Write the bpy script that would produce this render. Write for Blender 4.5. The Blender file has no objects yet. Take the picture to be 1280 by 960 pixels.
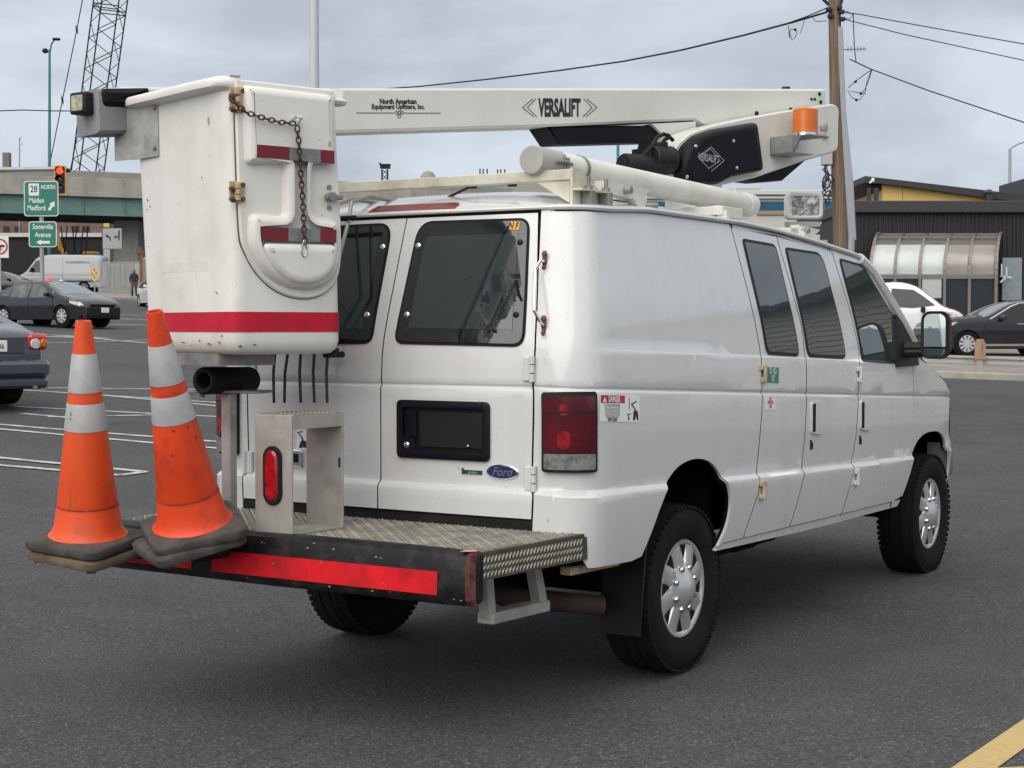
import bpy, bmesh, math, random
import numpy as np
from mathutils import Vector, Matrix

random.seed(7)
SC = bpy.context.scene
COL = SC.collection
rad = math.radians

# ------------------------------------------------------------------ camera
F_PX, CAM_H, PITCH = 2026.3, 1.570, rad(2.0073)
cam_d = bpy.data.cameras.new('camera')
cam_d.sensor_width = 36.0
cam_d.lens = F_PX / 1280 * 36.0
cam_d.clip_start, cam_d.clip_end = 0.1, 5000
cam = bpy.data.objects.new('camera', cam_d)
COL.objects.link(cam)
cam.location = (0, 0, CAM_H)
cam.rotation_euler = (math.pi / 2 - PITCH, 0, 0)
SC.camera = cam

# ------------------------------------------------------------------ world, sun, exposure
SUN_EL, SUN_AZ = rad(42), math.atan2(-0.88, -0.48)          # direction towards the sun, x right / y away
w = bpy.data.worlds.new('World')
SC.world = w
w.use_nodes = True
nt = w.node_tree
nt.nodes.clear()
out = nt.nodes.new('ShaderNodeOutputWorld')
sky = nt.nodes.new('ShaderNodeTexSky')
sky.sky_type = 'NISHITA'
sky.sun_disc = False
sky.sun_elevation = SUN_EL
sky.sun_rotation = SUN_AZ
sky.air_density, sky.dust_density = 1.0, 2.0
b1 = nt.nodes.new('ShaderNodeBackground')
b1.inputs[1].default_value = 0.08
nt.links.new(sky.outputs[0], b1.inputs[0])
tc = nt.nodes.new('ShaderNodeTexCoord')
mp = nt.nodes.new('ShaderNodeMapping')
mp.inputs['Scale'].default_value = (1.0, 1.0, 2.6)
mp.inputs['Location'].default_value = (3.1, 1.7, 0.4)
nt.links.new(tc.outputs['Generated'], mp.inputs[0])
nz = nt.nodes.new('ShaderNodeTexNoise')
nz.inputs['Scale'].default_value = 4.2
nz.inputs['Detail'].default_value = 5
nz.inputs['Roughness'].default_value = 0.52
nz.inputs['Distortion'].default_value = 0.3
nt.links.new(mp.outputs[0], nz.inputs['Vector'])
cr = nt.nodes.new('ShaderNodeValToRGB')
cr.color_ramp.elements[0].position = 0.40
cr.color_ramp.elements[0].color = (0.50, 0.56, 0.635, 1)
cr.color_ramp.elements[1].position = 0.60
cr.color_ramp.elements[1].color = (0.70, 0.78, 0.87, 1)
nt.links.new(nz.outputs['Fac'], cr.inputs[0])
b2 = nt.nodes.new('ShaderNodeBackground')
b2.inputs[1].default_value = 1.0
# the cloud sheet is whiter and brighter overhead than towards the horizon
sx = nt.nodes.new('ShaderNodeSeparateXYZ')
nt.links.new(tc.outputs['Generated'], sx.inputs[0])
mr = nt.nodes.new('ShaderNodeMapRange')
mr.interpolation_type = 'SMOOTHSTEP'
mr.inputs['From Min'].default_value, mr.inputs['From Max'].default_value = 0.18, 0.75
mr.inputs['To Max'].default_value = 0.85
nt.links.new(sx.outputs['Z'], mr.inputs['Value'])
mz = nt.nodes.new('ShaderNodeMix')
mz.data_type = 'RGBA'
nt.links.new(mr.outputs[0], mz.inputs[0])
nt.links.new(cr.outputs[0], mz.inputs[6])
mz.inputs[7].default_value = (1.02, 1.0, 0.97, 1)
nt.links.new(mz.outputs[2], b2.inputs[0])
ms = nt.nodes.new('ShaderNodeMixShader')
ms.inputs[0].default_value = 0.94
nt.links.new(b1.outputs[0], ms.inputs[1])
nt.links.new(b2.outputs[0], ms.inputs[2])
nt.links.new(ms.outputs[0], out.inputs[0])

sd = bpy.data.lights.new('sun', 'SUN')
sd.energy = 2.6
sd.angle = rad(76)
sd.color = (1.0, 0.955, 0.88)
so = bpy.data.objects.new('sun', sd)
COL.objects.link(so)
sdir = Vector((math.cos(SUN_EL) * math.cos(SUN_AZ), math.cos(SUN_EL) * math.sin(SUN_AZ), math.sin(SUN_EL)))
sky.sun_rotation = math.pi / 2 - SUN_AZ
so.rotation_euler = sdir.to_track_quat('Z', 'Y').to_euler()
so.location = sdir * 60

vs = SC.view_settings
vs.view_transform = 'Standard'
vs.look = 'None'
vs.exposure = 0.0
vs.gamma = 1.0
vs.use_curve_mapping = False
SC.cycles.max_bounces = 6
SC.cycles.use_denoising = True

# ------------------------------------------------------------------ pixel rays (photograph pixels, 1280 x 960) -> points in the place
CP, SP = math.cos(PITCH), math.sin(PITCH)
CAMV = np.array([0, 0, CAM_H])
def ray(px, py):
    a, u = (px - 640) / F_PX, -(py - 480) / F_PX
    return np.array([a, CP + u * SP, -SP + u * CP])
def at(px, py, D):
    d = ray(px, py)
    return Vector(CAMV + d * D / d[1])
def hit(px, py, o, n):
    d = ray(px, py)
    o, n = np.array(o, float), np.array(n, float)
    t = np.dot(o - CAMV, n) / np.dot(d, n)
    return Vector(CAMV + d * t)
def project(p):
    X, D, Z = p[0], p[1], p[2] - CAM_H
    d = D * CP - Z * SP
    u = Z * CP + D * SP
    return 640 + F_PX * X / d, 480 - F_PX * u / d

# ------------------------------------------------------------------ terrain: level round the van, rising away from it
def gz(x, y):
    D = min(y, 125 + 8 * math.tanh(max(0, y - 125) / 20)) if y > 125 else y
    xx = max(-45, min(45, x))
    v = 0.0331 * (D - 14.5) - 0.0257 * xx * min(1.0, max(0.0, (y - 6) / 20.0))
    k = 0.12
    t = v / k
    return k * (t if t > 30 else math.log1p(math.exp(t))) - k * math.log1p(math.exp(-0.0331 * 7 / k))
def ground_hit(px, py):
    d = ray(px, py)
    t0, t = 2.0, 2.0
    prev = None
    while t < 400:
        p = CAMV + d * t
        h = p[2] - gz(p[0], p[1])
        if h < 0:
            q = prev[0] + (t - prev[0]) * prev[1] / (prev[1] - h)
            p = CAMV + d * q
            return Vector((p[0], p[1], gz(p[0], p[1])))
        prev = (t, h)
        t *= 1.02
    return Vector(CAMV + d * t)

# ------------------------------------------------------------------ materials
def lin(c):
    return tuple((v / 255 / 12.92) if v / 255 <= 0.04045 else ((v / 255 + 0.055) / 1.055) ** 2.4 for v in c)
MATS = {}
def M(name, rgb, rough=0.5, metal=0.0, var=0.0, scale=6.0, bump=0.0, bscale=None, coat=0.0, dirt=None, spec=0.5,
      emit=None, trans=0.0, alpha=1.0, stretch=None, detail=4.0, rvar=0.0, ddet=8.0, streak=0.0):
    """rgb linear base colour; var = value variation; dirt = (rgb, amount, scale)"""
    if name in MATS:
        return MATS[name]
    m = bpy.data.materials.new(name)
    m.use_nodes = True
    n = m.node_tree
    L = n.links
    bs = n.nodes['Principled BSDF']
    bs.inputs['Base Color'].default_value = (*rgb, 1)
    bs.inputs['Roughness'].default_value = rough
    bs.inputs['Metallic'].default_value = metal
    bs.inputs['Coat Weight'].default_value = coat
    bs.inputs['Coat Roughness'].default_value = 0.06
    bs.inputs['Specular IOR Level'].default_value = spec
    bs.inputs['Transmission Weight'].default_value = trans
    bs.inputs['Alpha'].default_value = alpha
    if emit:
        bs.inputs['Emission Color'].default_value = (*emit[0], 1)
        bs.inputs['Emission Strength'].default_value = emit[1]
    if var or dirt or bump or rvar:
        t = n.nodes.new('ShaderNodeTexCoord')
        vec = t.outputs['Object']
        if stretch:
            mpn = n.nodes.new('ShaderNodeMapping')
            mpn.inputs['Scale'].default_value = stretch
            L.new(vec, mpn.inputs[0])
            vec = mpn.outputs[0]
        def noise(sc, det=detail, rg=0.6):
            z = n.nodes.new('ShaderNodeTexNoise')
            z.inputs['Scale'].default_value = sc
            z.inputs['Detail'].default_value = det
            z.inputs['Roughness'].default_value = rg
            L.new(vec, z.inputs['Vector'])
            return z.outputs['Fac']
        colour = None
        if var:
            r = n.nodes.new('ShaderNodeValToRGB')
            r.color_ramp.elements[0].position = 0.3
            r.color_ramp.elements[1].position = 0.7
            r.color_ramp.elements[0].color = (*[c * (1 - var) for c in rgb], 1)
            r.color_ramp.elements[1].color = (*[min(1, c * (1 + var)) for c in rgb], 1)
            L.new(noise(scale), r.inputs[0])
            colour = r.outputs[0]
        if dirt:
            drgb, amt, dsc = dirt
            r = n.nodes.new('ShaderNodeValToRGB')
            r.color_ramp.elements[0].position = 0.48
            r.color_ramp.elements[1].position = 0.78
            r.color_ramp.elements[0].color = (0, 0, 0, 1)
            r.color_ramp.elements[1].color = (amt, amt, amt, 1)
            L.new(noise(dsc, ddet, 0.62), r.inputs[0])
            mx = n.nodes.new('ShaderNodeMix')
            mx.data_type = 'RGBA'
            L.new(r.outputs[0], mx.inputs[0])
            if colour:
                L.new(colour, mx.inputs[6])
            else:
                mx.inputs[6].default_value = (*rgb, 1)
            mx.inputs[7].default_value = (*drgb, 1)
            colour = mx.outputs[2]
        if streak and colour:
            # faint run-off streaks and grimy specks
            m2 = n.nodes.new('ShaderNodeMapping')
            m2.inputs['Scale'].default_value = (11, 11, 0.55)
            L.new(t.outputs['Object'], m2.inputs[0])
            z2 = n.nodes.new('ShaderNodeTexNoise')
            z2.inputs['Scale'].default_value = 1.0
            z2.inputs['Detail'].default_value = 4
            L.new(m2.outputs[0], z2.inputs['Vector'])
            r2 = n.nodes.new('ShaderNodeValToRGB')
            r2.color_ramp.elements[0].position, r2.color_ramp.elements[1].position = 0.46, 0.74
            r2.color_ramp.elements[0].color = (1, 1, 1, 1)
            r2.color_ramp.elements[1].color = (1 - streak, 1 - streak * 1.1, 1 - streak * 1.35, 1)
            L.new(z2.outputs['Fac'], r2.inputs[0])
            z3 = noise(46.0, 2.0, 0.6)
            r3 = n.nodes.new('ShaderNodeValToRGB')
            r3.color_ramp.elements[0].position, r3.color_ramp.elements[1].position = 0.70, 0.76
            r3.color_ramp.elements[0].color = (1, 1, 1, 1)
            r3.color_ramp.elements[1].color = (0.72, 0.68, 0.60, 1)
            L.new(z3, r3.inputs[0])
            for rr_ in (r2, r3):
                x2 = n.nodes.new('ShaderNodeMix')
                x2.data_type = 'RGBA'
                x2.blend_type = 'MULTIPLY'
                x2.inputs[0].default_value = 1.0
                L.new(colour, x2.inputs[6])
                L.new(rr_.outputs[0], x2.inputs[7])
                colour = x2.outputs[2]
        if colour:
            L.new(colour, bs.inputs['Base Color'])
        if rvar:
            mr = n.nodes.new('ShaderNodeMapRange')
            mr.inputs['From Min'].default_value = 0.3
            mr.inputs['From Max'].default_value = 0.7
            mr.inputs['To Min'].default_value = max(0, rough - rvar)
            mr.inputs['To Max'].default_value = min(1, rough + rvar)
            L.new(noise(scale * 1.7), mr.inputs['Value'])
            L.new(mr.outputs[0], bs.inputs['Roughness'])
        if bump:
            bp_ = n.nodes.new('ShaderNodeBump')
            bp_.inputs['Strength'].default_value = bump
            bp_.inputs['Distance'].default_value = 0.01
            L.new(noise(bscale or scale * 6), bp_.inputs['Height'])
            L.new(bp_.outputs[0], bs.inputs['Normal'])
    MATS[name] = m
    return m

WHITE = M('white van paint', (0.64, 0.645, 0.645), 0.26, var=0.03, scale=1.3, coat=0.8, dirt=((0.44, 0.42, 0.38), 0.30, 1.3), ddet=2.5, rvar=0.05, streak=0.045)
CREAM = M('cream rack paint', (0.62, 0.60, 0.50), 0.5, var=0.08, scale=4, dirt=((0.22, 0.11, 0.05), 0.55, 7))
BOOMW = M('boom white paint', (0.63, 0.635, 0.59), 0.36, var=0.025, scale=1.0, coat=0.25, dirt=((0.45, 0.43, 0.38), 0.25, 3), streak=0.05)
BUCKW = M('bucket gelcoat', (0.74, 0.725, 0.68), 0.42, var=0.04, scale=2.0, coat=0.15, dirt=((0.46, 0.41, 0.33), 0.45, 3.0), bump=0.02, bscale=4, streak=0.06)
SCUFF = M('dark scuff marks', (0.10, 0.085, 0.07), 0.8, var=0.4, scale=30)
FAINT = BUCKW if True else M('ghost lettering', (0.68, 0.665, 0.62), 0.42)
BLACKG = M('black shut gap', (0.012, 0.012, 0.013), 0.85, spec=0.2)
BLACKP = M('black plastic', (0.010, 0.010, 0.011), 0.5, var=0.2, scale=9, spec=0.3)
BLACKC = M('black moulded cover', (0.006, 0.006, 0.010), 0.42, var=0.2, scale=3, dirt=((0.015, 0.015, 0.015), 0.4, 6), spec=0.16)
BLACKR = M('black rubber', (0.011, 0.011, 0.011), 0.8, var=0.25, scale=12, bump=0.15, bscale=60, dirt=((0.04, 0.036, 0.03), 0.35, 9), spec=0.25)
TYRE = M('tyre rubber', (0.0085, 0.0085, 0.009), 0.8, var=0.2, scale=9, dirt=((0.026, 0.024, 0.022), 0.4, 6), spec=0.18)
CONEB = M('cone base rubber', (0.055, 0.050, 0.047), 0.9, var=0.3, scale=10, dirt=((0.16, 0.14, 0.12), 0.5, 12), bump=0.2, bscale=50)
BROWNB = M('brown cone base rubber', (0.13, 0.095, 0.06), 0.9, var=0.3, scale=10, dirt=((0.2, 0.16, 0.1), 0.5, 12))
GLASS = M('tinted glass', (0.008, 0.011, 0.013), 0.02, spec=0.95)
GLASSS = M('grey green side glass', (0.040, 0.055, 0.056), 0.02, spec=1.0)
GLASSL = M('lighter tinted glass', (0.035, 0.045, 0.044), 0.02, spec=1.0)
MIRR = M('mirror glass', (0.72, 0.78, 0.78), 0.02, metal=1.0)
ALU = M('worn aluminium', (0.47, 0.46, 0.425), 0.5, metal=0.55, var=0.12, scale=5, dirt=((0.18, 0.15, 0.11), 0.5, 8), rvar=0.12)
PLATE = M('dirty tread plate', (0.095, 0.089, 0.072), 0.5, metal=0.4, var=0.25, scale=8, dirt=((0.06, 0.05, 0.037), 0.8, 6))
TREADM = M('worn tread bars', (0.29, 0.275, 0.23), 0.4, metal=0.35, var=0.35, scale=9)
STEEL = M('grey steel', (0.26, 0.26, 0.25), 0.5, metal=0.35, var=0.2, scale=8, dirt=((0.07, 0.06, 0.05), 0.5, 10))
CHROME = M('chrome', (0.75, 0.75, 0.76), 0.12, metal=1.0)
SILVER = M('silver wheel cover', (0.58, 0.59, 0.60), 0.30, metal=0.55, var=0.08, scale=8, dirt=((0.16, 0.14, 0.12), 0.6, 7))
DARKST = M('dark underbody', (0.008, 0.008, 0.008), 0.9, var=0.3, scale=6, spec=0.1)
RUST = M('rusty steel', (0.14, 0.07, 0.045), 0.85, var=0.4, scale=40, dirt=((0.05, 0.03, 0.02), 0.7, 30))
RUSTP = M('rust stained paint', (0.50, 0.40, 0.26), 0.7, var=0.25, scale=30, dirt=((0.22, 0.09, 0.03), 0.8, 25))
CHAINM = M('chain steel', (0.075, 0.05, 0.042), 0.6, metal=0.5, var=0.4, scale=60)
REDT = M('red reflective stripe', (0.50, 0.012, 0.032), 0.55, spec=0.25, var=0.12, scale=14, dirt=((0.28, 0.02, 0.03), 0.5, 9))
REDB = M('bright red bumper stripe', (0.62, 0.010, 0.016), 0.5, spec=0.25, var=0.22, scale=4, dirt=((0.20, 0.012, 0.014), 0.85, 7))
DRED = M('dark red reflective tape', (0.17, 0.008, 0.016), 0.4, var=0.15, scale=30)
GREYT = M('grey reflective tape', (0.20, 0.20, 0.20), 0.4, var=0.15, scale=30)
LENSR = M('red lamp lens', (0.075, 0.002, 0.007), 0.12, coat=0.5, var=0.4, scale=9)
LENSB = M('bright red lamp reflector', (0.24, 0.003, 0.009), 0.15, coat=0.5, var=0.6, scale=30)
LENSC = M('clear lamp lens', (0.17, 0.17, 0.165), 0.15, coat=0.5, var=0.5, scale=34)
AMBER = M('amber lens', (0.60, 0.13, 0.004), 0.25, coat=0.3, var=0.15, scale=12)
ORANGE = M('orange cone vinyl', (0.78, 0.080, 0.010), 0.5, var=0.12, scale=5, dirt=((0.26, 0.05, 0.02), 0.8, 5), streak=0.16, bump=0.03, bscale=8)
ORANGE2 = M('deep orange cone vinyl', (0.76, 0.058, 0.008), 0.5, var=0.14, scale=5, dirt=((0.20, 0.035, 0.016), 0.95, 6), streak=0.2, bump=0.03, bscale=8)
COLLAR = M('white reflective collar', (0.37, 0.38, 0.385), 0.38, var=0.06, scale=8, dirt=((0.24, 0.23, 0.21), 0.7, 9))
INK = M('black print', (0.015, 0.015, 0.018), 0.5)
INKW = M('white print', (0.75, 0.75, 0.75), 0.5)
INKG = M('grey print', (0.35, 0.35, 0.36), 0.5)
INKR = M('red print', (0.45, 0.03, 0.04), 0.5)
YEL = M('yellow sticker', (0.75, 0.38, 0.03), 0.5)
GREENS = M('green sticker', (0.02, 0.20, 0.13), 0.5, var=0.1)
STICKW = M('white sticker', (0.80, 0.80, 0.78), 0.5, var=0.05, scale=20)
BLUEOV = M('blue badge enamel', (0.012, 0.025, 0.11), 0.2, coat=0.6)
CYANT = M('light blue strap tube', (0.30, 0.55, 0.75), 0.45)
WHITEP = M('white plastic pipe', (0.66, 0.655, 0.60), 0.42, var=0.04, scale=3, dirt=((0.38, 0.34, 0.27), 0.4, 5))
GREYCAP = M('grey pipe cap', (0.40, 0.385, 0.365), 0.6, var=0.1, scale=8)

# ------------------------------------------------------------------ mesh building
class MB:
    def __init__(s):
        s.v, s.f, s.m, s.mats = [], [], [], []
        s.cur = 0
    def mat(s, m):
        if m not in s.mats:
            s.mats.append(m)
        s.cur = s.mats.index(m)
        return s
    def face(s, idx):
        s.f.append(tuple(idx)); s.m.append(s.cur)
    def quad(s, a, b, c, d):
        i = len(s.v)
        s.v += [tuple(a), tuple(b), tuple(c), tuple(d)]
        s.face((i, i + 1, i + 2, i + 3))
    def poly(s, pts):
        i = len(s.v)
        s.v += [tuple(p) for p in pts]
        s.face(range(i, i + len(pts)))
    def box(s, c, size, b=0.0, R=None):
        """chamfered box, centre c, full size, optional 3x3 rotation"""
        hx, hy, hz = [v / 2 for v in size]
        b = min(b, hx * 0.9, hy * 0.9, hz * 0.9)
        c = Vector(c)
        def P(p):
            p = Vector(p)
            return tuple((R @ p if R else p) + c)
        i = len(s.v)
        if b <= 0:
            for x in (-hx, hx):
                for y in (-hy, hy):
                    for z in (-hz, hz):
                        s.v.append(P((x, y, z)))
            for q in ((0, 1, 3, 2), (4, 6, 7, 5), (0, 4, 5, 1), (2, 3, 7, 6), (0, 2, 6, 4), (1, 5, 7, 3)):
                s.face([i + k for k in q])
            return s
        idx = {}
        for sx in (-1, 1):
            for sy in (-1, 1):
                for sz in (-1, 1):
                    for ax in range(3):
                        p = [sx * (hx - b), sy * (hy - b), sz * (hz - b)]
                        p[ax] = (sx * hx, sy * hy, sz * hz)[ax]
                        idx[(sx, sy, sz, ax)] = len(s.v)
                        s.v.append(P(p))
        for ax in range(3):
            o = [k for k in range(3) if k != ax]
            for sg in (-1, 1):
                q = []
                for u, v in ((-1, -1), (1, -1), (1, 1), (-1, 1)):
                    k = [0, 0, 0]; k[ax] = sg; k[o[0]] = u; k[o[1]] = v
                    q.append(idx[(*k, ax)])
                if (sg > 0) == (ax == 1):
                    q.reverse()
                s.face(q)
            for u in (-1, 1):
                for v in (-1, 1):
                    k0 = [0, 0, 0]; k0[ax] = -1; k0[o[0]] = u; k0[o[1]] = v
                    k1 = list(k0); k1[ax] = 1
                    s.face([idx[(*k0, o[0])], idx[(*k0, o[1])], idx[(*k1, o[1])], idx[(*k1, o[0])]])
        for sx in (-1, 1):
            for sy in (-1, 1):
                for sz in (-1, 1):
                    s.face([idx[(sx, sy, sz, k)] for k in range(3)])
        return s
    def bar(s, p0, p1, wd, ht, b=0.0, up=(0, 0, 1)):
        p0, p1 = Vector(p0), Vector(p1)
        d = p1 - p0
        L = d.length
        y = d.normalized()
        upv = Vector(up)
        if abs(y.dot(upv)) > 0.98:
            upv = Vector((1, 0, 0))
        x = y.cross(upv).normalized()
        z = x.cross(y)
        R = Matrix((x, y, z)).transposed()
        return s.box((p0 + p1) / 2, (wd, L, ht), b, R)
    def ring_loft(s, rings, closed=True, cap0=True, cap1=True):
        n = len(rings[0])
        base = len(s.v)
        for r in rings:
            s.v += [tuple(p) for p in r]
        for k in range(len(rings) - 1):
            for j in range(n if closed else n - 1):
                a = base + k * n + j
                b = base + k * n + (j + 1) % n
                s.face((a, b, b + n, a + n))
        if closed and cap0:
            s.face([base + j for j in range(n)][::-1])
        if closed and cap1:
            s.face([base + (len(rings) - 1) * n + j for j in range(n)])
        return s
    def tube(s, pts, r, seg=8, cap=True):
        pts = [Vector(p) for p in pts]
        rs = r if isinstance(r, (list, tuple)) else [r] * len(pts)
        rings = []
        ref = None
        for i, p in enumerate(pts):
            d = (pts[min(i + 1, len(pts) - 1)] - pts[max(i - 1, 0)]).normalized()
            if ref is None:
                ref = Vector((0, 0, 1)) if abs(d.z) < 0.9 else Vector((1, 0, 0))
            x = d.cross(ref).normalized()
            z = x.cross(d)
            ref = z
            rings.append([p + (x * math.cos(2 * math.pi * k / seg) + z * math.sin(2 * math.pi * k / seg)) * rs[i] for k in range(seg)])
        return s.ring_loft(rings, True, cap, cap)
    def cyl(s, p0, p1, r, r1=None, seg=20):
        return s.tube([p0, p1], [r, r if r1 is None else r1], seg)
    def lathe(s, prof, o=(0, 0, 0), axis=(0, 0, 1), seg=32, cap=True):
        """prof list of (radius, height along the axis)"""
        a = Vector(axis).normalized()
        x = a.orthogonal().normalized()
        y = a.cross(x)
        o = Vector(o)
        rings = [[o + a * h + (x * math.cos(2 * math.pi * k / seg) + y * math.sin(2 * math.pi * k / seg)) * max(r, 1e-5) for k in range(seg)] for r, h in prof]
        return s.ring_loft(rings, True, cap, cap)
    def prism(s, poly, fr, d0, d1, b=0.0):
        """poly 2-D outline, fr(u, v, d) -> 3-D point; from depth d0 (back) to d1 (front), chamfer b on the front"""
        P = [Vector(p) for p in poly]
        ar = sum(P[i].x * P[(i + 1) % len(P)].y - P[(i + 1) % len(P)].x * P[i].y for i in range(len(P)))
        if ar < 0:
            P.reverse()
        if b:
            Q = inset(P, b)
            sg = 1 if d1 > d0 else -1
            rings = [[fr(p.x, p.y, d0) for p in P], [fr(p.x, p.y, d1 - sg * b) for p in P], [fr(p.x, p.y, d1) for p in Q]]
        else:
            rings = [[fr(p.x, p.y, d0) for p in P], [fr(p.x, p.y, d1) for p in P]]
        return s.ring_loft(rings)
    def build(s, name, mat=None, parent=None, smooth=35, **props):
        me = bpy.data.meshes.new(name)
        me.from_pydata(s.v, [], s.f)
        if s.mats:
            for m in s.mats:
                me.materials.append(m)
            me.polygons.foreach_set('material_index', s.m)
        elif mat:
            me.materials.append(mat)
        bm = bmesh.new()
        bm.from_mesh(me)
        bmesh.ops.recalc_face_normals(bm, faces=bm.faces)
        bm.to_mesh(me)
        bm.free()
        return link(name, me, parent, smooth, **props)

def link(name, me, parent=None, smooth=35, **props):
    if smooth:
        me.polygons.foreach_set('use_smooth', [True] * len(me.polygons))
        me.set_sharp_from_angle(angle=rad(smooth))
    o = bpy.data.objects.new(name, me)
    COL.objects.link(o)
    if parent:
        o.parent = parent
    for k, v in props.items():
        o[k] = v
    return o

def inset(P, b):
    n = len(P)
    Q = []
    for i in range(n):
        p0, p, p1 = P[i - 1], P[i], P[(i + 1) % n]
        d0, d1 = (p - p0).normalized(), (p1 - p).normalized()
        n0, n1 = Vector((-d0.y, d0.x)), Vector((-d1.y, d1.x))
        m = n0 + n1
        m = m / max(0.35, m.dot(n0)) if m.length > 1e-6 else n0
        Q.append(p + m * b)
    return Q

def rrect(x0, y0, x1, y1, r, n=5):
    pts = []
    for cx, cy, a0 in ((x1 - r, y0 + r, -90), (x1 - r, y1 - r, 0), (x0 + r, y1 - r, 90), (x0 + r, y0 + r, 180)):
        for k in range(n + 1):
            a = rad(a0 + 90 * k / n)
            pts.append((cx + r * math.cos(a), cy + r * math.sin(a)))
    return pts

def round_poly(pts, r, n=4):
    """round the corners of a polygon (2-D)"""
    P = [Vector(p) for p in pts]
    res = []
    rs = r if isinstance(r, (list, tuple)) else [r] * len(P)
    for i, p in enumerate(P):
        a, c = P[i - 1], P[(i + 1) % len(P)]
        ri = rs[i]
        la, lc = (a - p).length, (c - p).length
        ri = min(ri, la * 0.49, lc * 0.49)
        if ri <= 1e-6:
            res.append(tuple(p)); continue
        s, e = p + (a - p).normalized() * ri, p + (c - p).normalized() * ri
        for k in range(n + 1):
            t = k / n
            q = s * (1 - t) ** 2 + p * 2 * t * (1 - t) + e * t * t
            res.append(tuple(q))
    return res

def thing(name, label, cat, loc=(0, 0, 0), rotz=0.0, group=None):
    o = bpy.data.objects.new(name, None)
    o.empty_display_size = 0.2
    COL.objects.link(o)
    o.location = loc
    o.rotation_euler = (0, 0, rotz)
    o['label'] = label
    o['category'] = cat
    if group:
        o['group'] = group
    return o
def tag(o, label, cat, group=None):
    o['label'] = label
    o['category'] = cat
    if group:
        o['group'] = group
    return o

_dg = None
def text(s, size, o, right, up, mat, parent=None, name='lettering', sx=1.0, bold=0.0, align='CENTER', shear=0.0, depth=0.0):
    """flat lettering centred on o; right / up give the plane"""
    c = bpy.data.curves.new(name, 'FONT')
    c.body = s
    c.size = size
    c.align_x = align
    c.align_y = 'CENTER'
    c.offset = bold
    c.shear = shear
    c.extrude = depth
    c.resolution_u = 3
    ob = bpy.data.objects.new(name, c)
    COL.objects.link(ob)
    dg = bpy.context.evaluated_depsgraph_get()
    me = bpy.data.meshes.new_from_object(ob.evaluated_get(dg))
    bpy.data.objects.remove(ob)
    r, u = Vector(right).normalized(), Vector(up).normalized()
    nrm = r.cross(u)
    mt = Matrix((r * sx, u, nrm)).transposed().to_4x4()
    mt.translation = Vector(o)
    me.transform(mt)
    me.materials.clear()
    me.materials.append(mat)
    return link(name, me, parent, 0)

def panel(name, poly, surf, off, thick, mat, parent, cuts=(), smooth=30, step=None, dark_edge=False, **props):
    """a sheet cut to a 2-D outline and laid on a surface surf(u, v, off); cuts = (point, normal) lines refining it"""
    bm = bmesh.new()
    vs_ = [bm.verts.new((p[0], p[1], 0)) for p in poly]
    f = bm.faces.new(vs_)
    f.normal_update()
    if f.normal.z < 0:
        f.normal_flip()
    bmesh.ops.triangulate(bm, faces=bm.faces[:])
    us, vv = [p[0] for p in poly], [p[1] for p in poly]
    lines = list(cuts)
    if step:
        du, dv = step
        k = math.ceil(min(us) / du)
        while k * du < max(us):
            lines.append(((k * du + 1e-4, 0), (1, 0))); k += 1
        k = math.ceil(min(vv) / dv)
        while k * dv < max(vv):
            lines.append(((0, k * dv + 1e-4), (0, 1))); k += 1
    for co, no in lines:
        bmesh.ops.bisect_plane(bm, geom=bm.verts[:] + bm.edges[:] + bm.faces[:], dist=1e-5, plane_co=(co[0], co[1], 0), plane_no=(no[0], no[1], 0))
    bmesh.ops.remove_doubles(bm, verts=bm.verts[:], dist=2e-5)
    uv = [(v.co.x, v.co.y) for v in bm.verts]
    bm.verts.ensure_lookup_table()
    if thick:
        be = [e for e in bm.edges if e.is_boundary]
        nf0 = len(bm.faces)
        r = bmesh.ops.extrude_edge_only(bm, edges=be)
        if dark_edge:
            for g in r['geom']:
                if isinstance(g, bmesh.types.BMFace):
                    g.material_index = 1
        nv = [g for g in r['geom'] if isinstance(g, bmesh.types.BMVert)]
        for v in nv:
            v.co.z = -thick
    for v in bm.verts:
        v.co = surf(v.co.x, v.co.y, off + v.co.z)
    bmesh.ops.recalc_face_normals(bm, faces=bm.faces[:])
    me = bpy.data.meshes.new(name)
    bm.to_mesh(me)
    bm.free()
    # make sure the outer sheet faces outwards
    me.materials.append(mat)
    if dark_edge: me.materials.append(BLACKG)
    p = me.polygons[0]
    c = sum((me.vertices[i].co for i in p.vertices), Vector()) / len(p.vertices)
    return link(name, me, parent, smooth, **props)

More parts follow.
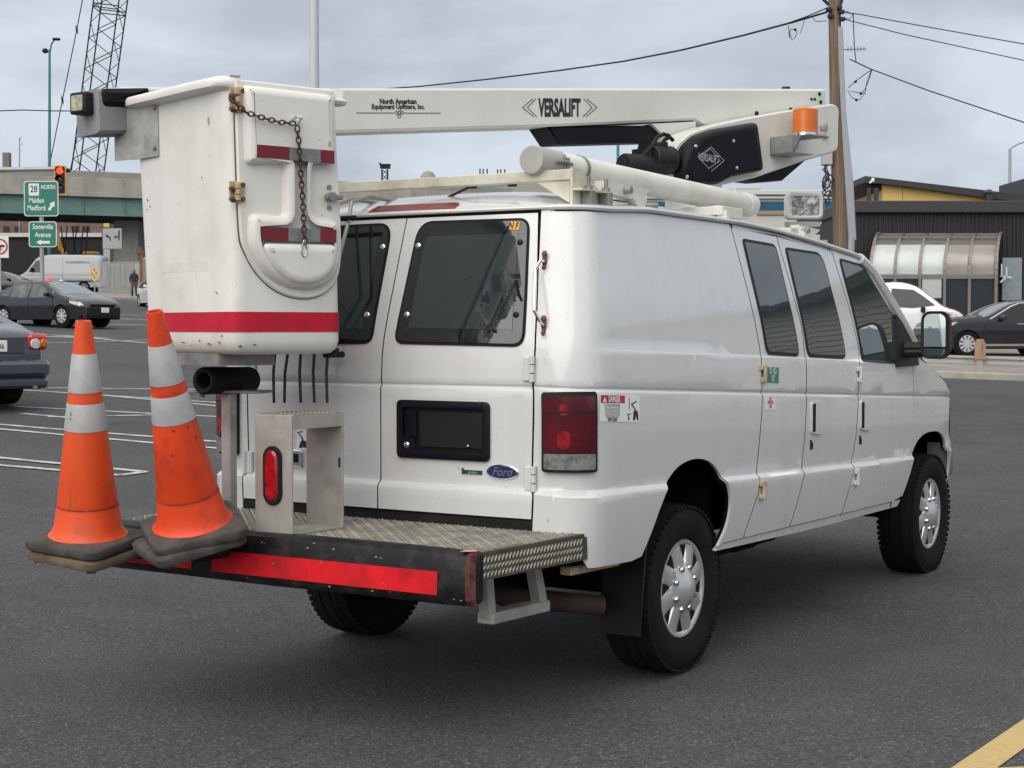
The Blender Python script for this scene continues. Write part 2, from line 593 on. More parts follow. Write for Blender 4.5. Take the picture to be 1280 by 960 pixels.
# ------------------------------------------------------------------ ground
def asphalt():
    m = bpy.data.materials.new('asphalt')
    m.use_nodes = True
    n, L = m.node_tree.nodes, m.node_tree.links
    bs = n['Principled BSDF']
    t = n.new('ShaderNodeTexCoord')
    def noise(sc, det, rg, src=None):
        z = n.new('ShaderNodeTexNoise')
        z.inputs['Scale'].default_value = sc
        z.inputs['Detail'].default_value = det
        z.inputs['Roughness'].default_value = rg
        L.new(src or t.outputs['Object'], z.inputs['Vector'])
        return z.outputs['Fac']
    def ramp(f, p0, c0, p1, c1):
        r = n.new('ShaderNodeValToRGB')
        r.color_ramp.elements[0].position, r.color_ramp.elements[1].position = p0, p1
        r.color_ramp.elements[0].color, r.color_ramp.elements[1].color = (*c0, 1), (*c1, 1)
        L.new(f, r.inputs[0])
        return r.outputs[0]
    def mix(f, a, b, mode='MIX'):
        x = n.new('ShaderNodeMix')
        x.data_type = 'RGBA'
        x.blend_type = mode
        if isinstance(f, float): x.inputs[0].default_value = f
        else: L.new(f, x.inputs[0])
        for s, v in ((6, a), (7, b)):
            if isinstance(v, tuple): x.inputs[s].default_value = (*v, 1)
            else: L.new(v, x.inputs[s])
        return x.outputs[2]
    big = ramp(noise(0.22, 6, 0.6), 0.32, (0.054, 0.055, 0.059), 0.70, (0.079, 0.080, 0.085))
    mid = ramp(noise(1.7, 5, 0.7), 0.3, (0.82,) * 3, 0.7, (1.12,) * 3)
    c = mix(1.0, big, mid, 'MULTIPLY')
    fine = ramp(noise(55, 3, 0.75), 0.30, (0.30,) * 3, 0.70, (1.75,) * 3)
    c = mix(0.9, c, fine, 'MULTIPLY')
    grit = ramp(noise(85, 2, 0.6), 0.61, (0, 0, 0), 0.68, (1, 1, 1))
    c = mix(grit, c, (0.235, 0.235, 0.235))
    stain = ramp(noise(0.62, 5, 0.6), 0.56, (0, 0, 0), 0.74, (0.6, 0.6, 0.6))
    c = mix(stain, c, (0.035, 0.034, 0.034))
    # long thin cracks
    mp_ = n.new('ShaderNodeMapping')
    mp_.inputs['Scale'].default_value = (0.16, 0.34, 0.3)
    wob = n.new('ShaderNodeTexNoise')
    wob.inputs['Scale'].default_value = 1.4
    wob.inputs['Detail'].default_value = 6
    L.new(t.outputs['Object'], wob.inputs['Vector'])
    va = n.new('ShaderNodeVectorMath'); va.operation = 'MULTIPLY_ADD'
    va.inputs[1].default_value = (0.9, 0.9, 0)
    L.new(wob.outputs['Color'], va.inputs[0]); L.new(t.outputs['Object'], va.inputs[2])
    L.new(va.outputs[0], mp_.inputs[0])
    vo = n.new('ShaderNodeTexVoronoi'); vo.feature = 'DISTANCE_TO_EDGE'
    vo.inputs['Scale'].default_value = 1.0
    L.new(mp_.outputs[0], vo.inputs['Vector'])
    ck = ramp(vo.outputs['Distance'], 0.0008, (0.30,) * 3, 0.0026, (0, 0, 0))
    c = mix(ck, c, (0.018, 0.018, 0.018))
    L.new(c, bs.inputs['Base Color'])
    bs.inputs['Roughness'].default_value = 0.86
    bs.inputs['Specular IOR Level'].default_value = 0.35
    b = n.new('ShaderNodeBump')
    b.inputs['Strength'].default_value = 0.8
    b.inputs['Distance'].default_value = 0.02
    L.new(noise(70, 3, 0.7), b.inputs['Height'])
    L.new(b.outputs[0], bs.inputs['Normal'])
    return m
ASPH = asphalt()

def axis_steps(lo, hi, fine_lo, fine_hi, st, grow=1.18):
    a = list(np.arange(fine_lo, fine_hi + 1e-6, st))
    d, x = st, fine_hi
    while x < hi:
        d *= grow; x += d; a.append(min(x, hi))
    d, x = st, fine_lo
    while x > lo:
        d *= grow; x -= d; a.insert(0, max(x, lo))
    return a
xs = axis_steps(-2500, 2500, -48, 48, 1.5)
ys = axis_steps(-2500, 3500, 0, 130, 1.5)
g = MB()
for y in ys:
    for x in xs:
        g.v.append((x, y, gz(x, y)))
nx = len(xs)
for j in range(len(ys) - 1):
    for i in range(nx - 1):
        a = j * nx + i
        g.face((a, a + 1, a + nx + 1, a + nx))
g.build('ground', ASPH, smooth=60, kind='structure')

def worn(name, rgb, lo=0.42, hi=0.62, sc=9.0):
    m = M(name, rgb, 0.7)
    n, L = m.node_tree.nodes, m.node_tree.links
    t = n.new('ShaderNodeTexCoord')
    z = n.new('ShaderNodeTexNoise')
    z.inputs['Scale'].default_value = sc; z.inputs['Detail'].default_value = 8; z.inputs['Roughness'].default_value = 0.75
    L.new(t.outputs['Object'], z.inputs['Vector'])
    r = n.new('ShaderNodeValToRGB')
    r.color_ramp.elements[0].position, r.color_ramp.elements[1].position = lo, hi
    r.color_ramp.elements[0].color = (*rgb, 1)
    r.color_ramp.elements[1].color = (0.11, 0.11, 0.11, 1)
    L.new(z.outputs['Fac'], r.inputs[0])
    L.new(r.outputs[0], n['Principled BSDF'].inputs['Base Color'])
    return m
LINEW = worn('worn white road paint', (0.50, 0.50, 0.495), 0.46, 0.66, 7.0)
LINEF = worn('faded white road paint', (0.45, 0.45, 0.45), 0.42, 0.62, 5)
LINEY = worn('worn yellow road paint', (0.50, 0.37, 0.15), 0.55, 0.76, 30)

def strip(mb, pts, wd, lift=0.004):
    """painted line on the terrain through world points"""
    P = [Vector(p) for p in pts]
    q = []
    for a, b in zip(P[:-1], P[1:]):
        k = max(1, int((b - a).length / 1.5))
        for i in range(k):
            q.append(a.lerp(b, i / k))
    q.append(P[-1])
    d = (P[-1] - P[0]); d.z = 0
    nrm = Vector((-d.y, d.x, 0)).normalized() * wd / 2
    for a, b in zip(q[:-1], q[1:]):
        r = [a - nrm, b - nrm, b + nrm, a + nrm]
        mb.quad(*[(p.x, p.y, gz(p.x, p.y) + lift) for p in r])

# parking bay lines (pairs), read off the photograph
bay = [((60, 485), (330, 487.5)), ((20, 487), (330, 507)), ((27, 517), (110, 524.5)), ((100, 491.5), (330, 513)),
       ((10, 508), (330, 524)), ((60, 521.5), (200, 519)), ((-60, 526), (330, 557)), ((-60, 531), (330, 566)),
       ((-60, 567), (182, 590.5)), ((-60, 577), (150, 595)), ((150, 595), (182, 590.5))]
mb = MB()
for a, b in bay:
    strip(mb, [ground_hit(*a), ground_hit(*b)], 0.11, 0.004 + 0.0006 * bay.index((a, b)))
mb.build('parking_lines', LINEW, kind='structure', smooth=0)
mb = MB()
for a, b, wd in [((-20, 413), (135, 423), 0.25), ((60, 418), (185, 429), 0.25), ((140, 405.5), (185, 406.5), 0.35), ((140, 398), (185, 400), 0.3),
                 ((138, 393), (185, 394), 0.3), ((60, 420.5), (122, 423), 0.5), ((-40, 432), (185, 425), 0.14)]:
    strip(mb, [ground_hit(*a), ground_hit(*b)], wd, 0.005)
mb.build('road_lines', LINEF, kind='structure', smooth=0)
mb = MB()
A, B = ground_hit(1150, 1008), ground_hit(1420, 820)
strip(mb, [A, B], 0.135, 0.004)
strip(mb, [ground_hit(1192, 969), ground_hit(1420, 958)], 0.10, 0.0048)
mb.build('yellow_line', LINEY, kind='structure', smooth=0)

# ------------------------------------------------------------------ the van: frame (x right, y forwards, z up, rear axle at 0)
YAW = rad(32.2866)
VO = Vector((-0.022, 7.8265, 0))
CY, SY = math.cos(YAW), math.sin(YAW)
VXW, VYW = Vector((CY, -SY, 0)), Vector((SY, CY, 0))
def v2w(p):
    return VO + VXW * p[0] + VYW * p[1] + Vector((0, 0, p[2]))
def w2v(p):
    d = Vector(p) - VO
    return Vector((d.dot(VXW), d.dot(VYW), p[2]))
def onx(px, py, x):
    return w2v(hit(px, py, VO + VXW * x, VXW))
def ony(px, py, y):
    return w2v(hit(px, py, VO + VYW * y, VYW))
def onz(px, py, z):
    return w2v(hit(px, py, (0, 0, z), (0, 0, 1)))

van = thing('bucket_van', 'white utility van with tinted windows, rear step deck and roof rack carrying the bucket lift', 'van', VO, -YAW)

def smooth_table(nodes, sig=0.03):
    zz = np.arange(0.2, 2.6, 0.005)
    v = np.interp(zz, [a for a, _ in nodes], [b for _, b in nodes])
    k = np.exp(-0.5 * (np.arange(-30, 31) * 0.005 / sig) ** 2); k /= k.sum()
    v = np.convolve(np.pad(v, 30, mode='edge'), k, mode='valid')
    return lambda z: float(np.interp(z, zz, v))
w_of = smooth_table([(0.30, 0.93), (0.52, 0.965), (0.62, 0.982), (0.80, 0.996), (1.0, 1.0), (1.28, 1.0), (1.45, 0.985), (1.60, 0.962), (1.85, 0.905), (2.0, 0.872), (2.07, 0.855), (2.2, 0.83)], 0.05)
yr_of = smooth_table([(0.3, -1.0), (1.3, -1.0), (1.45, -0.995), (1.55, -0.975), (2.0, -0.825), (2.07, -0.80), (2.2, -0.76)], 0.04)
RC = 0.16
S1, S2 = 0.84, 0.84 + RC * math.pi / 2
def zg(y):
    """height of the drip rail along the side"""
    return float(np.interp(y, [-1, -0.8, -0.3, 0.8, 1.3, 1.9, 2.4, 2.9], [2.062, 2.066, 2.088, 2.085, 2.065, 2.022, 1.978, 1.90]))
def step01(x):
    x = min(1, max(0, x)); return x * x * (3 - 2 * x)
def relief(yy, z):
    r = 0.0
    zl = float(np.interp(yy, [-1.1, -0.6, 0.3, 1.0, 2.2, 3.0], [0.905, 0.892, 0.862, 0.838, 0.80, 0.785]))
    r += 0.024 * (1 - step01((z - zl + 0.016) / 0.032))
    zc = 1.281 - 0.0435 * yy
    r += 0.004 * (1 - step01((z - zc + 0.004) / 0.008)) - 0.008 * math.exp(-((z - zc) / 0.007) ** 2)
    zb = 1.452 - 0.0325 * yy
    r += 0.005 * (1 - step01((z - zb + 0.005) / 0.010)) * step01((yy + 0.9) / 0.1)
    return r
def S0(s, z):
    sg = -1 if s < 0 else 1
    s = abs(s)
    wz, yz = w_of(z), yr_of(z)
    if s <= S1:
        yy = -1.0
        wz += relief(yy, z); yb = yz - relief(yy, z) - 0.012 * (1 - (s / S1) ** 2)
        x, y = s / S1 * (wz - RC), yb
    elif s <= S2:
        a = (s - S1) / RC
        d = relief(-1.0 + RC * (s - S1) / (S2 - S1), z)
        x = wz + d - RC + RC * math.sin(a); y = yz - d + RC - RC * math.cos(a)
    else:
        y0 = s - S2 - 1.0 + RC
        y = y0 + (yz + 1.0) * max(0.0, 1 - (s - S2) / 1.0)
        t = max(0.0, (y0 - 3.30) / 1.0)
        x = (wz + relief(y0, z)) * (1 - 0.20 * t ** 2.6)
        y -= 0
    return Vector((sg * x, y, z))
def SV(s, z, off=0.0):
    p = S0(s, z)
    if off == 0.0:
        return p
    e = 0.004
    a = S0(s + e, z) - S0(s - e, z)
    b = S0(s, z + 0.02) - S0(s, z - 0.02)
    n = a.cross(b)
    n.normalize()
    if n.dot(Vector((p.x, (p.y - 1.5) * 0.25, 0))) < 0:
        n = -n
    return p + n * off
def y2s(y):
    return y - RC + 1.0 + S2
def sz(px, py, s0=0.4, z0=1.2):
    """surface coordinates seen at a photograph pixel (Newton)"""
    s, z = s0, z0
    for _ in range(25):
        q = project(v2w(S0(s, z)))
        ex, ey = px - q[0], py - q[1]
        h = 1e-3
        qa, qb = project(v2w(S0(s + h, z))), project(v2w(S0(s, z + h)))
        a, b, c, d = (qa[0] - q[0]) / h, (qb[0] - q[0]) / h, (qa[1] - q[1]) / h, (qb[1] - q[1]) / h
        det = a * d - b * c
        if abs(det) < 1e-9: break
        ds, dz = (d * ex - b * ey) / det, (-c * ex + a * ey) / det
        s += max(-0.3, min(0.3, ds)); z += max(-0.2, min(0.2, dz))
        z = min(2.3, max(0.25, z))
        if abs(ds) + abs(dz) < 1e-5: break
    return s, z
def side(*pts):
    return [sz(px, py, 2.6, 1.2) for px, py in pts]
def rear(*pts):
    return [sz(px, py, 0.35, 1.2) for px, py in pts]
def mir(poly):
    return [(-s, z) for s, z in poly]

# crease lines in the (s, z) sheet, so the relief is cut cleanly
def crease_cuts(sg=1):
    c = []
    for f0, f1, ds in ((1.281, -0.0435, (-0.014, -0.007, -0.003, 0, 0.003, 0.007, 0.014)), (1.452, -0.0325, (-0.006, 0, 0.006))):
        for d in ds:
            k = S2 - RC + 1.0         # s = y + k  on the side
            c.append(((0 + sg * k, f0 + d), (-f1 * sg, 1)))
    for d in (-0.02, -0.01, 0, 0.01, 0.02):
        c.append(((sg * y2s(0.3), 0.862 + d), (0.034 * sg, 1)))
    return c
def rear_cuts():
    return [((0, 1.281 + 0.0435 + d), (0, 1)) for d in (-0.014, -0.007, -0.003, 0, 0.003, 0.007, 0.014)] + [((0, 0.903 + d), (0, 1)) for d in (-0.02, -0.01, 0, 0.01, 0.02)]
CORNER = [((sg * (S1 + RC * math.pi / 2 * k / 8), 0), (1, 0)) for k in range(9) for sg in (-1, 1)]
GRID = (0.17, 0.085)

def top_edge(ya, yb, n=8, drop=0.012):
    return [(y2s(y), zg(y) - drop) for y in np.linspace(ya, yb, n)]

# door and panel outlines on the right flank (photograph pixels)
sA = side((914, 285), (935, 365), (950, 438), (952, 457.5), (952, 520), (948, 615), (930.6, 666))
sB = side((970.6, 295.6), (987, 352), (1002, 408.5), (1008, 457), (1008.4, 498), (1006, 545), (1002, 586), (987.5, 657))
sC = side((1038, 309), (1060, 380), (1074, 440), (1073, 470), (1072, 492.5), (1070, 545), (1067.6, 586), (1051.6, 644))
sD = side((1120, 402), (1135, 440), (1141, 457), (1142, 513), (1137.6, 571), (1114, 634))
rearw = side((665.2, 649)) and rear((676, 259), (672, 350), (669, 435), (666.5, 480), (666, 560), (665, 648.6))
GAP = 0.0042
def yof(s): return s - S2 + RC - 1.0
archR = [(-0.545, 0.60), (-0.47, 0.69), (-0.40, 0.79), (-0.335, 0.885), (-0.26, 0.935), (-0.16, 0.968), (-0.03, 0.982), (0.10, 0.966), (0.20, 0.925), (0.28, 0.868), (0.335, 0.80), (0.352, 0.73), (0.335, 0.66), (0.285, 0.60), (0.235, 0.552)]
archF = [(2.83, 0.56), (2.93, 0.70), (2.985, 0.785), (3.07, 0.86), (3.20, 0.905), (3.36, 0.918), (3.53, 0.905), (3.66, 0.86), (3.75, 0.78), (3.80, 0.68), (3.82, 0.56)]
def soft_line(P, n=4):
    Q = []
    for i in range(len(P) - 1):
        p0, p1, p2, p3 = [Vector(P[min(len(P) - 1, max(0, i + k))]) for k in (-1, 0, 1, 2)]
        for j in range(n):
            t = j / n
            Q.append(tuple(0.5 * ((2 * p1) + (p2 - p0) * t + (2 * p0 - 5 * p1 + 4 * p2 - p3) * t * t + (3 * p1 - p0 - 3 * p2 + p3) * t ** 3)))
    return Q + [tuple(P[-1])]
archR = soft_line([(-0.53, 0.60), (-0.455, 0.70), (-0.385, 0.80), (-0.30, 0.89), (-0.18, 0.955), (-0.02, 0.978), (0.14, 0.955), (0.26, 0.885), (0.325, 0.80), (0.342, 0.72), (0.315, 0.635), (0.245, 0.552)])
archF = soft_line(archF)
zRock = lambda y: 0.562 - 0.0085 * (y - 0.5)
def shiftv(line, ds):
    return [(s + ds, z) for s, z in line]
qs = [(s, z) for s, z in rearw]
quarter = ([(s + GAP, z) for s, z in qs] + [(rearw[-1][0] + GAP, 0.70), (S1 + 0.10, 0.69), (S1 + 0.17, 0.60)]
           + [(y2s(-0.62), 0.590)] + [(y2s(y), z) for y, z in archR] + [(y2s(0.30), zRock(0.3)), (sA[-1][0] - GAP, zRock(0.5))]
           + shiftv(sA, -GAP)[::-1] + [(y2s(y), zg(y) - 0.012) for y in np.linspace(yof(sA[0][0]) - 0.02, -0.65, 8)] + [(S2 - 0.02, 2.052), (S1 + 0.05, 2.05)])
door1 = shiftv(sA, GAP) + [(sA[-1][0] + GAP, zRock(0.6)), (sB[-1][0] - GAP, zRock(1.1))] + shiftv(sB, -GAP)[::-1] + [(y2s(y), zg(y) - 0.03) for y in np.linspace(yof(sB[0][0]) - 0.03, yof(sA[0][0]) + 0.03, 4)]
door2 = shiftv(sB, GAP) + [(sB[-1][0] + GAP, zRock(1.1)), (sC[-1][0] - GAP, zRock(1.9))] + shiftv(sC, -GAP)[::-1] + [(y2s(y), zg(y) - 0.03) for y in np.linspace(yof(sC[0][0]) - 0.03, yof(sB[0][0]) + 0.03, 4)]
pil = side((1055, 312), (1079, 322), (1100, 358))
front = shiftv(sC, GAP) + [(sC[-1][0] + GAP, zRock(1.9)), (sD[-1][0] - GAP, zRock(2.7))] + shiftv(sD, -GAP)[::-1] + pil[::-1]
yD = [yof(s) for s, _ in sD]
fender = (shiftv(sD[1:], GAP) + [(sD[-1][0] + GAP, 0.545)] + [(y2s(y), z) for y, z in archF] + [(y2s(4.1), 0.56), (y2s(4.17), 0.80), (y2s(4.12), 1.02), (y2s(3.95), 1.13), (y2s(3.7), 1.215), (y2s(3.4), 1.30), (y2s(3.18), 1.375), (y2s(3.05), 1.43)])
sill = [(y2s(0.24), 0.530), (y2s(0.30), zRock(0.3) - 0.006)] + [(y2s(y), zRock(y) - 0.006) for y in (0.6, 1.2, 1.8, 2.4)] + [(y2s(2.82), 0.535)] + [(y2s(2.78), 0.50), (y2s(1.5), 0.505)]
BACKP = [(y2s(-0.9), 0.62), (y2s(-0.62), 0.60)] + [(y2s(y), z) for y, z in archR] + [(y2s(2.8), 0.52)] + [(y2s(y), z) for y, z in archF] + [(y2s(4.0), 0.6), (y2s(4.0), 1.05), (y2s(3.5), 1.24), (y2s(3.1), 1.38), (y2s(2.95), 1.5), (y2s(2.45), 1.93)] + [(y2s(y), zg(y) - 0.02) for y in np.linspace(2.3, -0.7, 12)]
for sg in (1, -1):
    q = (lambda p: p) if sg == 1 else mir
    cc = crease_cuts(sg) + CORNER
    panel('quarter_panel', q(quarter), SV, 0, 0.014, WHITE, van, cc, step=GRID)
    d1 = panel('side_door', q(door1), SV, 0, 0.008, WHITE, van, cc, step=GRID, dark_edge=True)
    d2 = panel('side_door', q(door2), SV, 0, 0.008, WHITE, van, cc, step=GRID, dark_edge=True)
    d3 = panel('front_door', q(front), SV, 0, 0.008, WHITE, van, cc, step=GRID, dark_edge=True)
    fe = panel('fender', q(fender), SV, 0, 0.014, WHITE, van, cc, step=GRID)
    panel('sill', q(sill), SV, -0.006, 0.02, WHITE, van, cc, step=GRID)
    panel('inner_skin', q(BACKP), SV, -0.03, 0, BLACKG, van, step=(0.1, 0.1))
    # windows
    for dr, px, rr in ((d1, ((927, 298), (969, 305.5), (999, 446), (957.5, 443.5)), (0.03, 0.05, 0.05, 0.05)),
                       (d2, ((980.5, 309), (1027, 316), (1057.5, 449), (1009, 446.5)), (0.03, 0.10, 0.06, 0.05)),
                       (d3, ((1048, 322.5), (1078, 331), (1118.5, 399), (1122, 455), (1078, 452)), (0.04, 0.08, 0.05, 0.03, 0.03))):
        a = side(*px)
        if dr is d3:
            a = [a[0], a[1], a[2], a[3], a[4]]
        rp = round_poly(a, rr, 5)
        panel('window_seal', q(rp), SV, 0.0035, 0.006, BLACKP, dr, cc, step=GRID)
        ri = [tuple(p) for p in inset([Vector(p) for p in (rp if sum(rp[i][0] * rp[(i + 1) % len(rp)][1] - rp[(i + 1) % len(rp)][0] * rp[i][1] for i in range(len(rp))) > 0 else rp[::-1])], 0.017)]
        panel('window', q(ri), SV, 0.0062, 0.004, GLASSS if dr is not d3 else GLASSL, dr, step=GRID)
    # handles of the doors: dark slot in a raised white surround
    for dr, px in ((d2, ((1013, 502), (1026, 503), (1026, 543), (1013, 542))), (d3, ((1074.5, 500), (1086, 500.5), (1086, 538), (1074.5, 537)))):
        a = side(*px)
        panel('handle_surround', q(round_poly(a, 0.02)), SV, 0.010, 0.012, WHITE, dr, crease_cuts(sg))
        s0, s1 = a[0][0], a[1][0]
        z0, z1 = a[2][1], a[0][1]
        panel('handle', q(round_poly([(s0 + 0.012, z0 + 0.02), (s0 + 0.32 * (s1 - s0), z0 + 0.02), (s0 + 0.32 * (s1 - s0), z1 - 0.012), (s0 + 0.012, z1 - 0.012)], 0.01)), SV, 0.0125, 0.004, BLACKG, dr)
        panel('lock', q([(s0 + 0.0, z0 - 0.07), (s0 + 0.035, z0 - 0.07), (s0 + 0.035, z0 - 0.045), (s0 + 0.012, z0 - 0.02), (s0, z0 - 0.02)]), SV, 0.004, 0.004, BLACKP, dr)
    # hinges on the flank
    for px, py, dr, m in ((953, 467, d1, RUSTP), (951.5, 612, d1, RUSTP), (1073, 468, d3, WHITE), (1069.5, 596, d3, WHITE)):
        s, z = sz(px, py, 2.6, 1.2)
        mbh = MB()
        mbh.mat(m)
        mbh.box(SV(sg * (s + 0.020), z, 0.006), (0.012, 0.034, 0.088), 0.003)
        for dz in (-0.030, 0.030):
            mbh.box(SV(sg * (s - 0.012), z + dz, 0.008), (0.016, 0.034, 0.026), 0.003)
        p = SV(sg * (s - 0.003), z, 0.016)
        mbh.cyl(p - Vector((0, 0, 0.042)), p + Vector((0, 0, 0.042)), 0.008, seg=10)
        mbh.mat(M('hinge bolt', (0.25, 0.22, 0.17), 0.6))
        for dz in (-0.026, 0.026):
            mbh.lathe([(0.006, 0), (0.006, 0.004), (0.001, 0.005)], SV(sg * (s + 0.024), z + dz, 0.012), (sg, 0, 0), 8)
        o = mbh.build('hinge', None, dr)
    # drip rail along the side
    rail = [SV(sg * (S1 + 0.02), 2.066, 0.006), SV(sg * (S1 + 0.10), 2.066, 0.008), SV(sg * (S2 - 0.03), 2.067, 0.008)] + [SV(sg * y2s(y), zg(y), 0.010) for y in np.linspace(-0.72, 2.45, 22)]
    mbr = MB(); mbr.tube(rail, 0.0125, 8)
    mbr.build('drip_rail', WHITE, van)
    # roof edge strip above the flank (front part)
    panel('roof_side_strip', q([(y2s(yof(sB[0][0])), zg(1.0) - 0.03), (y2s(1.9), zg(1.9) - 0.032), (y2s(2.40), zg(2.4) - 0.03), (y2s(2.40), zg(2.4)), (y2s(1.9), zg(1.9)), (y2s(yof(sA[0][0]) + 0.02), zg(0.85)), (y2s(yof(sA[0][0]) + 0.03), zg(0.85) - 0.026)]), SV, -0.003, 0.01, WHITE, van, step=GRID)

# stickers and marks on the right flank
def flat_print(px, py, s, size, mat, parent, right_px, off=0.0045, **k):
    """lettering on the body sheet at a pixel; right_px points along the line of text"""
    a, b = sz(px, py, 2.6 if px > 745 else 0.35, 1.2), sz(right_px[0], right_px[1], 2.6 if px > 745 else 0.35, 1.2)
    o = SV(*a, off)
    r = (SV(*b, off) - o).normalized()
    up = SV(a[0], a[1] + 0.02, off) - SV(a[0], a[1] - 0.02, off)
    up = (up - r * up.dot(r)).normalized()
    return text(s, size, o, r, up, mat, parent, **k)
st = panel('warning_sticker', side((749, 493), (799, 495), (799, 528), (749.5, 527)), SV, 0.0018, 0.001, STICKW, van, CORNER, step=GRID)
panel('red_header', side((750.5, 494), (780.5, 494.5), (780.5, 504), (750.5, 503.5)), SV, 0.0026, 0, INKR, st, CORNER)
flat_print(767, 499.2, 'DANGER', 0.034, INKW, st, (780, 499.6), off=0.004, sx=0.72, bold=0.0012)
panel('warning_triangle', side((752.5, 502.5), (755, 496), (757.5, 502.5)), SV, 0.0038, 0, INKW, st)
for k, (py_, t_) in enumerate(((507, 'ELECTROCUTION HAZARD'), (511.3, 'THIS MACHINE IS NOT INSULATED'), (514.8, 'DO NOT WORK NEAR LIVE LINES'), (518, 'CONTACT WITH IT CAN CAUSE'), (521, 'DEATH OR SERIOUS INJURY'))):
    flat_print(765, py_, t_, 0.014 if k else 0.018, INK, st, (775, py_ + 0.2), off=0.003, sx=0.58, bold=0.0)
flat_print(765, 524.6, 'KEEP CLEAR', 0.018, INK, st, (775, 524.9), off=0.003, sx=0.8, bold=0.0006)
for pts in (((788, 505), (795, 501), (795.6, 502), (789.2, 506)), ((788, 505), (789.2, 504.6), (794.5, 512), (793.4, 512.8)), ((785.5, 497), (786.2, 497), (786.4, 511), (785.7, 511)),
            ((790.5, 525), (791.5, 514), (793, 512), (796.5, 514.5), (797.5, 525), (795.5, 525), (794.5, 519), (793, 525)), ((784, 525), (785.2, 517), (786.4, 525), (785.6, 525), (785.2, 521), (784.7, 525)), ((783, 517.6), (788, 517), (788, 518), (783, 518.8))):
    panel('pictogram', side(*pts), SV, 0.003, 0, INK, st)
fa = panel('first_aid_sticker', side((952, 458.5), (973, 459.5), (973, 479), (952, 478)), SV, 0.0018, 0.001, GREENS, van)
flat_print(965.6, 464.3, 'ST AID', 0.046, INKW, fa, (973, 464.7), off=0.0035, sx=0.66, bold=0.0006)
flat_print(966, 473.6, 'KIT', 0.046, INKW, fa, (973, 474.0), off=0.0035, sx=0.66, bold=0.0006)
ns = panel('no_smoking_sticker', side((956.5, 494), (969, 494.6), (969, 512.5), (956.5, 512)), SV, 0.0018, 0.001, STICKW, van)
for py_, t_ in ((498.4, 'NO'), (502.8, 'SMOKING'), (508, 'FIRE')):
    flat_print(962.6, py_, t_, 0.022, INKR, ns, (969, py_ + 0.3), off=0.0035, sx=0.7, bold=0.0006)
# dents and creases by the dogleg of the second side door: a shadowed fold
# rear doors ----------------------------------------------------------------
zt, zb0 = 2.047, 0.792
sp = 0.0
RS = [(s, z) for s, z in rearw]
rd = [(sp + 0.003, zb0), (RS[-1][0] - GAP, zb0)] + [(s - GAP, z) for s, z in RS[::-1]][1:-1] + [(RS[0][0] - GAP - 0.012, zt), (sp + 0.003, zt)]
rwin = round_poly(rear((524, 277), (663, 272.5), (656, 434), (492.5, 430)), [0.09, 0.06, 0.06, 0.05], 6)
for sg in (1, -1):
    q = (lambda p: p) if sg == 1 else mir
    d = panel('rear_door', q(rd), SV, 0, 0.008, WHITE, van, rear_cuts(), step=(0.14, 0.085), dark_edge=True)
    panel('window_seal', q(rwin), SV, 0.0035, 0.006, BLACKG, d, step=(0.14, 0.085))
    rw = rwin if sum(rwin[i][0] * rwin[(i + 1) % len(rwin)][1] - rwin[(i + 1) % len(rwin)][0] * rwin[i][1] for i in range(len(rwin))) > 0 else rwin[::-1]
    ri = [tuple(p) for p in inset([Vector(p) for p in rw], 0.012)]
    panel('window', q(ri), SV, 0.0062, 0.004, GLASS, d, step=(0.14, 0.085))
    inner = [tuple(p) for p in inset([Vector(p) for p in rw], 0.068)]
    panel('inner_pane', q(round_poly(inner[::3], 0.05, 4)), SV, 0.0072, 0.001, M('see-through rear glass', (0.022, 0.030, 0.034), 0.02, spec=1.0, var=0.25, scale=2.0), d, step=(0.14, 0.085))
    for px, py in ((524, 308), (510, 394), (651, 303.5), (646, 394)):
        s, z = sz(px, py, 0.35, 1.8)
        mbk = MB(); p = SV(sg * s, z, 0.006)
        mbk.lathe([(0.013, 0), (0.013, 0.004), (0.008, 0.008), (0.001, 0.009)], p, (0, -1, 0.2), 14)
        mbk.build('window_clip', BLACKP if px > 600 else CHROME, d)
    for zz in (1.40, 0.955):
        mbh = MB()
        p = SV(sg * (rearw[3][0] + 0.0), zz, 0.012)
        for dz in (-0.036, 0, 0.036):
            mbh.cyl(p + Vector((sg * 0.004, 0, dz - 0.016)), p + Vector((sg * 0.004, 0, dz + 0.016)), 0.012, seg=10)
        mbh.box(p + Vector((-sg * 0.022, 0.004, 0)), (0.034, 0.014, 0.10), 0.004)
        mbh.mat(WHITE)
        mbh.build('hinge', WHITE, d)
    if sg == 1:
        rdoor = d
    else:
        ldoor = d
# plate recess in the right rear door
a = rear((498, 499.5), (613.5, 502.5), (612.5, 577), (498, 571.5))
x0, x1 = 0.5 * (a[0][0] + a[3][0]), 0.5 * (a[1][0] + a[2][0])
z0, z1 = 0.5 * (a[2][1] + a[3][1]), 0.5 * (a[0][1] + a[1][1])
fr = lambda u, v, d: SV(u, v, d)
mbp = MB()
ro = rrect(x0, z0, x1, z1, 0.022, 4)
ri_ = rrect(x0 + 0.016, z0 + 0.016, x1 - 0.016, z1 - 0.016, 0.014, 4)
rj = rrect(x0 + 0.034, z0 + 0.032, x1 - 0.026, z1 - 0.030, 0.006, 4)
mbp.ring_loft([[fr(*p, 0.001) for p in ro], [fr(*p, 0.014) for p in ro], [fr(*p, 0.020) for p in ri_], [fr(*p, 0.018) for p in rj], [fr(*p, 0.003) for p in rj]], True, False, True)
ph = mbp.build('plate_housing', BLACKC, rdoor)
mbp = MB(); mbp.prism(rrect(x0 + 0.115, z0 + 0.05, x1 - 0.034, z1 - 0.045, 0.006, 3), fr, 0.002, 0.007, 0.002)
mbp.build('plate_backing', BLACKP, ph)
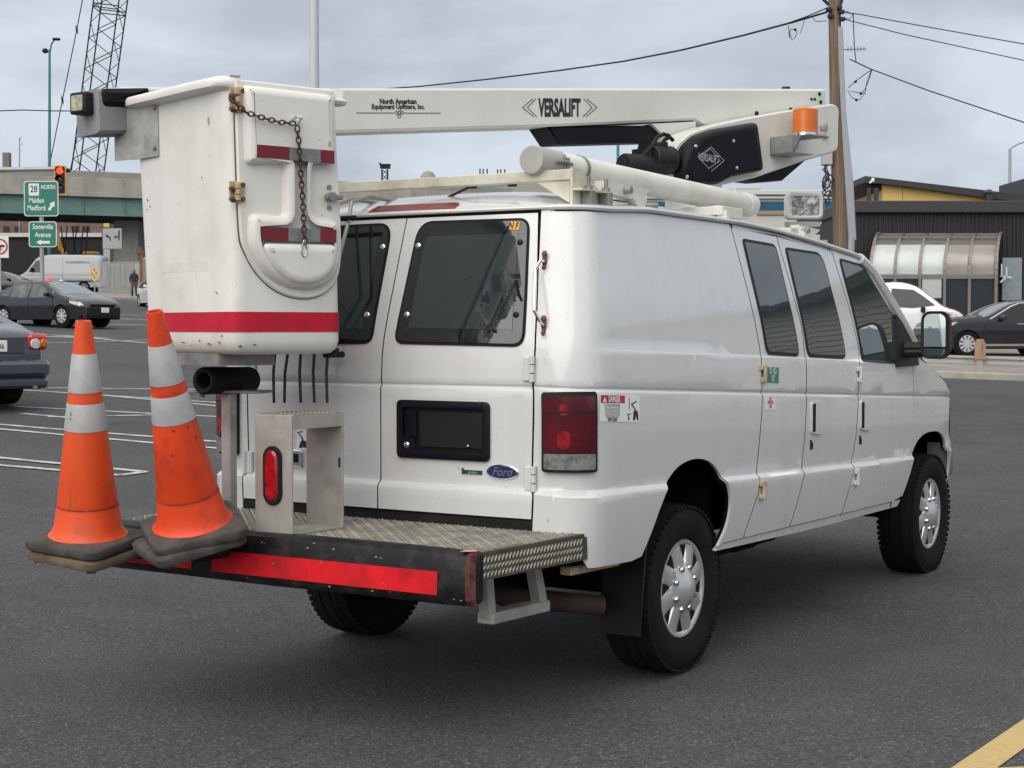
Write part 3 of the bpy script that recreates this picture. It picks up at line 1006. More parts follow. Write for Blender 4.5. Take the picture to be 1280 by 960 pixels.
mbp = MB(); mbp.prism([(x0 + 0.026, z0 + 0.03), (x0 + 0.094, z0 + 0.03), (x0 + 0.094, z0 + 0.085), (x0 + 0.026, z0 + 0.085)], fr, 0.002, 0.015, 0.003)
mbp.prism([(x0 + 0.072, z0 + 0.09), (x0 + 0.10, z0 + 0.09), (x0 + 0.10, z1 - 0.05), (x0 + 0.072, z1 - 0.05)], fr, 0.002, 0.017, 0.004)
mbp.build('door_latch', BLACKC, ph)
for (u, v, r_) in ((x0 + 0.054, z0 + 0.056, 0.014), (x0 + 0.365, z0 + 0.062, 0.007)):
    mbp = MB(); p = SV(u, v, 0.012)
    mbp.lathe([(r_, 0), (r_, 0.006), (r_ * 0.7, 0.009), (0.001, 0.010)], p, (0, -1, 0), 16)
    mbp.build('lock_barrel' if r_ > 0.01 else 'plate_screw', CHROME, ph)
# chrome handle on the left rear door (seen through the step frame)
c_ = rear((376, 572), (376, 588))
mbp = MB(); mbp.prism(rrect(c_[0][0] - 0.065, c_[0][1] - 0.042, c_[0][0] + 0.02, c_[0][1] + 0.035, 0.012), fr, 0.001, 0.014, 0.005)
mbp.build('handle_surround', CHROME, ldoor)
mbp = MB(); mbp.prism(rrect(c_[0][0] - 0.055, c_[0][1] - 0.022, c_[0][0] - 0.002, c_[0][1] + 0.018, 0.006), fr, 0.013, 0.017, 0.002)
mbp.build('handle', BLACKC, ldoor)
stl = panel('warning_sticker', rear((371, 537), (390, 538), (390, 562), (371, 561)), SV, 0.0018, 0.001, STICKW, ldoor)
for pts in (((372, 540), (379, 538.6), (379, 540), (373, 541.2)), ((372.4, 541), (374, 541), (379, 547), (378, 548)), ((377, 547), (379, 547), (382, 559), (380, 560)), ((374, 560), (376, 552), (379, 550), (384, 552), (385, 560), (382, 560), (381, 556), (378, 560))):
    panel('pictogram', rear(*pts), SV, 0.0030, 0, INK, stl)
# badges
cs, cz_ = sz(628.5, 590, 0.5, 1.0)
ell = lambda k: [(cs + 0.078 * k * math.cos(t), cz_ + (0.031 + 0.0 * k) * (k if k < 1 else 1) * math.sin(t)) for t in np.linspace(0, 2 * math.pi, 32, endpoint=False)]
mbp = MB(); mbp.prism(ell(1.0), fr, 0.001, 0.008, 0.004)
bd = mbp.build('badge', CHROME, rdoor)
mbp = MB(); mbp.prism([(cs + (u - cs) * 0.90, cz_ + (v - cz_) * 0.84) for u, v in ell(1.0)], fr, 0.006, 0.0095, 0.001)
mbp.build('badge_enamel', BLUEOV, bd)
p = SV(cs, cz_, 0.0105)
text('Ford', 0.05, p, SV(cs + 0.02, cz_, 0.0105) - SV(cs - 0.02, cz_, 0.0105), (0, 0, 1), CHROME, bd, sx=1.0, shear=0.35, bold=0.0006)
mbp = MB(); g0, g1 = sz(577.5, 587, 0.45, 1), sz(603, 593.5, 0.5, 1)
mbp.prism([(g0[0], g1[1]), (g1[0], g1[1]), (g1[0], g0[1]), (g0[0] + 0.012, g0[1]), (g0[0] + 0.010, g0[1] + 0.006), (g0[0], g0[1] + 0.008)], fr, 0.001, 0.006, 0.002)
gb = mbp.build('green_badge', M('green badge', (0.02, 0.055, 0.035), 0.3, coat=0.4), rdoor)
flat_print(592, 590.3, 'green', 0.02, INKG, gb, (600, 590.6), off=0.0075, sx=1.0)
# NF sticker
nf = panel('window_sticker', rear((638.5, 277.5), (651.5, 278.5), (649.6, 288.4), (636.8, 287.6)), SV, 0.0085, 0.001, YEL, rdoor, step=(0.14, 0.085))
flat_print(640.4, 283, 'N', 0.042, INK, nf, (645, 283.2), off=0.0105, sx=0.75, bold=0.001)
flat_print(647.4, 283.6, 'F', 0.042, INK, nf, (651, 283.8), off=0.0105, sx=0.75, bold=0.001)
# grab handle on the right rear corner
h0, h1 = sz(681.5, 327, 0.9, 1.85), sz(680.5, 408, 0.9, 1.55)
mbp = MB()
a, b = SV(*h0, 0.0), SV(*h1, 0.0)
na, nb = (SV(*h0, 0.05) - a), (SV(*h1, 0.05) - b)
tl = Vector((-0.02, 0, 0))
mbp.tube([a + na * 0.1, a + na * 0.75 + Vector((0, 0, -0.01)), a + na + tl + Vector((0, 0, -0.05)), a.lerp(b, 0.5) + na + tl, b + nb + tl + Vector((0, 0, 0.05)), b + nb * 0.75 + Vector((0, 0, 0.01)), b + nb * 0.1], 0.0075, 8)
gh = mbp.build('grab_handle', CHROME, van)
for p_ in (h0, h1):
    mbp = MB()
    c0 = SV(*p_, 0.006)
    for dz in (-0.028, 0.0, 0.028):
        mbp.lathe([(0.010, -0.006), (0.010, 0.007), (0.006, 0.011), (0.001, 0.012)], c0 + Vector((0, 0, dz)), SV(*p_, 0.05) - SV(*p_, 0), 12)
    mbp.box(c0, (0.018, 0.012, 0.085), 0.003)
    mbp.build('grab_handle_foot', RUST, gh)
mbp = MB(); mbp.prism([(h1[0] - 0.012, h1[1] - 0.03), (h1[0] + 0.012, h1[1] - 0.03), (h1[0] + 0.006, h1[1] - 0.16), (h1[0] - 0.004, h1[1] - 0.14)], lambda u, v, d: SV(u, v, d), 0, 0.0012)
mbp.build('rust_streak', M('pale rust streak', (0.55, 0.50, 0.41), 0.6, var=0.1, scale=30), van)
# tail lamps wrapping the corners
for sg in (1, -1):
    q = (lambda p: p) if sg == 1 else mir
    la, lb = sz(679.5, 490, 0.82, 1.3), sz(680, 589.5, 0.82, 1.0)
    s0, s1 = la[0], sz(743.2, 540, 1.05, 1.15)[0]
    z0, z1 = lb[1] + 0.0, la[1] - 0.005
    def lamp(x0, y0, x1, y1, r, a0, a1, mat, nm, par):
        m = MB()
        P = rrect(x0, y0, x1, y1, r, 3)
        # refine long edges so that it follows the corner
        R_ = []
        for i, p in enumerate(P):
            n_ = P[(i + 1) % len(P)]
            k = max(1, int(abs(n_[0] - p[0]) / 0.03))
            R_ += [(p[0] + (n_[0] - p[0]) * j / k, p[1] + (n_[1] - p[1]) * j / k) for j in range(k)]
        return panel(nm, q(R_), SV, a1, a1 - a0, mat, par, CORNER, step=(0.03, 0.2))
    L_ = lamp(s0, z0, s1, z1, 0.012, 0.0, 0.022, BLACKP, 'tail_lamp', van)
    zc_ = z0 + 0.24 * (z1 - z0)
    lamp(s0 + 0.016, zc_ + 0.004, s1 - 0.014, z1 - 0.012, 0.008, 0.015, 0.034, LENSR, 'red_lens', L_)
    lamp(s0 + 0.016, z0 + 0.012, s1 - 0.014, zc_, 0.008, 0.015, 0.033, LENSC, 'clear_lens', L_)
    lamp(s0 + 0.012, z0 + 0.60 * (z1 - z0) + 0.05, s1 - 0.012, z0 + 0.60 * (z1 - z0) + 0.058, 0.002, 0.02, 0.0365, BLACKP, 'lens_rib', L_)
    for f0, f1, rr in ((0.42, 0.085, 0.022), (0.80, 0.055, 0.014)):
        zc2 = z0 + f0 * (z1 - z0)
        sc2 = s0 + 0.42 * (s1 - s0)
        lamp(sc2 - rr, zc2 - f1 * 0.42, sc2 + rr, zc2 + f1 * 0.42, rr * 0.95, 0.03, 0.0352, LENSB, 'lens_reflector', L_)
# roof, windscreen, bonnet, nose
def roof_h(x, y):
    wy = w_of(2.07) + 0.004
    f = 1 - math.exp(-max(0, y + 0.80) / 0.16)
    return zg(max(y, -0.8)) + 0.004 + 0.105 * f * (1 - min(1, abs(x) / wy) ** 2.6)
rings = []
wy = w_of(2.066) + 0.002
for y in [-0.80, -0.795, -0.785, -0.77, -0.74, -0.70, -0.66, -0.60, -0.5, -0.3, 0, 0.4, 0.8, 1.2, 1.6, 2.0, 2.2, 2.4, 2.5]:
    d = min(RC, max(0.0, y + 0.80))
    xm = wy - RC + math.sqrt(max(0, RC * RC - (RC - d) ** 2)) if y < -0.8 + RC else wy
    rings.append([Vector((xm * u, y - 0.012 * (1 - u * u) * (1 if y < -0.7 else 0), roof_h(xm * u, y))) for u in np.sin(np.linspace(-1, 1, 25) * math.pi / 2)])
mbp = MB(); mbp.ring_loft(rings, closed=False)
mbp.build('roof', WHITE, van, smooth=50)
mbp = MB(); mbp.tube([SV(s, 2.066, 0.008) for s in np.linspace(-S1 - 0.05, S1 + 0.05, 25)], 0.009, 8)
mbp.build('rear_drip_rail', WHITE, van)
# panel above the rear doors and dark joint
panel('rear_header', [(-S1, 2.049), (S1, 2.049), (S1, 2.068), (-S1, 2.068)], SV, -0.010, 0.01, BLACKG, van, step=(0.14, 1))
panel('inner_skin', [(-S1 - 0.1, 0.78), (S1 + 0.1, 0.78), (S1 + 0.05, 2.06), (-S1 - 0.05, 2.06)], SV, -0.016, 0, BLACKG, van, step=(0.12, 0.1))
# centre brake lamp
b0, b1 = (490, 257), (562, 246)
mbp = MB()
xa, xb = -0.235, 0.235
P = [Vector((x, -0.765 - 0.012 * (1 - x * x), 2.094 + 0.0)) for x in np.linspace(xa, xb, 13)]
rg = []
for x in np.linspace(-0.235, 0.235, 15):
    y_ = -0.762
    base = roof_h(x, y_)
    e = 1 if abs(x) < 0.22 else 0.5
    rg.append([Vector((x, y_ - 0.03, base - 0.034)), Vector((x, y_ - 0.030, base - 0.008)), Vector((x, y_ + 0.002, base + 0.020 * e)), Vector((x, y_ + 0.05, base + 0.024 * e)), Vector((x, y_ + 0.10, base + 0.02))])
mbp.ring_loft(rg, closed=False)
mbp.build('brake_lamp', M('dull red lamp lens', (0.16, 0.012, 0.018), 0.3, coat=0.3, var=0.2), van)
# windscreen + bonnet + nose as one lofted skin over the front profile
def nose_w(y, z):
    t = max(0.0, (y - 3.30) / 1.0)
    return (w_of(z) + 0.004) * (1 - 0.20 * min(1.2, t) ** 2.6)
def skin(prof, crown, name, mat, n=15, sq=2.2):
    R_ = []
    for (y, z), c in zip(prof, crown):
        ww = nose_w(y, z)
        R_.append([Vector((ww * u, y + 0.10 * (1 - abs(u) ** sq) * (0.6 if z < 2 else 0.1), z + c * (1 - abs(u) ** sq))) for u in np.sin(np.linspace(-1, 1, n) * math.pi / 2)])
    m = MB(); m.ring_loft(R_, closed=False)
    return m.build(name, mat, van, smooth=50)
skin([(2.46, 1.972), (2.52, 1.945), (2.60, 1.90)], [0.10, 0.10, 0.10], 'roof_front_edge', WHITE)
skin([(2.60, 1.895), (2.80, 1.72), (3.02, 1.52), (3.12, 1.43)], [0.10, 0.07, 0.04, 0.03], 'windscreen', GLASS)
skin([(3.10, 1.425), (3.3, 1.335), (3.6, 1.25), (3.85, 1.185), (4.0, 1.12), (4.08, 1.05)], [0.03, 0.04, 0.05, 0.05, 0.03, 0.0], 'bonnet', WHITE)
skin([(4.08, 1.05), (4.14, 0.95), (4.16, 0.8)], [0, 0, 0], 'grille', BLACKP)
mbp = MB()
pts = [Vector((x, y, 0.70)) for x, y in ((-0.965, 3.80), (-0.955, 3.98), (-0.80, 4.20), (-0.4, 4.28), (0, 4.31), (0.4, 4.28), (0.80, 4.20), (0.955, 3.98), (0.965, 3.80))]
mbp.ring_loft([[p + Vector((0, 0, dz)) * 1 - Vector((p.x, p.y - 3.6, 0)).normalized() * dn for dz, dn in ((-0.12, 0.03), (-0.09, 0), (0.09, 0), (0.12, 0.02), (0.12, 0.12), (-0.12, 0.12))] for p in pts])
mbp.build('front_bumper', M('grey bumper', (0.20, 0.20, 0.205), 0.35, metal=0.6), van)
for sg in (1, -1):
    mbp = MB(); mbp.ring_loft([[SV(sg * y2s(y), z, 0.004) for z in (0.86, 0.90, 1.06, 1.09)] for y in (3.90, 3.98, 4.06, 4.12)], closed=False)
    mbp.build('headlight', LENSC, van)
    # A pillar
    mbp = MB(); mbp.tube([SV(sg * y2s(2.40), 1.965, 0.0), SV(sg * y2s(2.56), 1.90, 0.0), SV(sg * y2s(2.78), 1.72, 0.0), SV(sg * y2s(3.0), 1.53, 0), SV(sg * y2s(3.08), 1.44, 0)], 0.035, 8)
    mbp.build('pillar', WHITE, van)
# mirrors -------------------------------------------------------------------
for sg in (1, -1):
    m0 = Vector((1.13, 2.66, 1.52))
    def MP(px, py):
        p = ony(px, py, 2.88); return Vector((sg * p.x, p.y, p.z))
    mbp = MB()
    P = [ony(*p, 2.88) for p in ((1152, 389), (1187, 389), (1187, 449), (1152, 449))]
    x0, x1 = P[0].x, P[1].x
    z0, z1 = P[2].z, P[0].z
    fm = lambda u, v, d: Vector((sg * u, 2.88 - d, v))
    ol = rrect(x0, z0, x1, z1, 0.055, 5)
    il = rrect(x0 + 0.014, z0 + 0.014, x1 - 0.020, z1 - 0.014, 0.045, 5)
    mid = [((u - (x0 + x1) / 2) * 0.86 + (x0 + x1) / 2, (v - (z0 + z1) / 2) * 0.88 + (z0 + z1) / 2) for u, v in ol]
    sm = [((u - (x0 + x1) / 2) * 0.5 + (x0 + x1) / 2, (v - (z0 + z1) / 2) * 0.6 + (z0 + z1) / 2) for u, v in ol]
    mbp.ring_loft([[fm(*p, 0.0) for p in il], [fm(*p, 0.008) for p in il], [fm(*p, 0.010) for p in ol], [fm(*p, -0.03) for p in ol], [fm(*p, -0.085) for p in mid], [fm(*p, -0.115) for p in sm]], True, False, True)
    mi = mbp.build('mirror', BLACKP, van)
    zs = z0 + 0.235 * (z1 - z0)
    mbp = MB(); mbp.prism(round_poly([(x0 + 0.016, zs + 0.006), (x1 - 0.022, zs + 0.006), (x1 - 0.022, z1 - 0.016), (x0 + 0.016, z1 - 0.016)], [0.005, 0.005, 0.045, 0.045], 5), fm, -0.002, 0.004)
    mbp.build('mirror_glass', MIRR, mi)
    mbp = MB(); mbp.prism(round_poly([(x0 + 0.016, z0 + 0.016), (x1 - 0.022, z0 + 0.016), (x1 - 0.022, zs - 0.004), (x0 + 0.016, zs - 0.004)], [0.04, 0.04, 0.005, 0.005], 5), fm, -0.002, 0.004)
    mbp.build('blind_spot_mirror', GLASSL, mi)
    mbp = MB()
    for pyz in (z1 - 0.215, z0 + 0.04):
        mbp.tube([Vector((sg * 0.955, 2.86, pyz - 0.005)), Vector((sg * 1.02, 2.88, pyz)), Vector((sg * (x0 + 0.05), 2.92, pyz))], [0.05, 0.036, 0.028], 10)
    mbp.build('mirror_arm', BLACKP, mi)
    tri = side((1116, 394), (1124, 404), (1144, 444), (1145, 457), (1119, 458.5), (1117, 430))
    panel('mirror_sail', tri if sg == 1 else mir(tri), SV, 0.022, 0.026, BLACKP, mi, step=GRID)
# wheels ---------------------------------------------------------------------
def wheel_bm(R, wd, kind='van'):
    t = MB()
    h = wd / 2
    t.lathe([(R * 0.575, -h * 0.72), (R * 0.60, -h * 0.86), (R * 0.72, -h * 1.0), (R * 0.84, -h * 0.98), (R * 0.93, -h * 0.90), (R * 0.975, -h * 0.78), (R * 0.992, -h * 0.45), (R, -h * 0.30), (R * 0.975, -h * 0.29), (R * 0.975, -h * 0.24), (R, -h * 0.23),
             (R, h * 0.23), (R * 0.975, h * 0.24), (R * 0.975, h * 0.29), (R, h * 0.30), (R * 0.992, h * 0.45), (R * 0.975, h * 0.78), (R * 0.93, h * 0.90), (R * 0.84, h * 0.98), (R * 0.72, h * 1.0), (R * 0.60, h * 0.86), (R * 0.575, h * 0.72)], (0, 0, 0), (1, 0, 0), 56)
    return t
def van_wheel(pos, sg, dual=False):
    root = bpy.data.objects.new('wheel', None); COL.objects.link(root); root.parent = van; root.location = pos
    root.scale = (1, 1, 1)
    R, wd = 0.385, 0.245
    t = wheel_bm(R, wd)
    for k in range(64):
        a0 = 2 * math.pi * k / 64
        for xx, ww in ((-0.098, 0.036), (-0.052, 0.03), (0.052, 0.03), (0.098, 0.036), (0, 0.034)):
            a = a0 + (0.02 if xx > 0 else -0.02) + (0.05 if xx == 0 else 0)
            rr = R * 0.982 - (abs(xx) / 0.12) ** 4 * 0.016
            Rm = Matrix.Rotation(a, 3, 'X')
            t.box(Rm @ Vector((xx, 0, rr)), (ww, 0.024, 0.012), 0, Rm)
    t.build('tyre', TYRE, root)
    f = sg * 1.0
    m = MB()
    # silver cover: rim ring, dark backing, spokes, domed hub and nut covers
    m.mat(SILVER)
    ax = (sg, 0, 0)
    m.lathe([(0.224, 0.075), (0.226, 0.092), (0.220, 0.100), (0.208, 0.098), (0.198, 0.088), (0.194, 0.06)], (0, 0, 0), ax, 48, False)
    m.mat(M('grimy wheel well of the cover', (0.075, 0.075, 0.075), 0.5, metal=0.4, var=0.4, scale=12))
    m.lathe([(0.215, 0.062), (0.001, 0.062)], (0, 0, 0), ax, 32, False)
    m.mat(SILVER)
    for k in range(8):
        a = 2 * math.pi * k / 8 + 0.2
        rg = []
        for r_, hw, dx in ((0.085, 0.046, 0.100), (0.12, 0.052, 0.098), (0.155, 0.054, 0.094), (0.185, 0.058, 0.090), (0.206, 0.074, 0.087)):
            tw = a + (r_ - 0.085) * 1.1 * sg
            c = Vector((sg * dx, math.cos(tw) * r_, math.sin(tw) * r_))
            tn = Vector((0, -math.sin(tw), math.cos(tw)))
            xd = Vector((sg, 0, 0))
            rg.append([c - tn * hw - xd * 0.03, c - tn * hw * 0.75, c + xd * 0.010, c + tn * hw * 0.75, c + tn * hw - xd * 0.03])
        m.ring_loft(rg, closed=False)
    m.lathe([(0.125, 0.070), (0.115, 0.100), (0.092, 0.112), (0.070, 0.128), (0.045, 0.142), (0.02, 0.148), (0.001, 0.149)], (0, 0, 0), ax, 32, False)
    m.mat(CHROME)
    for k in range(8):
        a = 2 * math.pi * (k + 0.5) / 8
        m.lathe([(0.017, 0.095), (0.017, 0.114), (0.012, 0.121), (0.001, 0.123)], (0, math.cos(a) * 0.098, math.sin(a) * 0.098), ax, 10, False)
    m.build('wheel_cover', None, root)
    return root
XW = 0.845
for x, y in ((XW, 0.0), (-XW, 0.0), (XW + 0.01, 3.505), (-XW - 0.01, 3.505)):
    van_wheel((x, y, 0.385), 1 if x > 0 else -1)
# wheel housings, underbody, axle, exhaust, mud flaps
mbp = MB()
mbp.box((0, 1.75, 0.62), (1.30, 4.5, 0.18)); mbp.box((0, -0.65, 0.68), (1.7, 0.7, 0.10))
for y in (0.0, 3.45):
    mbp.box((0, y, 0.99), (1.90 if y < 1 else 1.70, 1.0, 0.03))
    for sg in (1, -1):
        mbp.box((sg * 0.62, y, 0.80), (0.03, 1.0, 0.40))
for sg in (1, -1):
    mbp.box((sg * 0.42, 1.5, 0.53), (0.08, 4.4, 0.12), 0.01)
    for yy in np.linspace(0.5, 2.6, 9):
        mbp.box((sg * (0.86 + random.uniform(-0.02, 0.02)), yy, 0.50 + random.uniform(-0.01, 0.012)), (0.10, 0.25, 0.045), 0.01)
    for y0, y1 in ((-0.55, -0.46), (0.40, 0.46), (2.78, 2.84), (3.86, 3.9)):
        mbp.box((sg * 0.72, (y0 + y1) / 2, 0.80), (0.30, y1 - y0, 0.42))
mbp.cyl((-0.75, 0, 0.385), (0.75, 0, 0.385), 0.055)
mbp.lathe([(0.05, -0.18), (0.15, -0.1), (0.17, 0), (0.15, 0.1), (0.05, 0.18)], (0, 0, 0.385), (1, 0, 0), 20)
mbp.cyl((-0.75, 3.505, 0.385), (0.75, 3.505, 0.385), 0.045)
mbp.build('underbody', DARKST, van)
e0, e1 = onx(676, 750, 0.62), onx(752, 757, 0.80)
mbp = MB(); mbp.tube([(0.28, e0.y - 0.1, e0.z + 0.03), e0, e1], 0.044, 16, False); mbp.tube([e0.lerp(e1, 0.15), e1 + Vector((0.006, 0.0, 0))], 0.039, 16, False)
mbp.build('exhaust_pipe', M('rusty exhaust', (0.045, 0.03, 0.022), 0.8, var=0.4, scale=14), van)
for sg in (1, -1):
    mbp = MB()
    mbp.prism([(0.76, 0.235 if sg > 0 else 0.47), (0.955, 0.235 if sg > 0 else 0.47), (0.975, 0.5), (0.985, 0.72), (0.76, 0.72)], lambda u, v, d: Vector((sg * u, -0.455 - d + (v - 0.72) * -0.05 + max(0, v - 0.6) * 0.35, v)), 0, 0.008)
    mbp.build('mud_flap', BLACKP, van)
# rear bumper wing under the quarter panel
for sg in (1, -1):
    mbp = MB()
    mbp.bar((sg * 0.90, -0.98, 0.585), (sg * 0.93, -0.62, 0.585), 0.06, 0.035, 0.006)
    mbp.build('bumper_bracket', RUSTP, van)

# ------------------------------------------------------------------ rear step deck, rubber bumper, step frame
DZ, DY0, DY1, DXL, DXR = 0.742, -1.665, -1.005, -0.955, 0.935
mbp = MB()
mbp.mat(PLATE)
XR1 = 0.985
top = [(DXL, DY0), (DXR, DY0), (XR1, DY1 + 0.02), (XR1, DY1 + 0.03), (-XR1, DY1 + 0.03), (-XR1, DY1 + 0.02)]
mbp.ring_loft([[Vector((x, y, DZ - 0.012)) for x, y in top], [Vector((x, y, DZ)) for x, y in top]])
for sg in (1, -1):
    xr = lambda y: sg * (DXR + (XR1 - DXR) * (y - DY0) / (DY1 - DY0) if sg > 0 else -DXL + (XR1 + DXL) * (y - DY0) / (DY1 - DY0))
    P = [(DY0 + 0.02, DZ - 0.013), (DY1 + 0.05, DZ - 0.013), (DY1 + 0.05, DZ - 0.105), (DY0 + 0.02, DZ - 0.105)]
    mbp.ring_loft([[Vector((xr(y) - sg * 0.006, y, z)) for y, z in P], [Vector((xr(y), y, z)) for y, z in P]])
deck = mbp.build('step_deck', PLATE, van, smooth=30)
# raised tread bars: alternating lozenges, real geometry joined in one part
tb = MB()
def lozenge(c, ux, uy, un, L, W_, H):
    pts = [c - ux * L, c + uy * W_ - ux * L * 0.1, c + ux * L, c - uy * W_ + ux * L * 0.1]
    i = len(tb.v)
    tb.v += [tuple(p) for p in pts] + [tuple(c - ux * L * 0.75 + un * H), tuple(c + ux * L * 0.75 + un * H)]
    for f in ((0, 1, 4), (1, 5, 4), (1, 2, 5), (2, 3, 5), (3, 4, 5), (3, 0, 4)):
        tb.face([i + k for k in f])
pit_ = 0.033
ny, nxx = int((DY1 - DY0) / pit_), int(2 * XR1 / pit_)
for j in range(ny + 1):
    for i in range(nxx + 1):
        x, y = -XR1 + (i + 0.5) * pit_, DY0 + (j + 0.5) * pit_
        e = DXR + (XR1 - DXR) * (y - DY0) / (DY1 - DY0) - 0.012
        if abs(x) > e or y > DY1 + 0.01:
            continue
        a = rad(62 if (i + j) % 2 else -28) - YAW * 0.0
        ux, uy = Vector((math.cos(a), math.sin(a), 0)), Vector((-math.sin(a), math.cos(a), 0))
        lozenge(Vector((x, y, DZ)), ux, uy, Vector((0, 0, 1)), 0.0185, 0.0058, 0.006)
ex = Vector((XR1 - DXR, DY1 - DY0, 0)).normalized()
en = Vector((ex.y, -ex.x, 0))
for j in range(3):
    for i in range(int((DY1 - DY0) / 0.0225)):
        c = Vector((DXR, DY0, 0)) + ex * (0.03 + i * 0.0225) + Vector((0, 0, DZ - 0.030 - j * 0.027))
        a = rad(58 if j % 2 == 0 else 40)
        ux = ex * math.cos(a) + Vector((0, 0, 1)) * math.sin(a)
        uy = Vector((0, 0, 1)) * math.cos(a) - ex * math.sin(a)
        lozenge(c + en * 0.001, ux, uy, en, 0.016, 0.0045, 0.005)
tb.build('tread_bars', TREADM, van, smooth=0, kind='stuff')
# dark filler between deck and doors
mbp = MB(); mbp.box((0, -1.005, 0.762), (1.56, 0.05, 0.046), 0.008)
mbp.build('kick_strip', BLACKR, van)
# black rubber bumper along the rear edge
mbp = MB()
sec = [(-1.66, 0.545), (-1.715, 0.550), (-1.735, 0.575), (-1.738, 0.62), (-1.735, 0.70), (-1.722, 0.738), (-1.70, 0.752), (-1.66, 0.752)]
rg = []
for x, k in ((-0.965, 0.55), (-0.95, 0.85), (-0.93, 1), (-0.5, 1), (0, 1), (0.5, 1), (0.80, 1), (0.905, 1), (0.935, 0.85), (0.95, 0.5)):
    rg.append([Vector((x, -1.66 + (y + 1.66) * k, (z if k > 0.9 else 0.66 + (z - 0.66) * (0.94 if k > 0.6 else 0.80) if z < 0.7 else z - (0 if k > 0.6 else 0.012)) + 0.003 * math.sin(x * 9 + z * 20))) for y, z in sec])
mbp.ring_loft(rg)
bump_ = mbp.build('rubber_bumper', M('scuffed black bumper rubber', (0.008, 0.008, 0.009), 0.45, var=0.3, scale=10, bump=0.12, bscale=30, dirt=((0.055, 0.05, 0.045), 0.6, 14), spec=0.3), van)
for x0, x1 in ((-0.945, -0.42), (-0.31, 0.80)):
    mbp = MB()
    for a, b in zip(np.linspace(x0, x1, 12)[:-1], np.linspace(x0, x1, 12)[1:]):
        mbp.quad((a, -1.7415, 0.585), (b, -1.7415, 0.585), (b, -1.7395, 0.672), (a, -1.7395, 0.672))
    mbp.build('red_stripe', REDB, bump_)
mbp = MB()
mbp.ring_loft([[Vector((x, -1.66 + (y + 1.66) * k - 0.004, z)) for y, z in sec[1:-1]] for x, k in ((0.920, 0.93), (0.936, 0.86), (0.948, 0.56))], closed=False)
mbp.build('torn_stripe', M('torn red tape', (0.065, 0.008, 0.012), 0.7, var=0.5, scale=18, dirt=((0.24, 0.12, 0.07), 1.0, 11)), bump_, smooth=0)
mbp = MB(); mbp.prism([(0.895, -1.728), (0.945, -1.70), (0.935, -1.675), (0.89, -1.69)], lambda u, v, d: Vector((u, v, 0.7535 + d)), -0.002, 0.0)
mbp.build('pink_scrape', M('faded pink scrape', (0.55, 0.30, 0.28), 0.7, var=0.35, scale=40), bump_)
rnd = random.Random(5)
mbp = MB()
for k in range(20):
    x, z = rnd.uniform(-0.2, 0.93), rnd.choice((rnd.uniform(0.565, 0.58), rnd.uniform(0.69, 0.735), rnd.uniform(0.69, 0.735), rnd.uniform(0.59, 0.665)))
    ru, rv = rnd.uniform(0.002, 0.011), rnd.uniform(0.0015, 0.004)
    yk_ = -1.7425 if z < 0.70 else -1.7415 + (z - 0.70) * 0.42
    mbp.poly([(x + ru * math.cos(t) * rnd.uniform(0.5, 1.2), yk_, z + rv * math.sin(t) * rnd.uniform(0.5, 1.2)) for t in np.linspace(0, 2 * math.pi, 7, endpoint=False)])
mbp.build('chips', M('chipped pale scrape', (0.20, 0.17, 0.14), 0.8, var=0.5, scale=40), bump_, smooth=0, kind='stuff')
# step hanging below the right corner
mbp = MB()
s_ = [onx(*p, 0.80) for p in ((605, 728), (610, 772), (675, 757), (664, 713))]
for xx in (0.62, 0.88):
    pass
sx0, sx1 = 0.66, 0.90
P0, P1, P2, P3 = [Vector((0.80, p.y, p.z)) for p in s_]
for a, b in ((P0 + Vector((0, 0, 0.06)), P1), (P3 + Vector((0, 0, 0.06)), P2)):
    d = (b - a)
    mbp.bar(a, b + Vector((0, 0, 0.0)), 0.05, 0.05, 0.004, (1, 0, 0))
mbp.bar(P1 + Vector((0, -0.02, 0.0)), P2 + Vector((0, 0.02, 0)), 0.075, 0.045, 0.004)
mbp.build('corner_step', ALU, van)
mbp = MB(); mbp.box((0.0, -1.3, 0.685), (1.5, 0.6, 0.06)); mbp.bar((-0.9, -1.60, 0.66), (0.88, -1.60, 0.66), 0.06, 0.1); mbp.bar((-0.4, -1.6, 0.64), (-0.4, -0.9, 0.66), 0.08, 0.08); mbp.bar((0.4, -1.6, 0.64), (0.4, -0.9, 0.66), 0.08, 0.08)
mbp.build('deck_frame', DARKST, van)

# aluminium step frame standing on the deck, with its red marker lamp
BZ = DZ + 0.004
pA, pB, pC, pD = onz(321, 666, BZ), onz(367, 669.5, BZ), onz(430, 660, BZ), onz(402, 656, BZ)
e1_ = (pB - pA).normalized()
dp = (pC - pB)
e2_ = Vector((-e1_.y, e1_.x, 0))
if e2_.dot(dp) < 0: e2_ = -e2_
HS = 0.475
wS = (pB - pA).length
mbp = MB()
T_ = 0.010
dep = dp.dot(e2_)
sl = dp.dot(e1_)
def fs(u, v, d):
    return pA + e1_ * u + e2_ * d + Vector((0, 0, v))
mbp.prism([(0, 0), (wS, 0), (wS, HS), (0, HS)], lambda u, v, d: fs(u, v, -d), 0, T_, 0.002)
mbp.prism([(sl, 0), (sl + wS, 0), (sl + wS, HS), (sl, HS)], lambda u, v, d: fs(u, v, dep - d), 0, T_, 0.002)
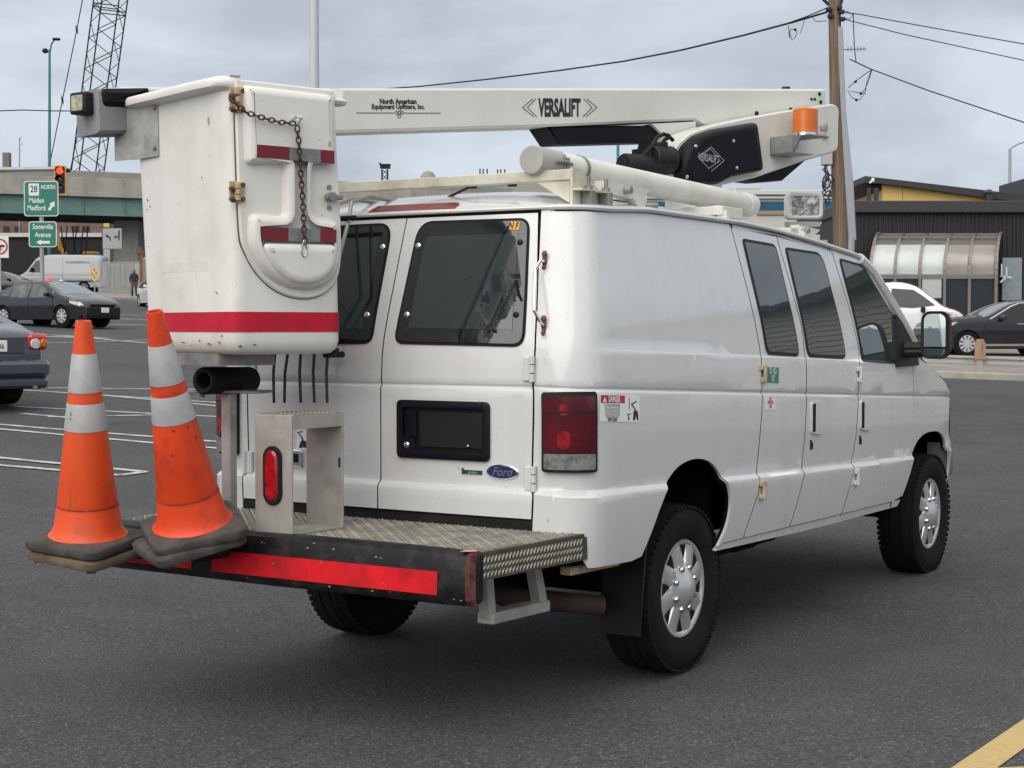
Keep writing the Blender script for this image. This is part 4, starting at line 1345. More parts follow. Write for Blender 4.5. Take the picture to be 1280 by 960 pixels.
# tread and base plates between the two walls
for z0, z1 in ((HS - 0.055, HS + 0.002), (0.0, 0.006)):
    q = [fs(0, 0, 0), fs(wS, 0, 0), fs(sl + wS, 0, dep), fs(sl, 0, dep)]
    mbp.ring_loft([[p + Vector((0, 0, z0)) for p in q], [p + Vector((0, 0, z1)) for p in q]])
sfr = mbp.build('step_frame', ALU, van, smooth=30)
tb = MB()
for i in range(9):
    for j in range(12):
        c = fs(0, 0, 0) + (fs(wS, 0, 0) - fs(0, 0, 0)) * ((i + 0.5) / 9) + (fs(sl, 0, dep) - fs(0, 0, 0)) * ((j + 0.5) / 12) + Vector((0, 0, HS + 0.003))
        tb.lathe([(0.009, 0), (0.006, 0.003), (0.0001, 0.003)], c, seg=6)
tb.build('grip_studs', TREADM, sfr, smooth=0, kind='stuff')
lx, lz = wS * 0.50, 0.235
ob = [(lx + 0.045 * math.cos(t), lz + (0.11 if math.sin(t) > 0 else -0.11) * 0.62 + 0.05 * math.sin(t)) for t in np.linspace(0, 2 * math.pi, 28, endpoint=False)]
mbp = MB(); mbp.prism(ob, lambda u, v, d: fs(u, v, -d), T_ - 0.002, T_ + 0.014, 0.005)
ml = mbp.build('marker_lamp', BLACKR, sfr)
ib = [(lx + (u - lx) * 0.70, lz + (v - lz) * 0.86) for u, v in ob]
mbp = MB(); mbp.prism(ib, lambda u, v, d: fs(u, v, -d), T_, T_ + 0.022, 0.008)
mbp.build('red_lens', M('marker lamp lens', (0.36, 0.006, 0.012), 0.15, coat=0.6, var=0.4, scale=30), ml)
mbp = MB()
q0 = fs(sl + wS * 0.92, 0.27, dep - T_ - 0.001)
for k in range(1):
    mbp.prism([(0, -0.02), (0.012, -0.02), (0.012, 0.02), (0, 0.02)], lambda u, v, d: q0 + e1_ * (u - 0.006) + Vector((0, 0, v)) - e2_ * d, 0, 0.0008)
mbp.build('paint_mark', M('blue paint mark', (0.02, 0.03, 0.16), 0.6), sfr)

# post carrying the rubber bucket rest
pp = onz(287, 655, BZ)
tp = ony(287, 491, pp.y)
mbp = MB(); mbp.bar((pp.x, pp.y, BZ), (pp.x, pp.y, tp.z), 0.05, 0.05, 0.006, (0, 1, 0))
mbp.build('rest_post', ALU, van)
mbp = MB(); mbp.box((pp.x, pp.y, tp.z + 0.006), (0.34, 0.13, 0.012), 0.003, Matrix.Rotation(rad(18), 3, 'Z'))
mbp.cyl((pp.x - 0.12, pp.y - 0.03, tp.z - 0.02), (pp.x - 0.12, pp.y - 0.03, tp.z), 0.012, seg=8)
mbp.build('rest_bracket', STEEL, van)
# thick rubber tube
Dp = v2w((pp.x, pp.y, 1)).y
c0, c1 = w2v(at(254, 476, Dp - 0.13)), w2v(at(313, 475, Dp + 0.16))
ax = (c1 - c0).normalized()
mbp = MB()
L_ = (c1 - c0).length
mbp.lathe([(0.034, 0.10), (0.033, 0.004), (0.038, -0.003), (0.050, -0.004), (0.056, 0.004), (0.057, 0.02), (0.057, L_ - 0.02), (0.055, L_ - 0.004), (0.048, L_), (0.001, L_)], c0, ax, 28, True)
mbp.build('bucket_rest', BLACKR, van)

# ------------------------------------------------------------------ roof rack, conduit tube, floodlight
yk = -0.70
A_, B_ = ony(424, 243, yk), ony(716, 218.5, yk)
mbp = MB()
mbp.bar((-0.80, yk, B_.z + 0.0), (0.775, yk, B_.z), 0.05, 0.046, 0.003)
mbp.mat(CREAM)
for sg in (1, -1):
    mbp.ring_loft([[Vector((sg * x, yk + dy, z)) for x, z in ((0.60, 2.185), (0.765, 2.185), (0.765, 2.09))] for dy in (-0.012, -0.018)])
    mbp.ring_loft([[Vector((sg * x, y, z)) for y, z in ((yk - 0.026, 2.236), (yk + 0.03, 2.236), (yk + 0.22, 2.150), (yk + 0.26, 2.150), (yk + 0.26, 2.085), (yk - 0.026, 2.070))] for x in (0.772, 0.784)])
    mbp.ring_loft([[Vector((sg * x, y, z)) for y, z in ((yk - 0.026, 2.150), (yk + 0.24, 2.150), (yk + 0.24, 2.142), (yk - 0.026, 2.142))] for x in (0.784, 0.83)])
rk = mbp.build('roof_rack_beam', CREAM, van, smooth=30)
for sg in (1, -1):
    for yy in (yk + 0.06, yk + 0.21):
        mbp = MB()
        mbp.box((sg * 0.812, yy, 2.105), (0.05, 0.04, 0.085), 0.004)
        mbp.cyl((sg * 0.812, yy, 2.10), (sg * 0.812, yy, 2.205), 0.009, seg=8)
        mbp.cyl((sg * 0.812, yy, 2.152), (sg * 0.812, yy, 2.166), 0.018, seg=6)
        mbp.build('gutter_clamp', STEEL, van)
    for (ya, yb) in ((-0.46, -0.06), (1.72, 2.0)):
        mbp = MB()
        xx = 0.79
        zt_ = zg(yb) + 0.085
        mbp.ring_loft([[Vector((sg * x, y, z)) for y, z in ((ya, zt_ + 0.03), (yb + 0.03, zt_ + 0.018), (yb - 0.10, zt_ - 0.038), (ya, zt_ - 0.018))] for x in (xx - 0.05, xx)])
        mbp.ring_loft([[Vector((sg * x, y, z)) for y, z in ((yb - 0.16, zt_ - 0.03), (yb - 0.03, zt_ - 0.03), (yb - 0.06, zg(yb) + 0.0), (yb - 0.10, zg(yb) + 0.0))] for x in (xx - 0.03, xx + 0.014)])
        rb = mbp.build('rack_bracket', WHITEP, van, smooth=30)
        mbp = MB()
        mbp.cyl((sg * (xx + 0.0), yb - 0.22, zt_), (sg * (xx + 0.035), yb - 0.22, zt_), 0.017, seg=10)
        mbp.build('bolt', STEEL, rb)
        mbp = MB()
        mbp.cyl((sg * (xx - 0.02), yb - 0.06, zt_ - 0.055), (sg * (xx + 0.05), yb + 0.0, zt_ - 0.055), 0.014, seg=8)
        mbp.build('bolt', STEEL, rb)
for yy in (0.75, 1.75):
    mbp = MB(); mbp.bar((-0.80, yy, zg(yy) + 0.06), (0.80, yy, zg(yy) + 0.06), 0.06, 0.045, 0.004)
    for sg in (1, -1):
        mbp.bar((sg * 0.79, yy, zg(yy) + 0.0), (sg * 0.79, yy, zg(yy) + 0.06), 0.04, 0.05)
    mbp.build('roof_rack_beam', WHITEP, van)
# conduit tube with latched grey end cap
t0, t1 = onx(690, 205, 0.60), onx(937, 256.5, 0.60)
ax = (t1 - t0).normalized()
mbp = MB(); L_ = (t1 - t0).length
mbp.lathe([(0.001, 0), (0.056, 0), (0.058, 0.004), (0.058, L_ - 0.09), (0.062, L_ - 0.085), (0.062, L_), (0.054, L_ + 0.001), (0.001, L_)], t0, ax, 28)
tu = mbp.build('pipe_carrier', WHITEP, van)
mbp = MB()
back = -ax
def capf(u, v, d): return t0 + ax * d + Vector((ax.y, -ax.x, 0)).normalized() * u + Vector((0, 0, 1)) * v
oc = [(0.062 * math.cos(t), 0.062 * math.sin(t)) for t in np.linspace(0, 2 * math.pi, 28, endpoint=False)]
oc2 = [(0.062 * math.cos(t) if math.cos(t) > 0 else 0.062 * math.cos(t), max(0.062 * math.sin(t), -0.062)) for t in np.linspace(0, 2 * math.pi, 28, endpoint=False)]
mbp.ring_loft([[capf(u, v, 0.035) for u, v in oc], [capf(u, v, -0.16 ) for u, v in oc], [capf(u * 0.93, v * 0.93, -0.172) for u, v in oc]])
cp = mbp.build('pipe_cap', GREYCAP, tu)
mbp = MB(); mbp.tube([capf(0.068, 0.0, -0.075), capf(0.075, 0.004, 0.0), capf(0.066, 0.0, 0.06)], 0.007, 6); mbp.box(capf(0.066, 0.0, 0.02), (0.012, 0.022, 0.05), 0.002, Matrix.Rotation(0.02, 3, 'Z')); mbp.tube([capf(0.066, 0.035, -0.005), capf(0.068, -0.035, -0.005)], 0.004, 6)
mbp.build('latch', STEEL, cp)
mbp = MB(); o_ = t0 + ax * 0.22
mbp.lathe([(0.059, -0.012), (0.0625, -0.012), (0.0625, 0.012), (0.059, 0.012)], o_, ax, 28, False)
mbp.build('strap', STEEL, tu)
# support blocks under the tube
for f in (0.28, 0.80):
    c = t0 + ax * (L_ * f)
    mbp = MB(); mbp.box((c.x, c.y, (c.z - 0.05 + zg(c.y) + 0.06) / 2), (0.16, 0.30, max(0.03, c.z - 0.055 - zg(c.y) - 0.05)), 0.004)
    mbp.build('rack_block', WHITEP, van)
# blue strap handle on the rear edge
p0, p1 = ony(597, 232, -0.62), ony(636, 230, -0.62)
mbp = MB(); mbp.tube([p0, p1], 0.011, 10); m_ = mbp.build('blue_grip', CYANT, van)
mbp = MB()
for a, b in ((p0, p0 + (p0 - p1) * 0.22), (p1, p1 + (p1 - p0) * 0.22)):
    mbp.tube([a, b], 0.013, 10)
mbp.tube([p0 + Vector((-0.03, 0, 0)), p0 + Vector((-0.25, 0.05, -0.06))], 0.006, 6)
mbp.build('grip_end', BLACKP, m_)
# floodlight on the front rack
fc = at(1008, 258, 9.75)
fc = w2v(fc)
px2m = 9.75 / F_PX
mbp = MB()
fd = (w2v((0, 0, CAM_H)) - fc); fd.z = 0; fd = (Matrix.Rotation(rad(12), 3, 'Z') @ fd).normalized()
fx = Vector((-fd.y, fd.x, 0))
if fx.dot(w2v(at(1100, 258, 9.75)) - fc) < 0: fx = -fx
def ff(u, v, d): return fc + fx * u * px2m + Vector((0, 0, v * px2m)) + fd * d
ol = rrect(-24, -15.5, 21, 17.5, 6, 4); il = rrect(-19, -11.5, 16, 13.0, 3, 4)
mbp.ring_loft([[ff(u * 0.8 + 5, v * 0.8, -0.16) for u, v in ol], [ff(u, v, -0.10) for u, v in ol], [ff(u, v, 0.0) for u, v in ol], [ff(u, v, 0.012) for u, v in rrect(-22, -13.5, 19, 15.5, 5, 4)], [ff(u, v, 0.008) for u, v in il], [ff(u, v, -0.03) for u, v in il]], True, True, True)
fl = mbp.build('floodlight', M('white lamp housing', (0.70, 0.70, 0.68), 0.35, coat=0.3, var=0.03), van)
mbp = MB(); mbp.prism(il, lambda u, v, d: ff(u, v, d), -0.02, 0.002)
mbp.build('lens', M('floodlight glass', (0.34, 0.34, 0.33), 0.12, metal=0.6, var=0.75, scale=34, bump=0.6, bscale=60), fl)
mbp = MB(); mbp.lathe([(0.03, 0), (0.026, 0.006), (0.001, 0.008)], ff(6, 5, 0.001), fd, 14)
mbp.build('bulb', CHROME, fl)
mbp = MB(); mbp.prism([(-24, -19), (20, -19), (17, -25), (-22, -25)], lambda u, v, d: ff(u, v, d), -0.10, 0.0); mbp.cyl(ff(-2, -15, -0.05), ff(-2, -28, -0.05), 0.02, seg=10)
mbp.build('lamp_foot', GREYCAP, fl)
mbp = MB(); mbp.prism([(-25, -36), (17, -34), (17, -46), (-25, -46)], lambda u, v, d: ff(u, v - 1, d), -0.06, 0.002, 0.002)
lb = mbp.build('lamp_bracket', WHITEP, van)
for u in (-14, 5):
    mbp = MB()
    mbp.cyl(ff(u, -41, 0.0), ff(u, -41, 0.008), 0.015, seg=12)
    mbp.build('bolt', STEEL, lb)

# hanger bar with five bent rods, and the ladder rails beside the left door
yb_ = -1.13
h0, h1 = ony(362, 440, yb_), ony(417, 440, yb_)
mbp = MB(); mbp.bar((h0.x - 0.03, yb_, h0.z + 0.008), (h1.x + 0.02, yb_, h0.z + 0.008), 0.03, 0.022, 0.003); mbp.cyl((h1.x - 0.03, yb_ - 0.02, h0.z - 0.01), (h1.x - 0.03, yb_ + 0.1, h0.z - 0.01), 0.014, seg=10)
hb = mbp.build('hanger_bar', BLACKP, van)
for tx, bx in ((344, 342.5), (360, 355.5), (376, 376), (393, 393), (410, 409)):
    a, m_, b = ony(tx, 440, yb_), ony((tx + bx) / 2 - 1.5, 466, yb_ - 0.006), ony(bx, 503.5, yb_)
    mbp = MB(); mbp.tube([a, m_, b], 0.0065, 8)
    mbp.build('hook_rod', M('dull grey rod', (0.05, 0.05, 0.052), 0.5, metal=0.3), hb)
for top_, bot in (((450, 251), (418, 345)), ((431, 254), (404, 345))):
    t = ony(*top_, -0.82); b = ony(*bot, -1.06)
    mbp = MB(); mbp.tube([t + Vector((0.02, 0.25, 0.015)), t + Vector((0.0, 0.06, 0.02)), t + Vector((0, -0.06, -0.01)), t.lerp(b, 0.3) + Vector((0, -0.03, 0)), b, Vector((b.x - 0.03, -1.07, 1.62))], 0.009, 8)
    mbp.build('ladder_rail', M('grey ladder steel', (0.30, 0.30, 0.30), 0.4, metal=0.6), van)
mbp = MB(); p = ony(440, 272, -0.93); mbp.tube([p + Vector((-0.35, 0, 0)), p + Vector((0.02, 0, 0))], 0.010, 8)
mbp.build('ladder_rung', BLACKP, van)

# ------------------------------------------------------------------ cones: two stacks of two on the left end of the deck
def cone_parts(root, show=True, m=ORANGE, basem=CONEB, seed=1):
    H, rb, rt = 0.91, 0.135, 0.030
    b = MB()
    hb_ = 0.185
    o0 = round_poly([(-hb_, -hb_), (hb_, -hb_), (hb_, hb_), (-hb_, hb_)], 0.055, 4)
    o1 = [(x * 0.985, y * 0.985) for x, y in o0]
    b.ring_loft([[Vector((x, y, 0)) for x, y in o1], [Vector((x, y, 0.006)) for x, y in o0], [Vector((x, y, 0.030)) for x, y in o0], [Vector((x * 0.975, y * 0.975, 0.037)) for x, y in o0], [Vector((x * 0.80, y * 0.80, 0.047)) for x, y in o0]])
    for k in range(4):
        a = rad(90 * k + 45)
        b.box((math.cos(a) * 0.2, math.sin(a) * 0.2, -0.006), (0.04, 0.04, 0.014), 0.004, Matrix.Rotation(a, 3, 'Z'))
    b.build('base', basem, root)
    if not show:
        return
    R_ = lambda z: rb + (rt - rb) * (z - 0.05) / (H - 0.05)
    c = MB()
    c.lathe([(0.158, 0.046), (0.150, 0.052), (0.144, 0.062), (R_(0.08) + 0.002, 0.085), (R_(0.17) + 0.001, 0.168), (R_(0.17) - 0.0015, 0.170), (R_(0.174), 0.176), (R_(0.49), 0.49), (R_(H), H), (R_(H) - 0.006, H), (R_(H) - 0.008, H - 0.05)], seg=48)
    c.build('body', m, root)
    for z0, z1 in ((0.475, 0.585), (0.628, 0.782)):
        c = MB(); c.lathe([(R_(z0) + 0.0005, z0), (R_(z0) + 0.0022, z0 + 0.002), (R_(z1) + 0.0022, z1 - 0.002), (R_(z1) + 0.0005, z1)], seg=48, cap=False)
        c.build('reflective_collar', COLLAR, root)
    c = MB(); c.lathe([(R_(0.166) + 0.0025, 0.1665), (R_(0.171) + 0.0022, 0.1715)], seg=48, cap=False)
    c.build('crease', M('grimy crease', (0.20, 0.035, 0.012), 0.8, var=0.5, scale=25), root)
    rnd = random.Random(seed)
    c = MB()
    for k in range(5 if seed == 2 else 3):
        th = rnd.uniform(-0.9, 0.9) - math.pi / 2
        z = rnd.uniform(0.36, 0.46) if seed == 2 else rnd.uniform(0.49, 0.57)
        if seed == 1 and k == 0: th, z = -math.pi / 2 + 0.1, 0.20
        wz, hz = rnd.uniform(0.03, 0.10), rnd.uniform(0.004, 0.014)
        if seed == 1 and k == 0: wz, hz = 0.03, 0.055
        ring = []
        for i in range(10):
            t = 2 * math.pi * i / 10
            rr = rnd.uniform(0.55, 1.1)
            tt, zz = th + wz * math.cos(t) * rr, z + hz * math.sin(t) * rr
            r_ = R_(zz) + (0.003 if zz > 0.47 else 0.0010)
            ring.append((r_ * math.cos(tt), r_ * math.sin(tt), zz))
        c.poly(ring)
    c.build('scuffs', M('dark cone scuff' if seed == 2 else 'cone scuff', (0.22, 0.040, 0.016) if seed == 2 else (0.22, 0.12, 0.08), 0.8, var=0.4, scale=40), root, kind='stuff')

def place_cone(name_loc, rot, label, group=None, **k):
    r = thing('traffic_cone', label, 'traffic cone', (0, 0, 0), 0, group)
    r.rotation_mode = 'QUATERNION'
    r.location = name_loc
    r.rotation_quaternion = rot
    cone_parts(r, **k)
    return r
from mathutils import Quaternion
def stand(bpx, tpx, D, H=0.91, lean=0.0, yaw=0.0):
    """base centre and axis from two photograph pixels at depth D (top leans by 'lean' metres away)"""
    b, t = at(*bpx, D), at(*tpx, D + lean)
    ax = (t - b).normalized()
    q = Vector((0, 0, 1)).rotation_difference(ax) @ Quaternion((0, 0, 1), yaw)
    return b, q
VQ = Quaternion((0, 0, 1), -YAW)
from mathutils import Euler
def rq(x, y, z): return (Matrix.Rotation(x, 3, 'X') @ Matrix.Rotation(y, 3, 'Y') @ Matrix.Rotation(z, 3, 'Z')).to_quaternion()
b1_, q1_ = Vector((-1.7092, 6.5151, 0.6927)), rq(0.1327, 0.0218, -0.4535)
place_cone(b1_, q1_, 'upright orange cone with two white collars on the far left end of the deck', seed=1)
place_cone(b1_ + q1_ @ Vector((0.004, 0.006, -0.047)), q1_ @ Quaternion((0, 0, 1), rad(-4)), 'brownish rubber base of the cone nested under the upright cone', basem=BROWNB, show=False)
b2_, q2_ = Vector((-1.2502, 6.3618, 0.7632)), rq(0.2922, -0.1037, 0.4017)
place_cone(b2_, q2_, 'leaning orange cone with white collars between the upright cone and the bucket rest post', seed=2, m=ORANGE2)
place_cone(b2_ + q2_ @ Vector((-0.03, -0.01, -0.050)), q2_ @ Quaternion((1, 0, 0), rad(-6)) @ Quaternion((0, 0, 1), rad(9)), 'black rubber base of the cone nested under the leaning cone', show=False)
# steel holder the two stacks stand on, behind the bumper
mbp = MB()
for w_ in (b1_, b2_):
    c = w2v(w_)
    zb_ = 0.625 if w_ is b1_ else 0.665
    mbp.bar((c.x, -1.70, zb_), (c.x, c.y - 0.02, zb_), 0.09, 0.03, 0.004)
    mbp.box((c.x, c.y + 0.02, zb_ + 0.012), (0.16, 0.16, 0.012), 0.003)
mbp.build('cone_holder', BLACKP, van)

# ------------------------------------------------------------------ the bucket lift (boom frame turned against the van)
E1, E2 = Vector((0.777, 0.629, 0)).normalized(), Vector((-0.629, 0.777, 0)).normalized()
BC = at(291, 440, 6.28); BC.z = 0
lift = thing('bucket_lift', 'white aerial bucket lift with stowed boom folded over the van roof', 'bucket lift', BC, math.atan2(E1.y, E1.x))
def L2(a, b, z):            # lift frame: a along the boom, b away from the bucket door, z up
    return Vector((a, b, z))
def bq(px, py, b):
    """pixel -> (a, z) on the vertical plane at depth b behind the bucket door"""
    p = hit(px, py, BC + E2 * b, E2)
    d = p - BC
    return d.dot(E1), p.z
def aq(px, py, a):
    p = hit(px, py, BC + E1 * a, E1)
    return (p - BC).dot(E2), p.z
ZB, ZT = bq(291, 444, 0)[1], bq(287, 97, 0)[1]
AW = bq(431, 400, 0)[0]
AWT = bq(424, 200, 0)[0]
BD = aq(181, 430, 0)[0]
BDT = aq(168, 150, 0)[0]
HB = ZT - ZB
def bring(f, r, grow=0.0, n=5):
    """rounded rectangle of the bucket at height fraction f"""
    a0, a1 = 0.0 - grow - 0.012 * f, AW + (AWT - AW) * f * 0.9 + grow
    b0, b1 = 0.0 - grow, BD + (BDT - BD) * f + grow
    return [L2(u, v, ZB + HB * f) for u, v in rrect(a0, b0, a1, b1, r, n)]
mbp = MB()
def bott(f, ins, r):
    return [L2(p.x, p.y, ZB + HB * f) for p in bring(f, r, -ins)]
mbp.ring_loft([bott(0.0, 0.05, 0.04), bott(0.004, 0.028, 0.05), bott(0.02, 0.010, 0.06), bott(0.05, 0.0, 0.065)] + [bring(f, 0.065) for f in (0.1, 0.3, 0.5, 0.7, 0.9, 0.985)] + [bring(0.985, 0.06, -0.02), bring(0.7, 0.06, -0.02)], True, True, False)
bucket = mbp.build('bucket', BUCKW, lift, smooth=40)
# rolled lip on three sides
mbp = MB()
zt = ZT
path = []
b1t, a1t = BDT, AWT
R_ = 0.07
for u, v, nx_, ny_ in ([(0.035, -0.002, -0.2, -1.0), (0.006, 0.012, -0.75, -0.66), (-0.010, 0.045, -0.97, -0.24), (-0.012, 0.09, -1, 0)] + [(-0.012, v, -1, 0) for v in np.linspace(0.2, b1t - R_, 4)] +
                       [(-0.012 + R_ - R_ * math.cos(t), b1t - R_ + R_ * math.sin(t), -math.cos(t), math.sin(t)) for t in np.linspace(0.3, math.pi / 2, 4)] +
                       [(u, b1t, 0, 1) for u in np.linspace(0.15, a1t - R_, 3)] +
                       [(a1t - R_ + R_ * math.sin(t), b1t - R_ + R_ * math.cos(t), math.sin(t), math.cos(t)) for t in np.linspace(0.2, math.pi / 2, 4)] +
                       [(a1t, v, 1, 0) for v in (b1t * 0.6, 0.3, 0.10)] + [(a1t, 0.03, 0.9, -0.4)]):
    path.append((Vector((u, v, 0)), Vector((nx_, ny_, 0))))
rg = []
for i, (p, n_) in enumerate(path):
    ov = (0.012, 0.022, 0.036, 0.048)[i] if i < 4 else 0.055 if i < len(path) - 2 else 0.035
    rg.append([p + n_ * o + Vector((0, 0, zt + z)) for o, z in ((-0.02, -0.012), (-0.02, 0.006), (0.02, 0.010), (ov - 0.008, 0.004), (ov, -0.010), (ov - 0.003, -0.030), (ov * 0.7, -0.034), (0.0, -0.045))])
mbp.ring_loft(rg)
mbp.lathe([(0.001, -0.010), (0.052, -0.012), (0.060, 0.0), (0.052, 0.012), (0.001, 0.014)], L2(AWT + 0.004, 0.055, ZT - 0.045), seg=20)
mbp.build('rim', BUCKW, bucket, smooth=50)
# red band round the bottom
def band(z0f, z1f, nm, mat, grow):
    m = MB()
    lo, hi = bring(z0f, 0.065, grow, 6), bring(z1f, 0.065, grow, 6)
    m.ring_loft([lo, hi], True, False, False)
    return m.build(nm, mat, bucket, smooth=50)
zr0, zr1 = bq(350, 415, 0)[1], bq(350, 390, 0)[1]
band((zr0 - ZB) / HB, (zr1 - ZB) / HB, 'red_stripe', REDT, 0.0022)
# door with raised blocks and round foot
fd_ = lambda u, v, d: L2(u, -d, v)
dpx = [(292, 99), (416, 113), (419, 180), (423, 250), (425, 300), (424, 330), (419, 350), (405, 366), (385, 373), (362, 371), (340, 361), (320, 342), (306, 318), (299, 295), (296, 240), (293.5, 160)]
dp_ = [bq(*p, 0) for p in dpx[:4]] + soft_line([bq(*p, 0) for p in dpx[4:15]], 4) + [bq(*p, 0) for p in dpx[15:]]
mbp = MB(); mbp.prism(dp_, fd_, -0.002, 0.014, 0.006)
door = mbp.build('bucket_door', BUCKW, bucket, smooth=40)
mbp = MB(); mbp.prism([(u + (u - 0.25) * 0.008, v - 0.003 if v < ZB + 0.6 else v) for u, v in dp_], fd_, -0.006, 0.003)
mbp.build('door_gap', M('dark brown gap', (0.09, 0.075, 0.055), 0.9), bucket)
def block(px, r, d0, d1, ch, nm='raised_panel', b=0.0):
    P = round_poly([bq(*p, b) for p in px], r, 4)
    m = MB()
    Pv = [Vector(p) for p in P]
    ar = sum(Pv[i].x * Pv[(i + 1) % len(Pv)].y - Pv[(i + 1) % len(Pv)].x * Pv[i].y for i in range(len(Pv)))
    if ar < 0: Pv.reverse()
    I1, I2 = inset(Pv, ch * 0.5), inset(Pv, ch)
    rg_ = [[fd_(p.x, p.y, d0) for p in Pv], [fd_(p.x, p.y, d0 + (d1 - d0) * 0.55) for p in inset(Pv, ch * 0.22)], [fd_(p.x, p.y, d0 + (d1 - d0) * 0.88) for p in I1], [fd_(p.x, p.y, d1) for p in I2], [fd_(p.x, p.y, d1) for p in inset(Pv, ch * 1.12)]]
    m.ring_loft(rg_, True, False, False)
    # flat cap, cut into triangles so that no concave corner is bridged
    from mathutils.geometry import tessellate_polygon
    last = rg_[-1]
    i0 = len(m.v) - len(last)
    for t in tessellate_polygon([[Vector((p.x, p.z, 0)) for p in last]]):
        m.face([i0 + q for q in t])
    return m.build(nm, BUCKW, bucket, smooth=60)
DT = 0.052
block([(302, 105), (415, 118), (418, 205), (389, 205), (389, 270), (421, 275), (424, 330), (418, 345), (404, 358), (384, 364), (360, 361), (338, 350), (321, 333), (311, 308), (309, 287), (311, 265), (353, 270), (353, 205), (306, 207)],
      [0.03, 0.03, 0.025, 0.03, 0.03, 0.03, 0.03, 0.03, 0.05, 0.05, 0.05, 0.05, 0.05, 0.03, 0.03, 0.04, 0.02, 0.02, 0.03], 0.010, DT, 0.034, b=-0.02)
# rounded foot, second raised dish below the lower tape
block([(328, 304), (421, 306), (421, 328), (414, 343), (398, 354), (380, 357), (360, 352), (343, 338), (333, 322)], 0.03, DT - 0.004, DT + 0.016, 0.03, 'foot_bulge', -DT)
# reflective tapes
def tape(px0, px1, cuts_, d):
    (xa, ya0, ya1), (xb, yb0, yb1) = px0, px1
    k = 0
    for f0, f1, m_ in cuts_:
        q = [(xa + (xb - xa) * f, y0 + (y1 - y0) * f) for f, y0, y1 in ((f0, ya0, yb0), (f1, ya0, yb0), (f1, ya1, yb1), (f0, ya1, yb1))]
        mm = MB(); mm.prism([bq(*p, -d) for p in q], fd_, d - 0.003, d + 0.0012)
        mm.build('reflective_tape', m_, bucket, smooth=0)
tape((321, 180.5, 196.5), (418, 188.5, 205), ((0, 0.42, DRED), (0.42, 0.82, GREYT), (0.82, 1.0, DRED)), DT)
tape((328, 283.5, 300), (420.5, 287, 303.5), ((0, 0.35, DRED), (0.35, 0.78, GREYT), (0.78, 1.0, DRED)), DT)
# hinges, latch, drain bracket
for y0, y1 in ((108, 142), (227, 253)):
    (a0, z1_), (a1, z0_) = bq(286, y0, 0), bq(303, y1, 0)
    mbp = MB()
    xm = (a0 + a1) / 2 - 0.004
    mbp.box(L2(a1 - 0.018, -0.018, (z0_ + z1_) / 2), (0.036, 0.008, (z1_ - z0_)), 0.002)
    mbp.box(L2(a0 + 0.016, -0.006, (z0_ + z1_) / 2 + 0.01), (0.036, 0.008, (z1_ - z0_) * 0.8), 0.002)
    for f in (0.2, 0.5, 0.8):
        zz = z0_ + (z1_ - z0_) * f
        mbp.cyl(L2(xm, -0.022, zz - 0.010), L2(xm, -0.022, zz + 0.010), 0.013, seg=10)
    hg = mbp.build('hinge', RUSTP, bucket)
    mbp = MB()
    for f in (0.1, 0.62):
        mbp.cyl(L2(a0 - 0.012, -0.030, z0_ + (z1_ - z0_) * f), L2(a0 + 0.03, -0.012, z0_ + (z1_ - z0_) * f), 0.007, seg=8)
        mbp.cyl(L2(a0 + 0.004, -0.02, z0_ + (z1_ - z0_) * f), L2(a0 + 0.014, -0.014, z0_ + (z1_ - z0_) * f), 0.013, seg=6)
    for f in (0.15, 0.85):
        mbp.cyl(L2(a1 - 0.010, -0.018, z0_ + (z1_ - z0_) * f), L2(a1 - 0.010, -0.028, z0_ + (z1_ - z0_) * f), 0.009, seg=8)
    mbp.build('hinge_bolts', RUST, bucket, kind='stuff')
la = bq(415, 246.5, -0.02)
mbp = MB(); mbp.box(L2(la[0], -0.035, la[1]), (0.080, 0.022, 0.020), 0.004); mbp.cyl(L2(la[0] - 0.012, -0.01, la[1] + 0.0), L2(la[0] - 0.012, -0.05, la[1]), 0.018, seg=10)
for dz in (0.04, -0.042):
    mbp.cyl(L2(la[0] - 0.012, -0.01, la[1] + dz), L2(la[0] - 0.012, -0.022, la[1] + dz), 0.010, seg=8)
mbp.build('door_latch', STEEL, bucket)
# folded bracket on the left face
P = [aq(*p, -0.02) for p in ((157, 137), (196, 136), (197, 200), (163, 201))]
fl_ = lambda u, v, d: L2(-0.012 - d, u, v)
(u0, v0), (u1, v1), (u2, v2), (u3, v3) = P
um = u0 + (u1 - u0) * 0.42
mbp = MB()
mbp.ring_loft([[fl_(u, v, d) for u, d in ((u0, 0.060), (um, 0.016), (u1, 0.005), (u1, 0.0), (um, 0.006), (u0 - 0.002, 0.052))] for v in (v3, v0)])
br = mbp.build('wear_plate', M('bright worn steel', (0.40, 0.395, 0.37), 0.5, metal=0.2, var=0.25, scale=6, dirt=((0.14, 0.12, 0.10), 0.6, 8)), bucket, smooth=20)
mbp = MB()
for v in (v0 - 0.02, v3 + 0.035):
    mbp.lathe([(0.010, 0), (0.010, 0.008), (0.004, 0.011), (0.0005, 0.011)], fl_(u1 + 0.022 if False else u1 + (0.02 if u1 < u0 else -0.02), v, 0.006), (-1, 0, 0), 8)
mbp.build('bolts', STEEL, bucket, kind='stuff')
